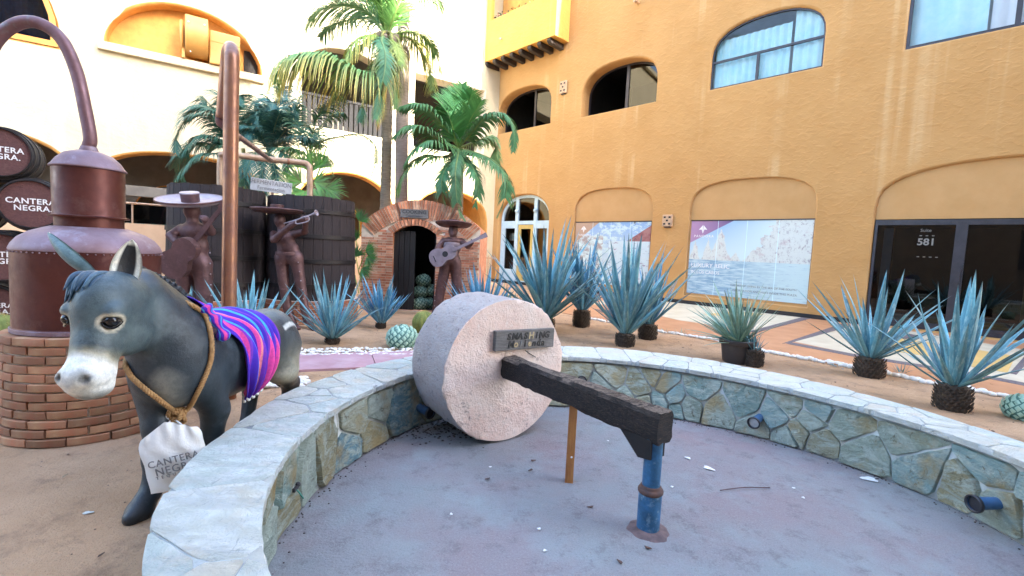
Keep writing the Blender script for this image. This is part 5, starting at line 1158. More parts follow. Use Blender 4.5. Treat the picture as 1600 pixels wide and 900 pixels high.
for px, py, lb in ((1040,521,'tiny green sprout by the pebbles right of the half hidden agave'),(1063,523,'tiny spiky sprout left of the black pot')): agave(px, py, None, .17, lb, 9, 66, 'agave_g', seed=px, set_=LEAFN, wide=2, name='sprout', cat='plant')
agave(790, 500, 10.5, .9, 'narrow leafed green clump behind the small green agave near the fence', 30, 48, 'agave_g', seed=17, set_=LEAFN, wide=1.6, name='grassy_plant', cat='plant')
# pot with narrow leaved plant
pc = G(1150, 566); pt_ = thing('plant_pot', pc, 'round black plastic plant pot with a thick rim standing behind the well rim', 'pot')
mb = MB(); mb.lathe([(.0, GZ), (.185, GZ), (.20, GZ+.02), (.235, GZ+.26), (.235, GZ+.28), (.262, GZ+.285), (.268, GZ+.295), (.27, GZ+.355), (.262, GZ+.365), (.245, GZ+.36), (.238, GZ+.32), (0, GZ+.32)], (pc.x, pc.y, 0), 48); mb.obj('tub', M['black_plastic'], pt_, sharp=35)
mb = MB(); mb.lathe([(0, GZ+.335), (.12, GZ+.332), (.24, GZ+.325)], (pc.x, pc.y, 0), 24); mb.obj('potting_soil', M['pine'], pt_)
agave(0, 0, None, 1.05, 'narrow leaved green agave growing in the black pot, leaning left', 58, 66, 'agave_g', seed=21, set_=LEAFN, lean=(-.34, .0), wide=1.15, base=Vector((pc.x+.02, pc.y, GZ+.30)), lo=6, name='potted_agave')
agave(0, 0, None, .78, 'upright broad leaved green agave crowding the right of the black pot', 15, 26, 'agave_g', seed=23, base=Vector((pc.x+.09, pc.y+.03, GZ+.30)), wide=.95, name='potted_agave')
agave(0, 0, None, .34, 'small agave on a scaly stump tucked behind the right side of the black pot', 14, 58, 'agave', .24, .12, seed=24, base=G(1177, 572))
agave(0, 0, None, .30, 'little agave offset at the right edge of the black pot', 9, 36, 'agave', seed=27, base=Vector((pc.x+.20, pc.y-.03, GZ+.31)), wide=1.1, name='potted_agave')
o = agave(1316, 574, None, .16, 'flat blue green agave leaves lying in the sand left of the wide agave', 9, 84, 'agave', seed=31, name='fallen_leaves', cat='leaves', wide=2.6, lo=70)
# ================================================================== PALMS
GR = (.16, .34, .10); DG = (.07, .20, .08); TG = (.075, .21, .15); BG_ = (.16, .31, .08); YE = (.66, .46, .10); OR_ = (.60, .27, .06)
def frond(parent, path, L, n, c0, c1, droop=.6, lift=.15, w=.03, tipmix=.55, stalk=.02, side=None, flat=.9, start=.1, rs=rng, name='frond'):
    P = spline(path, 10); m_ = len(P); mb = MB(); mb.tube(P, [max(.003, stalk*(1-k/m_)) for k in range(m_)], 5, col=tuple(.7*a+.3*b for a, b in zip(c0, (.35, .33, .08))))
    for i in range(n):
        t = start+(1-start)*(i+.5)/n; f = t*(m_-1); k = min(int(f), m_-2); p = P[k].lerp(P[k+1], f-k); T = (P[k+1]-P[k]).normalized(); sd = T.cross(Vector((0,0,1)))
        sd = sd.normalized() if sd.length > .2 else Vector(side or (1, 0, 0)); nrm = sd.cross(T).normalized(); ll = L*(math.sin(PI*min(1, .18+.80*t)**.9)**.55*.95+.05)*rs.uniform(.85, 1.08)
        for s_ in (-1, 1):
            d = (sd*s_*flat+T*(.45+.5*t)+nrm*lift+Vector((rs.gauss(0,.06), rs.gauss(0,.06), rs.gauss(0,.06)))).normalized(); q = p.copy(); vs = []; cs = []; wd = T; mixv = rs.uniform(.8, 1.15); tm = tipmix*rs.uniform(.6, 1.3)
            for j in range(5):
                u = j/4; ww = w*(1-u**1.6)*.5+.0015; vs += [q-wd*ww, q+wd*ww]; g = max(0, (u-.25)/.75)*tm; g = min(1, g)
                cc = tuple((a*(1-g)+b*g)*mixv for a, b in zip(c0, c1)); cs += [cc, cc]; d2 = (d+Vector((0,0,-1))*droop*(u+.15)*1.3).normalized(); q = q+d2*ll/4; d = d2*.6+d*.4; d.normalize()
            mb.add(vs, [(2*j, 2*j+1, 2*j+3, 2*j+2) for j in range(4)], cs)
    return mb.obj(name, M['frond'], parent, cols=True)
def pxpath(pts, dist): return [D(x, y, dist+dd) for x, y, dd in pts]
def ringed(name, parent, pts, r0, r1, m, bumps=.0, seg=20):
    P = spline(pts, 26); n = len(P); mb = MB(); mb.tube(P, [r0+(r1-r0)*k/(n-1)+bumps*(k % 3 == 0) for k in range(n)], seg); return mb.obj(name, m, parent, sharp=25)
# tall grey trunk going out of the picture
DT = 13.2; c = G(627, 480, GZ); tk = thing('palm_tree', Vector((*D(627, 400, DT).xy, GZ)), 'tall palm with a smooth grey trunk running out of the top of the picture', 'palm tree')
b0 = tk.location.copy(); top_ = D(631, -40, DT); top2 = top_+Vector((.05, 0, 3.2)); ringed('trunk', tk, [b0, D(627, 330, DT), D(628, 200, DT), D(631, 60, DT), top_, top2], .18, .145, M['trunk_grey'], .004)
for k in range(16):
    a = k*2.4; d = Vector((math.cos(a), math.sin(a), 0)); e = rng.uniform(.2, .9); frond(tk, [top2, top2+d*1.0+Vector((0,0,.9*e)), top2+d*2.2+Vector((0,0,.8*e)), top2+d*3.0+Vector((0,0,-.6))], .7, 34, GR, GR)
# coconut palm with yellowing fronds
DC = 11.9; ck = thing('palm_tree', Vector((*D(602, 400, DC).xy, GZ)), 'coconut palm with ringed trunk and long fronds yellowing at the tips', 'palm tree')
C0 = D(604, 50, DC); ringed('trunk', ck, [ck.location.copy(), D(602, 330, DC), D(604, 240, DC), D(606, 150, DC), C0], .135, .10, M['trunk_ring'], .012)
cx, cy = 604, 45
def cf(pts, L_, n=54, c0=GR, c1=YE, droop=.8, tm=.8, **k): return frond(ck, pxpath([(cx, cy+10, 0)]+pts, DC), L_*1.2, n, tuple(min(1, v*1.25) for v in c0), c1, droop, tipmix=tm, w=.045, stalk=.035, **k)
cf([(575, 20, -.2), (540, 8, -.4), (505, 14, -.6), (482, 30, -.7)], .85, c0=(.12,.30,.16), tm=.3, droop=.55)
cf([(580, 30, .4), (552, 30, .8), (520, 40, 1), (500, 58, 1.1)], .75, c0=(.10,.27,.16), tm=.2, droop=.6)
cf([(590, 105, -.5), (560, 110, -.9), (515, 88, -1.3), (475, 84, -1.6), (445, 98, -1.7), (428, 132, -1.7)], 1.15, 84, c0=(.12,.28,.10), tm=1.0, droop=1.5)
cf([(560, 60, -.6), (540, 95, -.8), (530, 130, -.9)], .7, c0=(.2,.33,.08), tm=1., droop=1.4)
cf([(596, 62, -.6), (602, 85, -.9), (600, 115, -1.0), (592, 150, -1.0), (586, 185, -1.0)], .62, 64, c0=(.09,.22,.12), tm=.7, droop=1.2)
cf([(618, 70, -.5), (622, 95, -.7), (606, 130, -.8), (596, 165, -.8), (589, 192, -.8)], .60, 64, c0=(.26,.34,.09), c1=OR_, tm=1.1, droop=1.3)
cf([(630, 20, .5), (650, 0, .9), (672, -6, 1.2), (690, 5, 1.3)], .8, c0=(.12,.30,.13), tm=.25, droop=.7)
cf([(640, 50, .4), (665, 60, .7), (682, 85, .9), (690, 118, .9)], .75, c0=(.16,.30,.12), tm=.6, droop=.9)
cf([(640, 60, .9), (660, 85, 1.1), (672, 110, 1.2), (676, 140, 1.2)], .7, c0=(.2,.3,.1), tm=.9, droop=1.)
cf([(585, 60, -.3), (560, 75, -.5), (535, 105, -.6), (520, 150, -.6)], .7, 60, c0=(.10,.26,.12), tm=.7, droop=1.1)
cf([(590, 20, .8), (570, -5, 1.2), (545, -10, 1.5), (515, 10, 1.7)], .8, 50, c0=(.09,.25,.13), tm=.2, droop=.6)
cf([(610, 100, .5), (615, 130, .8), (618, 170, .8)], .6, 50, c0=(.12,.24,.10), tm=.7, droop=1.1)
cf([(598, 90, .3), (580, 120, .5), (568, 160, .5), (562, 190, .5)], .6, 50, c0=(.08,.2,.12), tm=.4, droop=1.)
for x, y in ((560,-30), (580,-60), (600,-70), (625,-60), (650,-30), (575, -10)): cf([((cx+x)/2, (cy+y)/2-8, rng.uniform(-.3,.5)), (x, y, rng.uniform(-.6, .8))], .62, 40, c0=(.14,.32,.08), tm=.1, droop=.15, lift=.3)
mb = MB()
for k in range(9): a = k*2.4; mb.ball(C0+Vector((math.cos(a)*.22, math.sin(a)*.22, -.15-.05*(k%3))), (.10,.10,.13), 10, 7)
mb.obj('fibre_sheath', M['trunk_ring'], ck, True)
for k in range(10):
    a = k*.63+.3; p = C0+Vector((math.cos(a)*.12, math.sin(a)*.12, -.05)); mb = MB(); mb.tube(spline([p, p+Vector((math.cos(a)*.25, math.sin(a)*.25, -.25)), p+Vector((math.cos(a)*.3, math.sin(a)*.3, -.9-.5*(k%3)))], 4), [.035]*5+[.012]*4, 6, col=(.3,.25,.12)); mb.obj('dry_stalk', M['stem'], ck, True)
# front palm over the hut
DFp = 12.6; fp_ = thing('palm_tree', Vector((*D(716, 400, DFp+1.6).xy, GZ)), 'dark green feather palm arching over the right side of the brick hut', 'palm tree')
ringed('trunk', fp_, [fp_.location.copy(), D(716, 330, DFp+1.3), D(716, 262, DFp+.5), D(716, 236, DFp)], .12, .16, M['trunk_ring'], .012)
def ff(pts, L=.62, n=46, c0=DG, droop=.8, tm=.15, **k): return frond(fp_, pxpath([(716, 232, 0)]+pts, DFp), L, n, c0, (.25,.35,.12), droop, tipmix=tm, w=.075, stalk=.03, **k)
ff([(700, 205, -.2), (672, 172, -.5), (650, 162, -.8), (628, 166, -.9)], c0=(.06,.22,.09)); ff([(690, 220, -.5), (662, 200, -.9), (636, 198, -1.1), (616, 212, -1.2)])
ff([(700, 232, -.6), (672, 220, -1.1), (645, 236, -1.3), (632, 262, -1.3)]); ff([(695, 245, -.6), (660, 244, -1), (633, 268, -1.2), (620, 305, -1.2)])
ff([(735, 210, -.2), (760, 182, -.4), (788, 178, -.6), (803, 200, -.7), (802, 236, -.7)], n=60, L=.55); ff([(740, 238, -.5), (768, 250, -.9), (790, 275, -1.1), (790, 305, -1.1), (778, 335, -1.1)], n=64, L=.6, tm=.35)
ff([(716, 240, -.8), (712, 262, -1.3), (712, 290, -1.4), (716, 322, -1.4), (728, 345, -1.4)], n=64, L=.42, droop=1.1, c0=(.07,.17,.075)); ff([(708, 250, -.7), (694, 268, -1.1), (690, 292, -1.2), (696, 320, -1.2)], n=50, L=.5)
ff([(730, 250, -.6), (742, 268, -1.0), (748, 292, -1.1), (742, 322, -1.1)], n=50, L=.5); ff([(745, 220, .3), (765, 215, .4), (775, 232, .4), (772, 262, .4)], c0=(.12,.24,.09), tm=.6)
for x, y in ((690, 150), (706, 138), (722, 132), (738, 142), (752, 158), (678, 172), (728, 160)): ff([((716+x)/2, (232+y)/2-6, rng.uniform(-.5,.2)), (x, y, rng.uniform(-.7, .4))], L=.6, n=30, c0=(.09,.29,.08), droop=.12, lift=.35, tm=.05)
# darker palms behind the pipes, left
DL_ = 12.3; lp = thing('palm_tree', Vector((*D(372, 400, DL_).xy, GZ)), 'blue green areca palm clump behind the tall copper pipe', 'palm tree')
for k, (a, b) in enumerate(((-.15, 0), (.12, .15), (0, -.2), (.3, -.05))): ringed('cane', lp, [lp.location+Vector((a, b, 0)), D(366+a*60, 300, DL_+b), D(362+a*60, 232, DL_+b)], .05, .045, M['stem'], .003, 8)
def lf(o, pts, L=.62, n=52, c0=(.035,.115,.085), droop=.6, **k): return frond(lp, pxpath([o]+pts, DL_), L*1.12, int(n*1.35), tuple(1.1*v for v in c0), (.14,.28,.17), droop, tipmix=.3, w=.034, stalk=.024, **k)
O1 = (362, 235, 0); O2 = (420, 240, .2); rng.seed(77)
lf(O1, [(348, 200, -.3), (322, 180, -.6), (292, 186, -.8), (276, 215, -.9), (274, 238, -.9)]); lf(O1, [(352, 190, -.2), (330, 172, -.3), (306, 170, -.4), (288, 182, -.4)]); lf(O1, [(340, 228, -.2), (310, 225, -.3), (284, 240, -.4), (272, 262, -.4)]); lf(O1, [(345, 222, -.3), (318, 212, -.6), (296, 226, -.8), (290, 245, -.8)]); lf(O1, [(340, 240, -.5), (312, 242, -.8), (288, 262, -1), (282, 280, -1)])
for x, y in ((322, 158), (345, 150), (372, 150), (398, 160), (418, 168)): lf(O1, [((362+x)/2, (235+y)/2-8, 0), (x, y, rng.uniform(-.4, .5)), (x+(x-362)*.25, y+14, rng.uniform(-.4, .5))], .5, 44)
for x, y in ((395, 200), (438, 178), (455, 160), (440, 138), (470, 190), (405, 180), (425, 160), (480, 215)): lf(O2, [((420+x)/2, (240+y)/2-10, -.2), (x, y, rng.uniform(-.6, .4)), (x+(x-420)*.35, y+18, rng.uniform(-.6, .4))], .52, 50, c0=(.045,.14,.13))
for x, y in ((385, 268), (365, 285), (410, 285), (432, 275), (450, 250)): lf(O2, [((420+x)/2-4, (235+y)/2-12, -.4), (x, y, -.7), (x-4, y+22, -.7)], .5, 44)
DR_ = 12.0; rp = thing('palm_tree', Vector((*D(486, 400, DR_).xy, GZ)), 'dark feather palm with one long frond arching right between the vats and the hut', 'palm tree')
ringed('trunk', rp, [rp.location.copy(), D(485, 320, DR_), D(483, 248, DR_)], .09, .07, M['trunk_ring'], .008)
for pts, L, c0 in (([(488, 210, 0), (498, 180, 0), (520, 158, -.2), (530, 150, -.3)], .55, (.05,.17,.10)), ([(502, 222, -.2), (530, 214, -.4), (562, 210, -.5), (584, 224, -.5), (588, 250, -.5), (580, 275, -.5)], .34, (.07,.15,.07)), ([(470, 210, 0), (462, 178, .1), (470, 150, .2)], .5, (.05,.16,.10)), ([(500, 200, .3), (520, 180, .4), (535, 176, .4)], .5, (.05,.16,.09)), ([(498, 240, -.4), (512, 250, -.5), (520, 270, -.5)], .4, DG), ([(465, 235, -.2), (445, 232, -.2), (436, 250, -.2)], .45, DG)):
    frond(rp, pxpath([(483, 246, 0)]+pts, DR_), L, 60, c0, (.2,.3,.1), .7, tipmix=.25, w=.03)
# fan palm, bright green
DFn = 10.9; fn = thing('fan_palm', Vector((*D(492, 400, DFn).xy, GZ)), 'bright green fan palm above the vat left of the hut', 'palm tree')
ringed('trunk', fn, [fn.location.copy(), D(490, 340, DFn), D(488, 290, DFn)], .08, .07, M['trunk_ring'], .01)
def fan(parent, c, aim, r, n=26, col=BG_, spread=2.3, st=None):
    aim = Vector(aim).normalized(); u_ = aim.cross(Vector((0,1,0))).normalized(); mb = MB()
    if st is not None: mb.tube([st, c], .012, 5, col=(.25,.35,.08))
    for k in range(n):
        a = spread*(k/(n-1)-.5); d = (aim*math.cos(a)+u_*math.sin(a)+Vector((0, rng.uniform(-.25, .1), 0))).normalized(); l = r*rng.uniform(.85, 1.05)*(1-.15*abs(a)); sd = d.cross(Vector((0,1,0))).normalized()*.022; q = c.copy(); vs = []
        for j in range(4):
            t = j/3; vs += [q-sd*(1-t*.93), q+sd*(1-t*.93)]; q = q+(d+Vector((0,0,-.35*t*t))).normalized()*l/3
        mb.add(vs, [(2*j, 2*j+1, 2*j+3, 2*j+2) for j in range(3)], tuple(x*rng.uniform(.7, 1.2) for x in col))
    mb.obj('fan_leaf', M['frond'], parent, cols=True)
for x, y, ax_, az in ((478, 262, -.4, 1), (500, 262, .3, 1), (492, 285, .9, .1), (470, 285, -.8, .4), (510, 295, 1, -.4), (488, 295, .1, -1), (476, 300, -.7, -.6), (486, 268, 0, 1)): fan(fn, D(x, y, DFn-.3), (ax_, -.2, az), .55, st=D(488, 292, DFn))
fh = thing('fan_palm', Vector((*D(562, 470, 11.0).xy, GZ)), 'small green palm growing in the gap between the right vat and the brick hut', 'palm tree')
for x, y, ax_, az in ((562, 345, .5, .8), (556, 375, -.3, .5), (572, 392, 1, .1), (556, 400, .2, 1), (566, 420, .8, -.6), (554, 430, -.5, -.4), (574, 402, .9, -.7)): fan(fh, D(x, y, 10.9), (ax_, -.2, az), .34, 20, (.08, .24, .08), st=D(561, y+28, 11))
# ================================================================== SMOOTH BODIES (distance fields)
class Body:
    def __init__(s): s.p = []
    def cone(s, a, b, r1, r2, k=.03, sub=False): s.p.append(('c', np.array(a, float), np.array(b, float), r1, r2, k, sub)); return s
    def ell(s, c, r, rot=None, k=.03, sub=False): s.p.append(('e', np.array(c, float), np.array(r, float), np.array(rot.transposed()) if rot is not None else np.eye(3), 0, k, sub)); return s
    def chain(s, pts, rs_, k=.03):
        for i in range(len(pts)-1): s.cone(pts[i], pts[i+1], rs_[i], rs_[i+1], k)
        return s
    @staticmethod
    def d(p, X):
        if p[0] == 'c':
            a, b, r1, r2 = p[1:5]; ba = b-a; t = np.clip(((X-a)@ba)/(ba@ba+1e-12), 0, 1); return np.linalg.norm(X-a-t[..., None]*ba, axis=-1)-(r1+(r2-r1)*t)
        q = (X-p[1])@p[3].T; r = p[2]; k0 = np.linalg.norm(q/r, axis=-1); k1 = np.linalg.norm(q/(r*r), axis=-1)+1e-9; return k0*(k0-1)/k1
    def ev(s, X):
        F = np.full(X.shape[:-1], 9.0)
        for p in s.p:
            d = s.d(p, X); k = p[5]
            if p[6]: h = np.clip(.5-.5*(F+d)/k, 0, 1); F = F*(1-h)-d*h+k*h*(1-h)
            else: h = np.clip(.5+.5*(F-d)/k, 0, 1); F = F*(1-h)+d*h-k*h*(1-h)
        return F
    def box(s):
        lo = np.full(3, 1e9); hi = -lo
        for p in s.p:
            if p[0] == 'c': m = max(p[3], p[4]); lo = np.minimum(lo, np.minimum(p[1], p[2])-m); hi = np.maximum(hi, np.maximum(p[1], p[2])+m)
            else: m = p[2].max(); lo = np.minimum(lo, p[1]-m); hi = np.maximum(hi, p[1]+m)
        return lo-.04, hi+.04
    def surf(s, h):
        lo, hi = s.box(); n = np.ceil((hi-lo)/h).astype(int)+1; ax_ = [lo[i]+h*np.arange(n[i]) for i in range(3)]; F = np.full(n, 9.0, np.float32)
        for p in s.p:
            m = (max(p[3], p[4]) if p[0] == 'c' else p[2].max())+p[5]+2*h; a = np.minimum(p[1], p[2]) if p[0] == 'c' else p[1]; b = np.maximum(p[1], p[2]) if p[0] == 'c' else p[1]
            i0 = np.clip(((a-m-lo)/h).astype(int), 0, n-1); i1 = np.clip(((b+m-lo)/h).astype(int)+2, 1, n); sl_ = tuple(slice(i0[i], i1[i]) for i in range(3))
            X = np.stack(np.meshgrid(*[ax_[i][sl_[i]] for i in range(3)], indexing='ij'), -1); d = s.d(p, X); k = p[5]; f = F[sl_]
            if p[6]: hh_ = np.clip(.5-.5*(f+d)/k, 0, 1); F[sl_] = f*(1-hh_)-d*hh_+k*hh_*(1-hh_)
            else: hh_ = np.clip(.5+.5*(f-d)/k, 0, 1); F[sl_] = f*(1-hh_)+d*hh_-k*hh_*(1-hh_)
        ins = F < 0; c = [x-1 for x in n]; acc = np.zeros((*c, 3)); cnt = np.zeros(c)
        offs = [(i, j, k) for i in (0,1) for j in (0,1) for k in (0,1)]; sl2 = lambda o: tuple(slice(o[i], o[i]+c[i]) for i in range(3))
        for a in offs:
            for d_ in range(3):
                if a[d_]: continue
                b = list(a); b[d_] = 1; A, B = F[sl2(a)], F[sl2(b)]; mk = (A < 0) != (B < 0); den = np.where(mk, A-B, 1); t = np.where(mk, A/den, 0); cnt += mk
                for e in range(3): acc[..., e] += mk*((a[e]) + (t if e == d_ else 0))
        act = cnt > 0; idx = -np.ones(c, int); idx[act] = np.arange(act.sum()); I = np.argwhere(act); V = lo+h*(I+acc[act]/cnt[act][:, None]); Q = []
        for d_ in range(3):
            u, v = [(1,2),(2,0),(0,1)][d_]; o0 = [1,1,1]; o0[d_] = 0; e0 = [slice(o0[i], c[i]) for i in range(3)]; A = ins[tuple(e0)]; e1 = list(e0); e1[d_] = slice(1, c[d_]+1); B = ins[tuple(e1)]; sh_ = tuple(min(x, y) for x, y in zip(A.shape, B.shape)); cut = tuple(slice(0, x) for x in sh_); mk = A[cut] != B[cut]; P_ = np.argwhere(mk)+np.array(o0)
            if len(P_) == 0: continue
            flip = A[cut][mk]; g = lambda du, dv: idx[tuple((P_-np.array([du if i == u else dv if i == v else 0 for i in range(3)])).T)]
            q = np.stack([g(0,0), g(1,0), g(1,1), g(0,1)], 1); q[~flip] = q[~flip][:, ::-1]; Q.append(q)
        Q = np.concatenate(Q); Q = Q[(Q >= 0).all(1)]; return V, Q
    def obj(s, name, h, m, parent, colf=None, smooth_it=1):
        V, Q = s.surf(h); me = bpy.data.meshes.new(name); me.from_pydata(V.tolist(), [], Q[:, ::-1].tolist()); bm = bmesh.new(); bm.from_mesh(me)
        for _ in range(smooth_it): bmesh.ops.smooth_vert(bm, verts=bm.verts, factor=.5, use_axis_x=True, use_axis_y=True, use_axis_z=True)
        bmesh.ops.recalc_face_normals(bm, faces=bm.faces); bm.to_mesh(me); bm.free(); me.polygons.foreach_set('use_smooth', [True]*len(me.polygons))
        if colf:
            co = np.zeros(len(me.vertices)*3, np.float32); me.vertices.foreach_get('co', co); cc = colf(co.reshape(-1, 3)); at = me.color_attributes.new('Col', 'FLOAT_COLOR', 'POINT'); a = np.ones((len(cc), 4), np.float32); a[:, :3] = cc; at.data.foreach_set('color', a.ravel())
        me.materials.append(m); return link(name, me, parent)
    def hit(s, px, py, off=0.0, t0=1.2, t1=6):
        r = np.array(ray(px, py)); t = t0
        for _ in range(160):
            d = float(s.ev((np.array(EYE)+r*t)[None])[0])-off
            if d < .0006: return Vector(np.array(EYE)+r*t)
            t += d*.7/np.linalg.norm(r)
            if t > t1: break
        return None
    def grad(s, p):
        p = np.array(p, float); e = 1e-3; g = np.array([s.ev((p+np.eye(3)[i]*e)[None])[0]-s.ev((p-np.eye(3)[i]*e)[None])[0] for i in range(3)]); return Vector(g/np.linalg.norm(g))
# ================================================================== STATUES OF MUSICIANS
def hand(b, c, d, up_, s=1.0, curl=.5):       # palm and five bent fingers
    c = Vector(c); d = Vector(d).normalized(); sd = d.cross(Vector(up_)).normalized(); n_ = sd.cross(d); b.ell(c+d*.035*s, (.045*s, .045*s, .045*s), None, .015)
    for k, (o, l) in enumerate(((-.033, .06), (-.011, .07), (.011, .066), (.033, .052))):
        a0 = c+d*.06*s+sd*o*s; a1 = a0+(d*(1-curl*.4)-n_*curl).normalized()*l*.55*s; a2 = a1+(d*(1-curl)-n_*curl*1.5).normalized()*l*.5*s; b.cone(a0, a1, .010*s, .009*s, .006); b.cone(a1, a2, .009*s, .007*s, .006)
    t0 = c+d*.02*s-sd*.04*s; t1 = t0-sd*.03*s+d*.03*s; b.cone(t0, t1, .012*s, .010*s, .008); b.cone(t1, t1+d*.03*s-n_*.01*s, .010*s, .008*s, .006)
def hatted(parent, c, r, ry, crown, hc, top='rust', brim='rust', tilt=(0, 0)):
    q = Vector((tilt[0], tilt[1], 1)).normalized(); mb = MB(); mb.lathe([(crown*.9, .0), (r*.55, -.012), (r*.85, .0), (r*.97, .035), (r, .05), (r*1.012, .04), (r*.98, .015), (r*.85, -.02), (r*.5, -.032), (crown*.9, -.03)], c, 44, q); br = mb.obj('hat_brim', M[brim], parent, sharp=50)
    mb = MB(); mb.lathe([(r*.985, .045), (r*1.015, .052), (r*1.02, .03), (r*.995, .022)], c, 44, q); mb.obj('brim_edge', M['rust'], br, True)
    mb = MB(); mb.lathe([(crown, -.02), (crown*1.02, hc*.6), (crown*1.06, hc)], c, 28, q); mb.obj('hat_crown', M['rust'], parent, sharp=40); mb = MB(); mb.lathe([(crown*1.07, hc-.012), (crown*1.07, hc+.004), (crown*.95, hc+.006), (.001, hc-.01)], c, 28, q); mb.obj('crown_top', M[top], parent, sharp=40)
def guitar(parent, c, xd, yd, s, m='rust'):   # xd along the neck, yd across the face, built flat with a waist
    xd = Vector(xd).normalized(); yd = Vector(yd); yd = (yd-xd*yd.dot(xd)).normalized(); nz = xd.cross(yd); mb = MB(); n = 36; out = []
    for k in range(n):
        a = 2*PI*k/n; x = math.cos(a); r = .5+.0*x; wd = (.20+.035*math.cos(2*a) -.045*math.exp(-((x-.15)/.25)**2)-.03*x); out.append((x*.27*s, math.sin(a)*wd*s))
    vs = [c+xd*x+yd*y+nz*z for z in (-.05*s, .05*s) for x, y in out]; mb.add(vs, [tuple(range(n-1, -1, -1)), tuple(range(n, 2*n))]+[(k, (k+1)%n, (k+1)%n+n, k+n) for k in range(n)]); g = mb.obj('guitar_body', M[m], parent, sharp=40)
    mb = MB(); vs = [c+xd*x+yd*y+nz*z for z in (.045*s, .065*s) for x, y in ((.2*s,-.03*s),(.78*s,-.022*s),(.78*s,.022*s),(.2*s,.03*s))]; mb.add(vs, [(0,3,2,1),(4,5,6,7),(0,1,5,4),(1,2,6,5),(2,3,7,6),(3,0,4,7)]); vs = [c+xd*x+yd*y+nz*z for z in (.035*s, .06*s) for x, y in ((.775*s,-.035*s),(.92*s,-.045*s),(.92*s,.045*s),(.775*s,.035*s))]; mb.add(vs, [(0,3,2,1),(4,5,6,7),(0,1,5,4),(1,2,6,5),(2,3,7,6),(3,0,4,7)]); mb.obj('guitar_neck', M[m], g)
    mb = MB(); mb.lathe([(.001, .052*s), (.055*s, .0525*s)], c+xd*.05*s, 20, nz); mb.obj('sound_hole', M['dark'], g); mb = MB(); mb.tube([c+xd*-.17*s+nz*.056*s-yd*.06*s, c+xd*-.17*s+nz*.056*s+yd*.06*s], .008*s, 5); mb.obj('bridge', M['dark'], g)
def buttons(parent, a, b, n):
    mb = MB()
    for k in range(n): mb.ball(a.lerp(b, k/(n-1)), .012, 6, 4)
    mb.obj('trouser_buttons', M['rust_pale'], parent, True)
# trumpet player, seen from behind
d2 = 8.44; q = lambda x, y, dd=0.0: D(x, y, d2+dd); t2 = thing('musician_statue', G(470, 512), 'rusty sheet metal statue of a musician in a sombrero blowing a trumpet, seen from behind', 'statue'); b = Body()
b.chain([q(440,402), q(443,440), q(449,480), q(455,503)], [.115,.088,.075,.085], .03); b.chain([q(463,402), q(469,440), q(476,480), q(481,500)], [.115,.088,.075,.085], .03)
b.ell(q(443,404), (.125,.13,.13), None, .05); b.ell(q(461,404), (.125,.13,.13), None, .05); b.ell(q(450,388), (.19,.13,.14), None, .06); b.ell(q(444,372), (.185,.125,.15), None, .06); b.cone(q(440,358), q(438,350), .07, .06, .03); b.ell(q(437,344), (.095,.11,.125), None, .02)
b.chain([q(428,366), q(428,374,-.22), q(455,352,-.32), q(470,344,-.35)], [.07,.062,.05,.04], .025); b.chain([q(460,366), q(476,362,-.1), q(478,346,-.3)], [.07,.055,.042], .025); hand(b, q(470,344,-.35), (1,0,.35), (0,-1,0), 1, .8); hand(b, q(478,346,-.3), (.3,-.2,.8), (1,0,0), 1, .8)
b.cone(q(456,505), q(466,513,-.25), .06, .045, .03); b.cone(q(481,502), q(490,514,-.25), .06, .045, .03)
b.obj('figure', .018, M['rust'], t2, None, 1); hatted(t2, q(433,331), .42, .1, .105, .12)
mb = MB(); mb.tube([q(444,349,-.25), q(466,343,-.36), q(490,334,-.42)], [.012]*3, 8); mb.lathe([(.012, -.10), (.02, -.04), (.035, -.01), (.055, .01), (.05, .005)], q(494,332.5,-.43), 16, (q(494,332.5,-.43)-q(470,342,-.37))); mb.tube(spline([q(462,344,-.4), q(480,338,-.42), q(482,345,-.42), q(464,350,-.4), q(462,344,-.4)], 5), .010, 6); mb.obj('trumpet', M['rust_pale'], t2, True); buttons(t2, q(466,410,-.1), q(478,495,-.07), 7)
mb = MB(); mb.lathe([(.20,-.03),(.205,0),(.20,.03)], q(450,396), 30); o = mb.obj('sash', M['rust'], t2, True); o.scale = (1,1,1)
# guitar player behind the donkey, seen from behind
d1 = 6.9; q = lambda x, y, dd=0.0: D(x, y, d1+dd); t1 = thing('musician_statue', Vector((*q(302, 480).xy, GZ)), 'rusty statue of a musician with a white brimmed sombrero carrying a guitar, behind the donkey', 'statue'); b = Body()
f1 = G(0, 0); zb = t1.location.copy(); L1 = Vector((q(286,440).x, q(286,440).y, .14)); L2 = Vector((q(322,440).x, q(322,440).y, .14))
b.chain([q(291,415), q(288,460), L1], [.135,.10,.08], .03); b.chain([q(316,415), q(320,460), L2], [.135,.105,.08], .03); b.cone(L1, L1+Vector((-.05,-.2,-.04)), .06, .045, .02); b.cone(L2, L2+Vector((.08,-.18,-.04)), .06, .045, .02)
b.ell(q(304,408), (.21,.15,.17), None, .06); b.ell(q(304,385), (.195,.14,.19), None, .06); b.ell(q(303,362), (.20,.14,.15), None, .05); b.cone(q(301,346), q(300,338), .08, .07, .02); b.ell(q(300,330), (.105,.115,.12), None, .02)
b.chain([q(284,358), q(267,368,-.12), q(284,388,-.25)], [.075,.062,.05], .02); b.chain([q(322,358), q(330,362,-.1), q(322,346,-.3)], [.075,.06,.048], .02); hand(b, q(284,388,-.25), (.6,0,-.8), (0,-1,0), 1.1, .7); hand(b, q(322,346,-.3), (-.2,-.3,.9), (1,0,0), 1.1, .9)
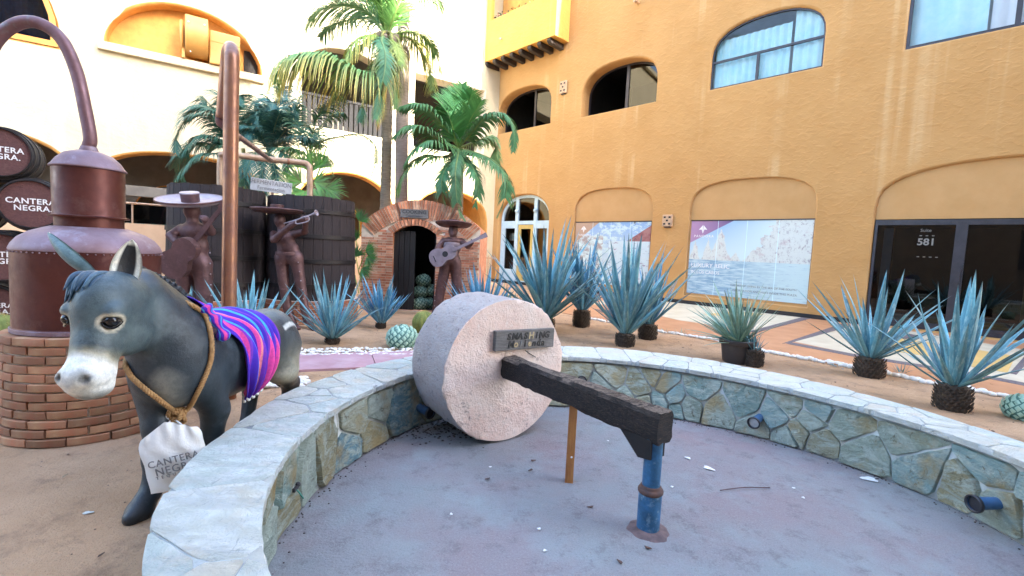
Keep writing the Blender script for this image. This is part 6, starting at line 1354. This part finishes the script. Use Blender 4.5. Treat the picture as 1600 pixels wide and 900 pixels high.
b.obj('figure', .018, M['rust'], t1, None, 1); hatted(t1, q(298,315), .425, .1, .115, .13, 'rust_pale', 'rust_pale', (.03, -.27)); guitar(t1, q(281,402,-.32), q(338,330,-.42)-q(281,402,-.32), (.8,-.1,.7), 1.18); buttons(t1, q(328,395,-.05), q(330,478,-.03), 6)
# guitar player in front of the hut, facing the court
d3 = 10.6; q = lambda x, y, dd=0.0: D(x, y, d3+dd); t3 = thing('musician_statue', Vector((*q(702, 480).xy, GZ)), 'rusty statue of a bearded musician in a dark sombrero playing guitar by the hut door', 'statue'); b = Body()
L1 = Vector((q(684,440).x, q(684,440).y, .14)); L2 = Vector((q(717,440).x, q(717,440).y, .14)); b.chain([q(697,412), q(689,450), L1], [.13,.11,.11], .03); b.chain([q(712,412), q(714,450), L2], [.13,.11,.11], .03); b.cone(L1, L1+Vector((-.03,-.2,-.04)), .07, .05, .02); b.cone(L2, L2+Vector((.05,-.2,-.04)), .07, .05, .02)
b.ell(q(705,405), (.2,.14,.17), None, .05); b.ell(q(706,388), (.19,.13,.17), None, .05); b.ell(q(707,377), (.22,.13,.10), None, .05); b.cone(q(708,371), q(708,366), .07, .065, .02); b.ell(q(708,361), (.105,.11,.14), None, .02); b.ell(q(708,366,-.06), (.075,.07,.07), None, .02); b.ell(q(708,361,-.115), (.018,.03,.03), None, .012)
b.ell(q(704.5,358.5,-.11), (.016,.016,.012), None, .006, True); b.ell(q(711.5,358.5,-.11), (.016,.016,.012), None, .006, True); b.ell(q(708,366.5,-.135), (.03,.014,.008), None, .004, True)
b.chain([q(693,377), q(684,388,-.05), q(693,396,-.27)], [.075,.06,.05], .02); b.chain([q(721,377), q(731,385,-.1), q(737,380,-.3)], [.07,.058,.045], .02); hand(b, q(692,396,-.27), (.9,-.2,-.3), (0,0,1), 1.1, .7); hand(b, q(736,380,-.3), (.4,-.5,.6), (1,0,0), 1.1, .9)
def c3(X): return np.ones((len(X), 3))
b.obj('figure', .02, M['rust'], t3, None, 1); hatted(t3, q(709,352), .40, .1, .11, .11, 'rust', 'rust', (0, .1)); guitar(t3, q(693,399,-.33), q(742,376,-.40)-q(693,399,-.33), (.45,0,1), 1.15, 'rust_mid')
mb = MB(); mb.ell = None
mb = MB(); mb.lathe([(.06,-.02),(.15,-.06),(.20,-.12),(.205,-.20),(.18,-.28)], q(707,371), 28); mb.v = [(x, (y-q(707,371).y)*.68+q(707,371).y, z) for x, y, z in mb.v]; mb.obj('jacket_bib', M['rust_mid'], t3, True); buttons(t3, q(681,420,-.1), q(679,478,-.1), 8)
# ================================================================== DONKEY
dk = thing('donkey_statue', (-1.9, 3.1, GZ), 'life size painted grey donkey statue with a white muzzle standing beside the well', 'statue')
b = Body(); V3 = Vector
CH = D(275, 572, 2.70); MD = D(352, 548, 3.15); RU = D(415, 532, 3.62)
b.cone(CH, MD, .225, .245, .06); b.cone(MD, RU, .245, .215, .06); b.ell(MD+V3((0,-.05,-.05)), (.235,.5,.25), None, .06); b.ell(RU+V3((0,.02,.02)), (.205,.22,.225), None, .06); b.ell(CH+V3((0,-.02,.02)), (.20,.17,.25), None, .05)
PO = D(196, 446, 2.42); SK = D(172, 478, 2.30); MZ = D(138, 588, 2.14); JW = D(200, 520, 2.36)
nb_ = CH+V3((0,-.02,.14)); b.cone(nb_, PO+V3((0,.06,-.06)), .215, .135, .06); b.cone(CH+V3((0,.12,.2)), PO+V3((0,.10,.0)), .12, .07, .07)
b.ell(SK+V3((0,.01,.01)), (.130,.17,.162), None, .05); b.ell(JW+V3((0,0,.01)), (.090,.145,.125), None, .05); b.cone(SK+V3((0,-.05,-.06)), MZ+V3((0,.02,.03)), .105, .088, .05)
b.ell(MZ, (.090,.088,.096), None, .04); b.ell(MZ+V3((0,.02,-.055)), (.082,.075,.055), None, .03); b.ell(MZ+V3((0,-.03,.0)), (.084,.07,.068), None, .03)
for s_ in (-1, 1):
    b.ell(SK+V3((s_*.105,-.085,-.015)), (.036,.055,.045), None, .03)      # brow and socket
    b.ell(MZ+V3((s_*.058,-.062,.008)), (.03,.03,.03), None, .02)          # nostril wing
# front legs
RH = G(221, 806, GZ); b.chain([CH+V3((-.12,.0,-.08)), V3((RH.x-.0, RH.y+.13, .52)), V3((RH.x+.015, RH.y+.10, .34)), V3((RH.x+.01, RH.y+.06, .16))], [.125,.075,.062,.052], .035); b.ell((RH.x+.012, RH.y+.09, .36), (.06,.06,.07), None, .03)
b.cone((RH.x+.01, RH.y+.05, .18), (RH.x, RH.y-.01, GZ+.035), .05, .068, .02); b.cone((RH.x, RH.y-.03, GZ+.03), (RH.x, RH.y-.065, GZ+.025), .06, .045, .02)
LH = V3((-1.86, 2.90, GZ)); b.chain([CH+V3((.11,.06,-.08)), V3((-1.80,2.86,.55)), V3((-1.83,2.87,.36)), V3((-1.86,2.90,.16))], [.13,.078,.062,.05], .035); b.cone((-1.86,2.90,.17), (-1.86,2.88,GZ+.035), .05, .066, .02)
# hind legs
b.chain([RU+V3((.09,.02,-.06)), V3((-1.76,3.62,.62)), V3((-1.80,3.86,.44)), V3((-1.83,3.84,.16))], [.17,.115,.062,.05], .05); b.cone((-1.83,3.84,.17), (-1.83,3.80,GZ+.035), .048, .064, .02)
b.chain([RU+V3((-.09,.0,-.08)), V3((-2.02,3.56,.6)), V3((-2.07,3.76,.42)), V3((-2.06,3.68,.16))], [.17,.105,.06,.05], .05); b.cone((-2.06,3.68,.17), (-2.06,3.64,GZ+.035), .048, .064, .02)
b.chain([RU+V3((0,.20,.05)), RU+V3((.0,.25,-.15)), RU+V3((.0,.24,-.4))], [.04,.03,.035], .03)
# mouth line, nostrils
for s_ in (-1, 1): b.ell(MZ+V3((s_*.062,-.092,.012)), (.017,.022,.022), None, .012, True)
b.cone(MZ+V3((-.07,-.075,-.045)), MZ+V3((0,-.105,-.04)), .005, .005, .01, True); b.cone(MZ+V3((.07,-.075,-.045)), MZ+V3((0,-.105,-.04)), .005, .005, .01, True); b.cone(MZ+V3((.07,-.075,-.045)), MZ+V3((.088,.0,-.035)), .005, .004, .01, True)
# eyes
EL = b.hit(175, 504, .0); gl_ = b.grad(EL); EM = V3((2*SK.x-EL.x, EL.y, EL.z)); gm = V3((-gl_.x, gl_.y, gl_.z))
for e, g in ((EL, gl_), (EM, gm)): b.ell(e, (.030,.030,.026), None, .012, True)
def donkey_col(X):
    n = len(X); C = np.tile(np.array([.028,.040,.050]), (n, 1)); f = lambda a, lo, hi: np.clip((a-lo)/(hi-lo), 0, 1)[:, None]
    nz = np.array([noise.noise(Vector(x)*9) for x in X]); nz2 = np.array([noise.noise(Vector(x)*38) for x in X])
    hd = 1-f(np.linalg.norm((X-np.array(SK))/np.array([1,1.05,1.25]), axis=1)+nz*.03, .17, .26); C = C*(1-hd)+np.array([.068,.10,.108])*hd
    br = 1-f(np.linalg.norm(X-np.array(SK+V3((0,-.02,-.12))), axis=1), .1, .2); C = C*(1-br*.8)+np.array([.11,.145,.142])*br*.8
    jw = 1-f(np.linalg.norm(X-np.array(JW), axis=1), .13, .2); C = C*(1-jw*.4)+np.array([.085,.115,.115])*jw*.4
    axd = np.array(MZ-SK); axd /= np.linalg.norm(axd); t = (X-np.array(MZ))@axd+nz*.02+nz2*.008; near = 1-f(np.linalg.norm(X-np.array(MZ), axis=1), .20, .24); m = f(t, -.10, -.055)*near; C = C*(1-m)+np.array([.88,.85,.76])*m
    ed = f(t, -.13, -.085)*(1-f(t, -.085, -.04))*near; C = C*(1-ed*.5)+np.array([.50,.42,.22])*ed*.5
    ch = f(-(X[:, 2]-MZ.z)+nz*.02, .055, .085)*near; C = C*(1-ch*.7)+np.array([.10,.10,.09])*ch*.7
    for s_ in (-1, 1):
        d = np.linalg.norm(X-np.array(MZ+V3((s_*.062,-.092,.012))), axis=1); k = 1-f(d, .019, .027); C = C*(1-k)+np.array([.02,.02,.022])*k; k = (1-f(d, .034, .06))*.35; C = C*(1-k)+np.array([.22,.2,.17])*k
    for e in (EL, EM):
        d = np.linalg.norm((X-np.array(e))*np.array([1,1,1.25]), axis=1)+nz2*.004; k = (1-f(d, .052, .064)); C = C*(1-k)+np.array([.62,.56,.42])*k; k = 1-f(d, .036, .046); C = C*(1-k)+np.array([.015,.014,.014])*k
    pt = 1-f(np.linalg.norm((X-np.array(D(262, 622, 2.52)))/np.array([.75,1,1.5]), axis=1)+nz*.04, .05, .13); C = C*(1-pt*.7)+np.array([.34,.33,.28])*pt*.7
    be = f(-(X[:, 2])+nz*.03, -.66, -.60)*f(X[:, 1], 2.95, 3.05)*f(X[:,2], .5, .56); C = C*(1-be)+np.array([.45,.42,.34])*be
    inn = np.exp(-((X[:, 1]-3.62)/.14)**2-((X[:, 2]-.62)/.16)**2)[:, None]*f(X[:, 0], -1.9, -1.75); C = C*(1-inn*.7)+np.array([.42,.38,.26])*inn*.7
    hf = 1-f(X[:, 2]+nz*.02, .14, .22); C = C*(1-hf)+np.array([.018,.022,.028])*hf
    rp = f(X[:, 2]+nz*.03, .98, 1.08)*f(X[:, 1], 3.2, 3.4); C = C*(1-rp*.5)+np.array([.20,.27,.31])*rp*.5  # rump top painted bluish: a sky reflection put into the colour
    sc = (1-f(np.abs(X[:, 0]+1.70+.4*(X[:, 1]-3.6)*0+nz2*.004), .006, .012))*f(X[:, 1], 3.52, 3.53)*(1-f(X[:, 1], 3.74, 3.75))*f(X[:,2], .9, .92); C = C*(1-sc)+np.array([.6,.62,.58])*sc
    pl_ = 1-f(np.linalg.norm(X-np.array(PO+V3((0,.0,.06))), axis=1)+nz*.03, .07, .15); C = C*(1-pl_*.9)+np.array([.02,.05,.09])*pl_*.9
    cr = 1-f(np.abs(X[:, 0]-(-1.92)), .02, .05); cr = cr*f(X[:, 2], 1.05, 1.12)*f(X[:, 1], 2.42, 2.5)*(1-f(X[:, 1], 2.95, 3.0)); C = C*(1-cr*.8)+np.array([.018,.024,.03])*cr*.8
    return C
bo = b.obj('body', .011, M['donkey'], dk, donkey_col, 1)
for e, g in ((EL, gl_), (EM, gm)):
    r_ = Matrix(((1,0,0),(0,1,0),(0,0,1))); mb = MB(); mb.ball(e-g*.012, .030, 18, 12); ey = mb.obj('eye', M['gloss_black'], dk, True)
    q_ = Vector((0,0,1)).rotation_difference(g).to_matrix()
    mb = MB(); mb.lathe([(.013, .0192), (.018, .0160)], e-g*.0, 20, g); mb.v = [tuple(Vector(v)-g*.0015) for v in mb.v]
    for dz, rr_ in ((.021, .0075), (-.021, .006)):
        mb2 = MB(); sd = g.cross(V3((0,0,1))).normalized(); up_ = sd.cross(g)*-1; up_ = V3((0,0,1)); pts = [e-g*.002+sd*x+up_*(dz*(1-(x/.04)**2))+g*(.010*(1-(x/.04)**2)) for x in [-.04+.08*k/10 for k in range(11)]]; mb2.tube(pts, [rr_*(1-.7*abs(k-5)/5) for k in range(11)], 8); mb2.obj('eyelid', M['iris'] if dz > 0 else M['gloss_black'], ey, True)
    mb3 = MB(); mb3.ball(e+g*.0165+V3((0,0,.006)), (.004,.004,.004), 8, 6); mb3.obj('eye_glint', M['lens'], ey, True)  # pale bead set on the eye as a painted glint
# ears: cupped leaves with thickness
def ear(base, tip, face, wd, inner, label=None, mat_out=(.13,.2,.22)):
    ax_ = (tip-base); L = ax_.length; ax_.normalize(); face = (face-ax_*face.dot(ax_)).normalized(); sd = ax_.cross(face); mb = MB(); vs = []; cs = []; n = 14; m_ = 12
    for lay in (0, 1):
        for i in range(n+1):
            t = i/n; w = wd*(math.sin(PI*(t*.90+.10))**.62)*(1-.25*t)*(1 if t < .96 else .4); back = L*.05*math.sin(PI*t)
            for k in range(m_+1):
                u = 2*k/m_-1; cup = w*.62*(1-u*u*1.0); p = base+ax_*(t*L)+sd*(u*w)-face*(cup*(1-lay*.16)+back)+face*(.010*lay*(1-abs(u)**4)); vs.append(p)
                ri = abs(u)
                if lay: c_ = (.78,.76,.64) if ri > .50 or t > .86 else ((.012,.013,.015) if t > .12 else (.2,.22,.2))
                else: c_ = mat_out
                cs.append(c_)
    W_ = m_+1; fs = [(i*W_+k, i*W_+k+1, (i+1)*W_+k+1, (i+1)*W_+k) for i in range(n) for k in range(m_)]; N_ = (n+1)*W_; fs += [tuple(x+N_ for x in f[::-1]) for f in fs]
    for i in range(n):
        for k in (0, m_): fs.append((i*W_+k, (i+1)*W_+k, (i+1)*W_+k+N_, i*W_+k+N_))
    for k in range(m_): fs.append((n*W_+k, n*W_+k+1, n*W_+k+1+N_, n*W_+k+N_))
    mb.add(vs, fs, cs); return mb.obj('ear', M['donkey'], dk, True, cols=True)
eb = D(190, 450, 2.34); et = D(207, 374, 2.38); ear(eb, et, V3((.62,-.8,.1)), .070, True); ebr = D(147, 428, 2.36); etr = D(74, 363, 2.38); ear(ebr, etr, V3((.1,.95,.2)), .050, False, mat_out=(.13,.22,.23))
# forelock and mane
mb = MB()
for k in range(13):
    u = rng.uniform(-1, 1); st_ = PO+V3((u*.06-.02, -.03+rng.uniform(-.04,.03), .055-.02*abs(u))); e_ = SK+V3((u*.07-.05, -.145, rng.uniform(.02,.10))); md = (st_+e_)/2+V3((u*.01, -.045, .045)); P_ = spline([st_, md, e_], 7); mb.tube(P_, [.013*math.sin(PI*(.12+.86*j/(len(P_)-1)))+.002 for j in range(len(P_))], 7, col=(.025,.07,.12) if rng.random() < .6 else (.05,.12,.18))
for k in range(70):
    t = k/69; p = (PO+V3((.0,.07,.085))).lerp(CH+V3((0,.22,.30)), t); p.z += .03*math.sin(PI*t); a_ = .6+rng.uniform(-.3,.3); p.z -= .012; P_ = spline([p, p+V3((.014*rng.uniform(-1,1), .02, .018)), p+V3((.02*rng.uniform(-1,1), .055, -.01))], 4); mb.tube(P_, [.011,.012,.012,.011,.010,.009,.007,.005,.003], 6, col=(.018,.024,.032))
mb.obj('mane', M['donkey'], dk, True, cols=True)
# serape over the back: a cloth sheet wrapped on the body with folds
cl_ = MB(); nu, nv = 90, 70; vs = []; uvs = []
rays = []
for j in range(nv+1):
    s_ = j/nv; th = R(-62)+R(62+148)*s_           # angle from straight up, + = viewer's side
    for i in range(nu+1):
        u = i/nu; side_ = max(0, (th-R(20))/R(138)) if th > 0 else 0
        y0 = 2.80+.26*side_**1.1+.05*math.sin(side_*7); y1 = 3.36-.06*side_; y = y0+(y1-y0)*u
        th2 = min(th, R(168)); ctr = CH.lerp(RU, (y-CH.y)/(RU.y-CH.y)); rays.append((ctr, (math.sin(th2), 0, math.cos(th2)), u, s_, side_))
CT = np.array([r[0] for r in rays]); DRN = np.array([r[1] for r in rays]); lo = np.full(len(rays), .05); hi = np.full(len(rays), .5)
for _ in range(12):
    md = (lo+hi)/2; ins_ = b.ev(CT+DRN*md[:, None]) < .012; lo = np.where(ins_, md, lo); hi = np.where(ins_, hi, md)
for (ctr, dr, u, s_, side_), r_ in zip(rays, lo):
    fold = .019*math.sin(u*30+3*math.sin(s_*5)+s_*4)+.007*math.sin(u*61+s_*9); r_ = float(r_)+.012+(fold+.012)*(.35+.9*side_)
    if side_ > .55: r_ += .02*(side_-.55)
    vs.append(ctr+Vector(dr)*r_); uvs.append((min(.999, max(0.001, u)), s_))
W_ = nu+1; cl_.add(vs, [(j*W_+i, j*W_+i+1, (j+1)*W_+i+1, (j+1)*W_+i) for j in range(nv) for i in range(nu)]); me = cl_.mesh('serape', M['serape'], True); uv = me.uv_layers.new(name='UVMap')
for lp_ in me.loops: uv.data[lp_.index].uv = uvs[lp_.vertex_index]
se = link('serape', me); sm = se.modifiers.new('thickness', 'SOLIDIFY'); sm.thickness = .006; sm.offset = -1; tag(se, 'pink, purple and blue striped woven blanket draped over the donkey back', 'blanket')
mb = MB(); edge = [Vector(vs[nv*W_+i])+V3((0,0,-.012)) for i in range(W_)]; mb.tube(edge, .010, 6); o = mb.obj('hem_fringe', M['bag'], se, True)
# bunched corner at the front
mb = MB(); pts = [b.hit(x, y, .035) for x, y in ((318,478),(330,492),(343,512),(352,530))]; pts = [p for p in pts if p]
if len(pts) > 2:
    P_ = spline(pts, 6); mb.tube(P_, [.03+.012*math.sin(k*.9) for k in range(len(P_))], 12); me = mb.mesh('serape_fold', M['serape'], True); uv = me.uv_layers.new(name='UVMap')
    for lp_ in me.loops: k = lp_.vertex_index; uv.data[lp_.index].uv = ((.07*(k % 12)+.03*math.sin(k//12)) % 1, .5)
    link('folded_corner', me, se)
def ropetube(mb, pts, r, pitch=.05, col=None):
    P_ = [Vector(p) for p in pts]; n = len(P_); L = 0; cum = [0]
    for a, c in zip(P_, P_[1:]): L += (c-a).length; cum.append(L)
    m_ = max(8, int(L/.008)); Q = []
    for k in range(m_+1):
        s_ = L*k/m_; i = max(0, min(n-2, next((j for j in range(n-1) if cum[j+1] >= s_), n-2))); t = (s_-cum[i])/max(1e-6, cum[i+1]-cum[i]); Q.append(P_[i].lerp(P_[i+1], t))
    for st_ in range(3):
        out = []; nrm = None
        for k, p in enumerate(Q):
            T = (Q[min(k+1, m_)]-Q[max(k-1, 0)]).normalized(); nrm = T.orthogonal() if nrm is None else (nrm-T*T.dot(nrm)); nrm.normalize(); bi = T.cross(nrm); a = 2*PI*(L*k/m_/pitch)+2*PI*st_/3; out.append(p+(nrm*math.cos(a)+bi*math.sin(a))*r*.52)
        mb.tube(out, r*.56, 6)
KN = b.hit(283, 648, .03) or D(283, 648, 2.45)
rp_ = thing('neck_rope', KN, 'twisted jute rope looped round the donkey neck and tied in a knot at its chest', 'rope'); mb = MB()
lp1 = [b.hit(x, y, .012) for x, y in ((302,478),(318,490),(327,510),(331,540),(329,565),(320,590),(308,615),(296,636))]; lp1 = [p for p in lp1 if p]+[KN]
lp2 = [b.hit(x, y, .012) for x, y in ((196,572),(205,588),(222,604),(240,618),(258,632),(272,642))]; lp2 = [p for p in lp2 if p]+[KN]
back = [lp1[0], lp1[0]+V3((-.10,-.02,.03)), lp1[0]+V3((-.26,-.07,-.06)), V3((lp2[0].x-.10, lp2[0].y+.22, lp2[0].z+.12)), V3((lp2[0].x-.05, lp2[0].y+.08, lp2[0].z+.04)), lp2[0]]
ropetube(mb, spline(lp1, 6), .014); ropetube(mb, spline(lp2, 6), .014); ropetube(mb, spline(back, 6), .014); mb.obj('loop', M['rope'], rp_, True); mb = MB()
for k in range(4):
    c_ = KN+V3((.01*math.sin(k*2), -.02-.008*k, .012*math.cos(k*2.2))); a0 = k*1.1; ropetube(mb, [c_+V3((math.cos(a+a0)*.034, math.sin(a*2)*.012, math.sin(a+a0)*.034)) for a in [2*PI*j/14 for j in range(15)]], .013)
ropetube(mb, spline([KN+V3((-.005,-.04,0)), KN+V3((-.015,-.05,-.06)), KN+V3((-.02,-.05,-.125))], 5), .015); mb.obj('knot', M['rope'], rp_, True)
# canvas bag
tl_, tr_, bl_ = D(224, 688, 2.40), D(322, 664, 2.46), D(236, 772, 2.40); xd = (tr_-tl_); Wb = xd.length*1.03; xd.normalize(); yd = (tl_-bl_); yd = (yd-xd*yd.dot(xd)); Hb = yd.length; yd.normalize(); nz = xd.cross(yd); bg_ = thing('gift_bag', tl_.lerp(tr_, .5), 'white canvas bag lettered CANTERA NEGRA hanging from the rope on the donkey chest', 'bag'); cb = bl_+xd*Wb/2
mb = MB(); nx_, ny_ = 28, 28; vs = []
for lay in (1, -1):
    for j in range(ny_+1):
        v = j/ny_
        for i in range(nx_+1):
            u = 2*i/nx_-1; top_f = max(0, (v-.80)/.20); w = Wb/2*(1-.13*top_f**2.5)*(1-.03*math.sin(PI*v)); hgt = Hb*v*1.0+(.07*top_f*(1-abs(u))); th_ = .026*(1-abs(u)**3)*(1-.5*top_f)*(math.sin(PI*min(1, v*.9+.1))**.5+.15)
            wr = .0025*math.sin(u*9+v*14)+.006*top_f*math.sin(u*16+1)+.003*noise.noise(Vector((u*4, v*5, lay))); vs.append(cb+xd*(u*w)+yd*hgt+nz*(lay*(th_+.002)+wr))
W_ = nx_+1; N_ = W_*(ny_+1); fs = [(j*W_+i, j*W_+i+1, (j+1)*W_+i+1, (j+1)*W_+i) for j in range(ny_) for i in range(nx_)]; fs += [tuple(x+N_ for x in f[::-1]) for f in fs]; mb.add(vs, fs); o = mb.obj('cloth', M['bag'], bg_, True)
bgc = cb+xd*(-Wb*.02)+nz*.046
text('CANTERA', .051, bgc+xd*.020+yd*Hb*.56, xd, yd, M['ink_grey'], o, space=1.1); text('NEGRA', .056, bgc+yd*Hb*.40+xd*.02, xd, yd, M['ink_grey'], o, space=1.12); text('T  E  Q  U  I  L  A', .022, bgc+yd*Hb*.30, xd, yd, M['ink_grey'], o)
mb = MB()
for dx, dz in ((-.05, .0), (-.03, .035)): mb.ball(KN+V3((dx, -.035, dz)), (.022,.02,.022), 12, 8)
mb.obj('white_tie_knob', M['bag'], bg_, True); mb = MB(); mb.tube(spline([tl_.lerp(tr_, .3)+yd*-.0, KN+V3((-.03,-.03,-.02)), tl_.lerp(tr_, .7)], 6), .005, 5); mb.obj('handle_cord', M['bag'], bg_, True)
S.cycles.max_bounces = 8; S.cycles.transparent_max_bounces = 12
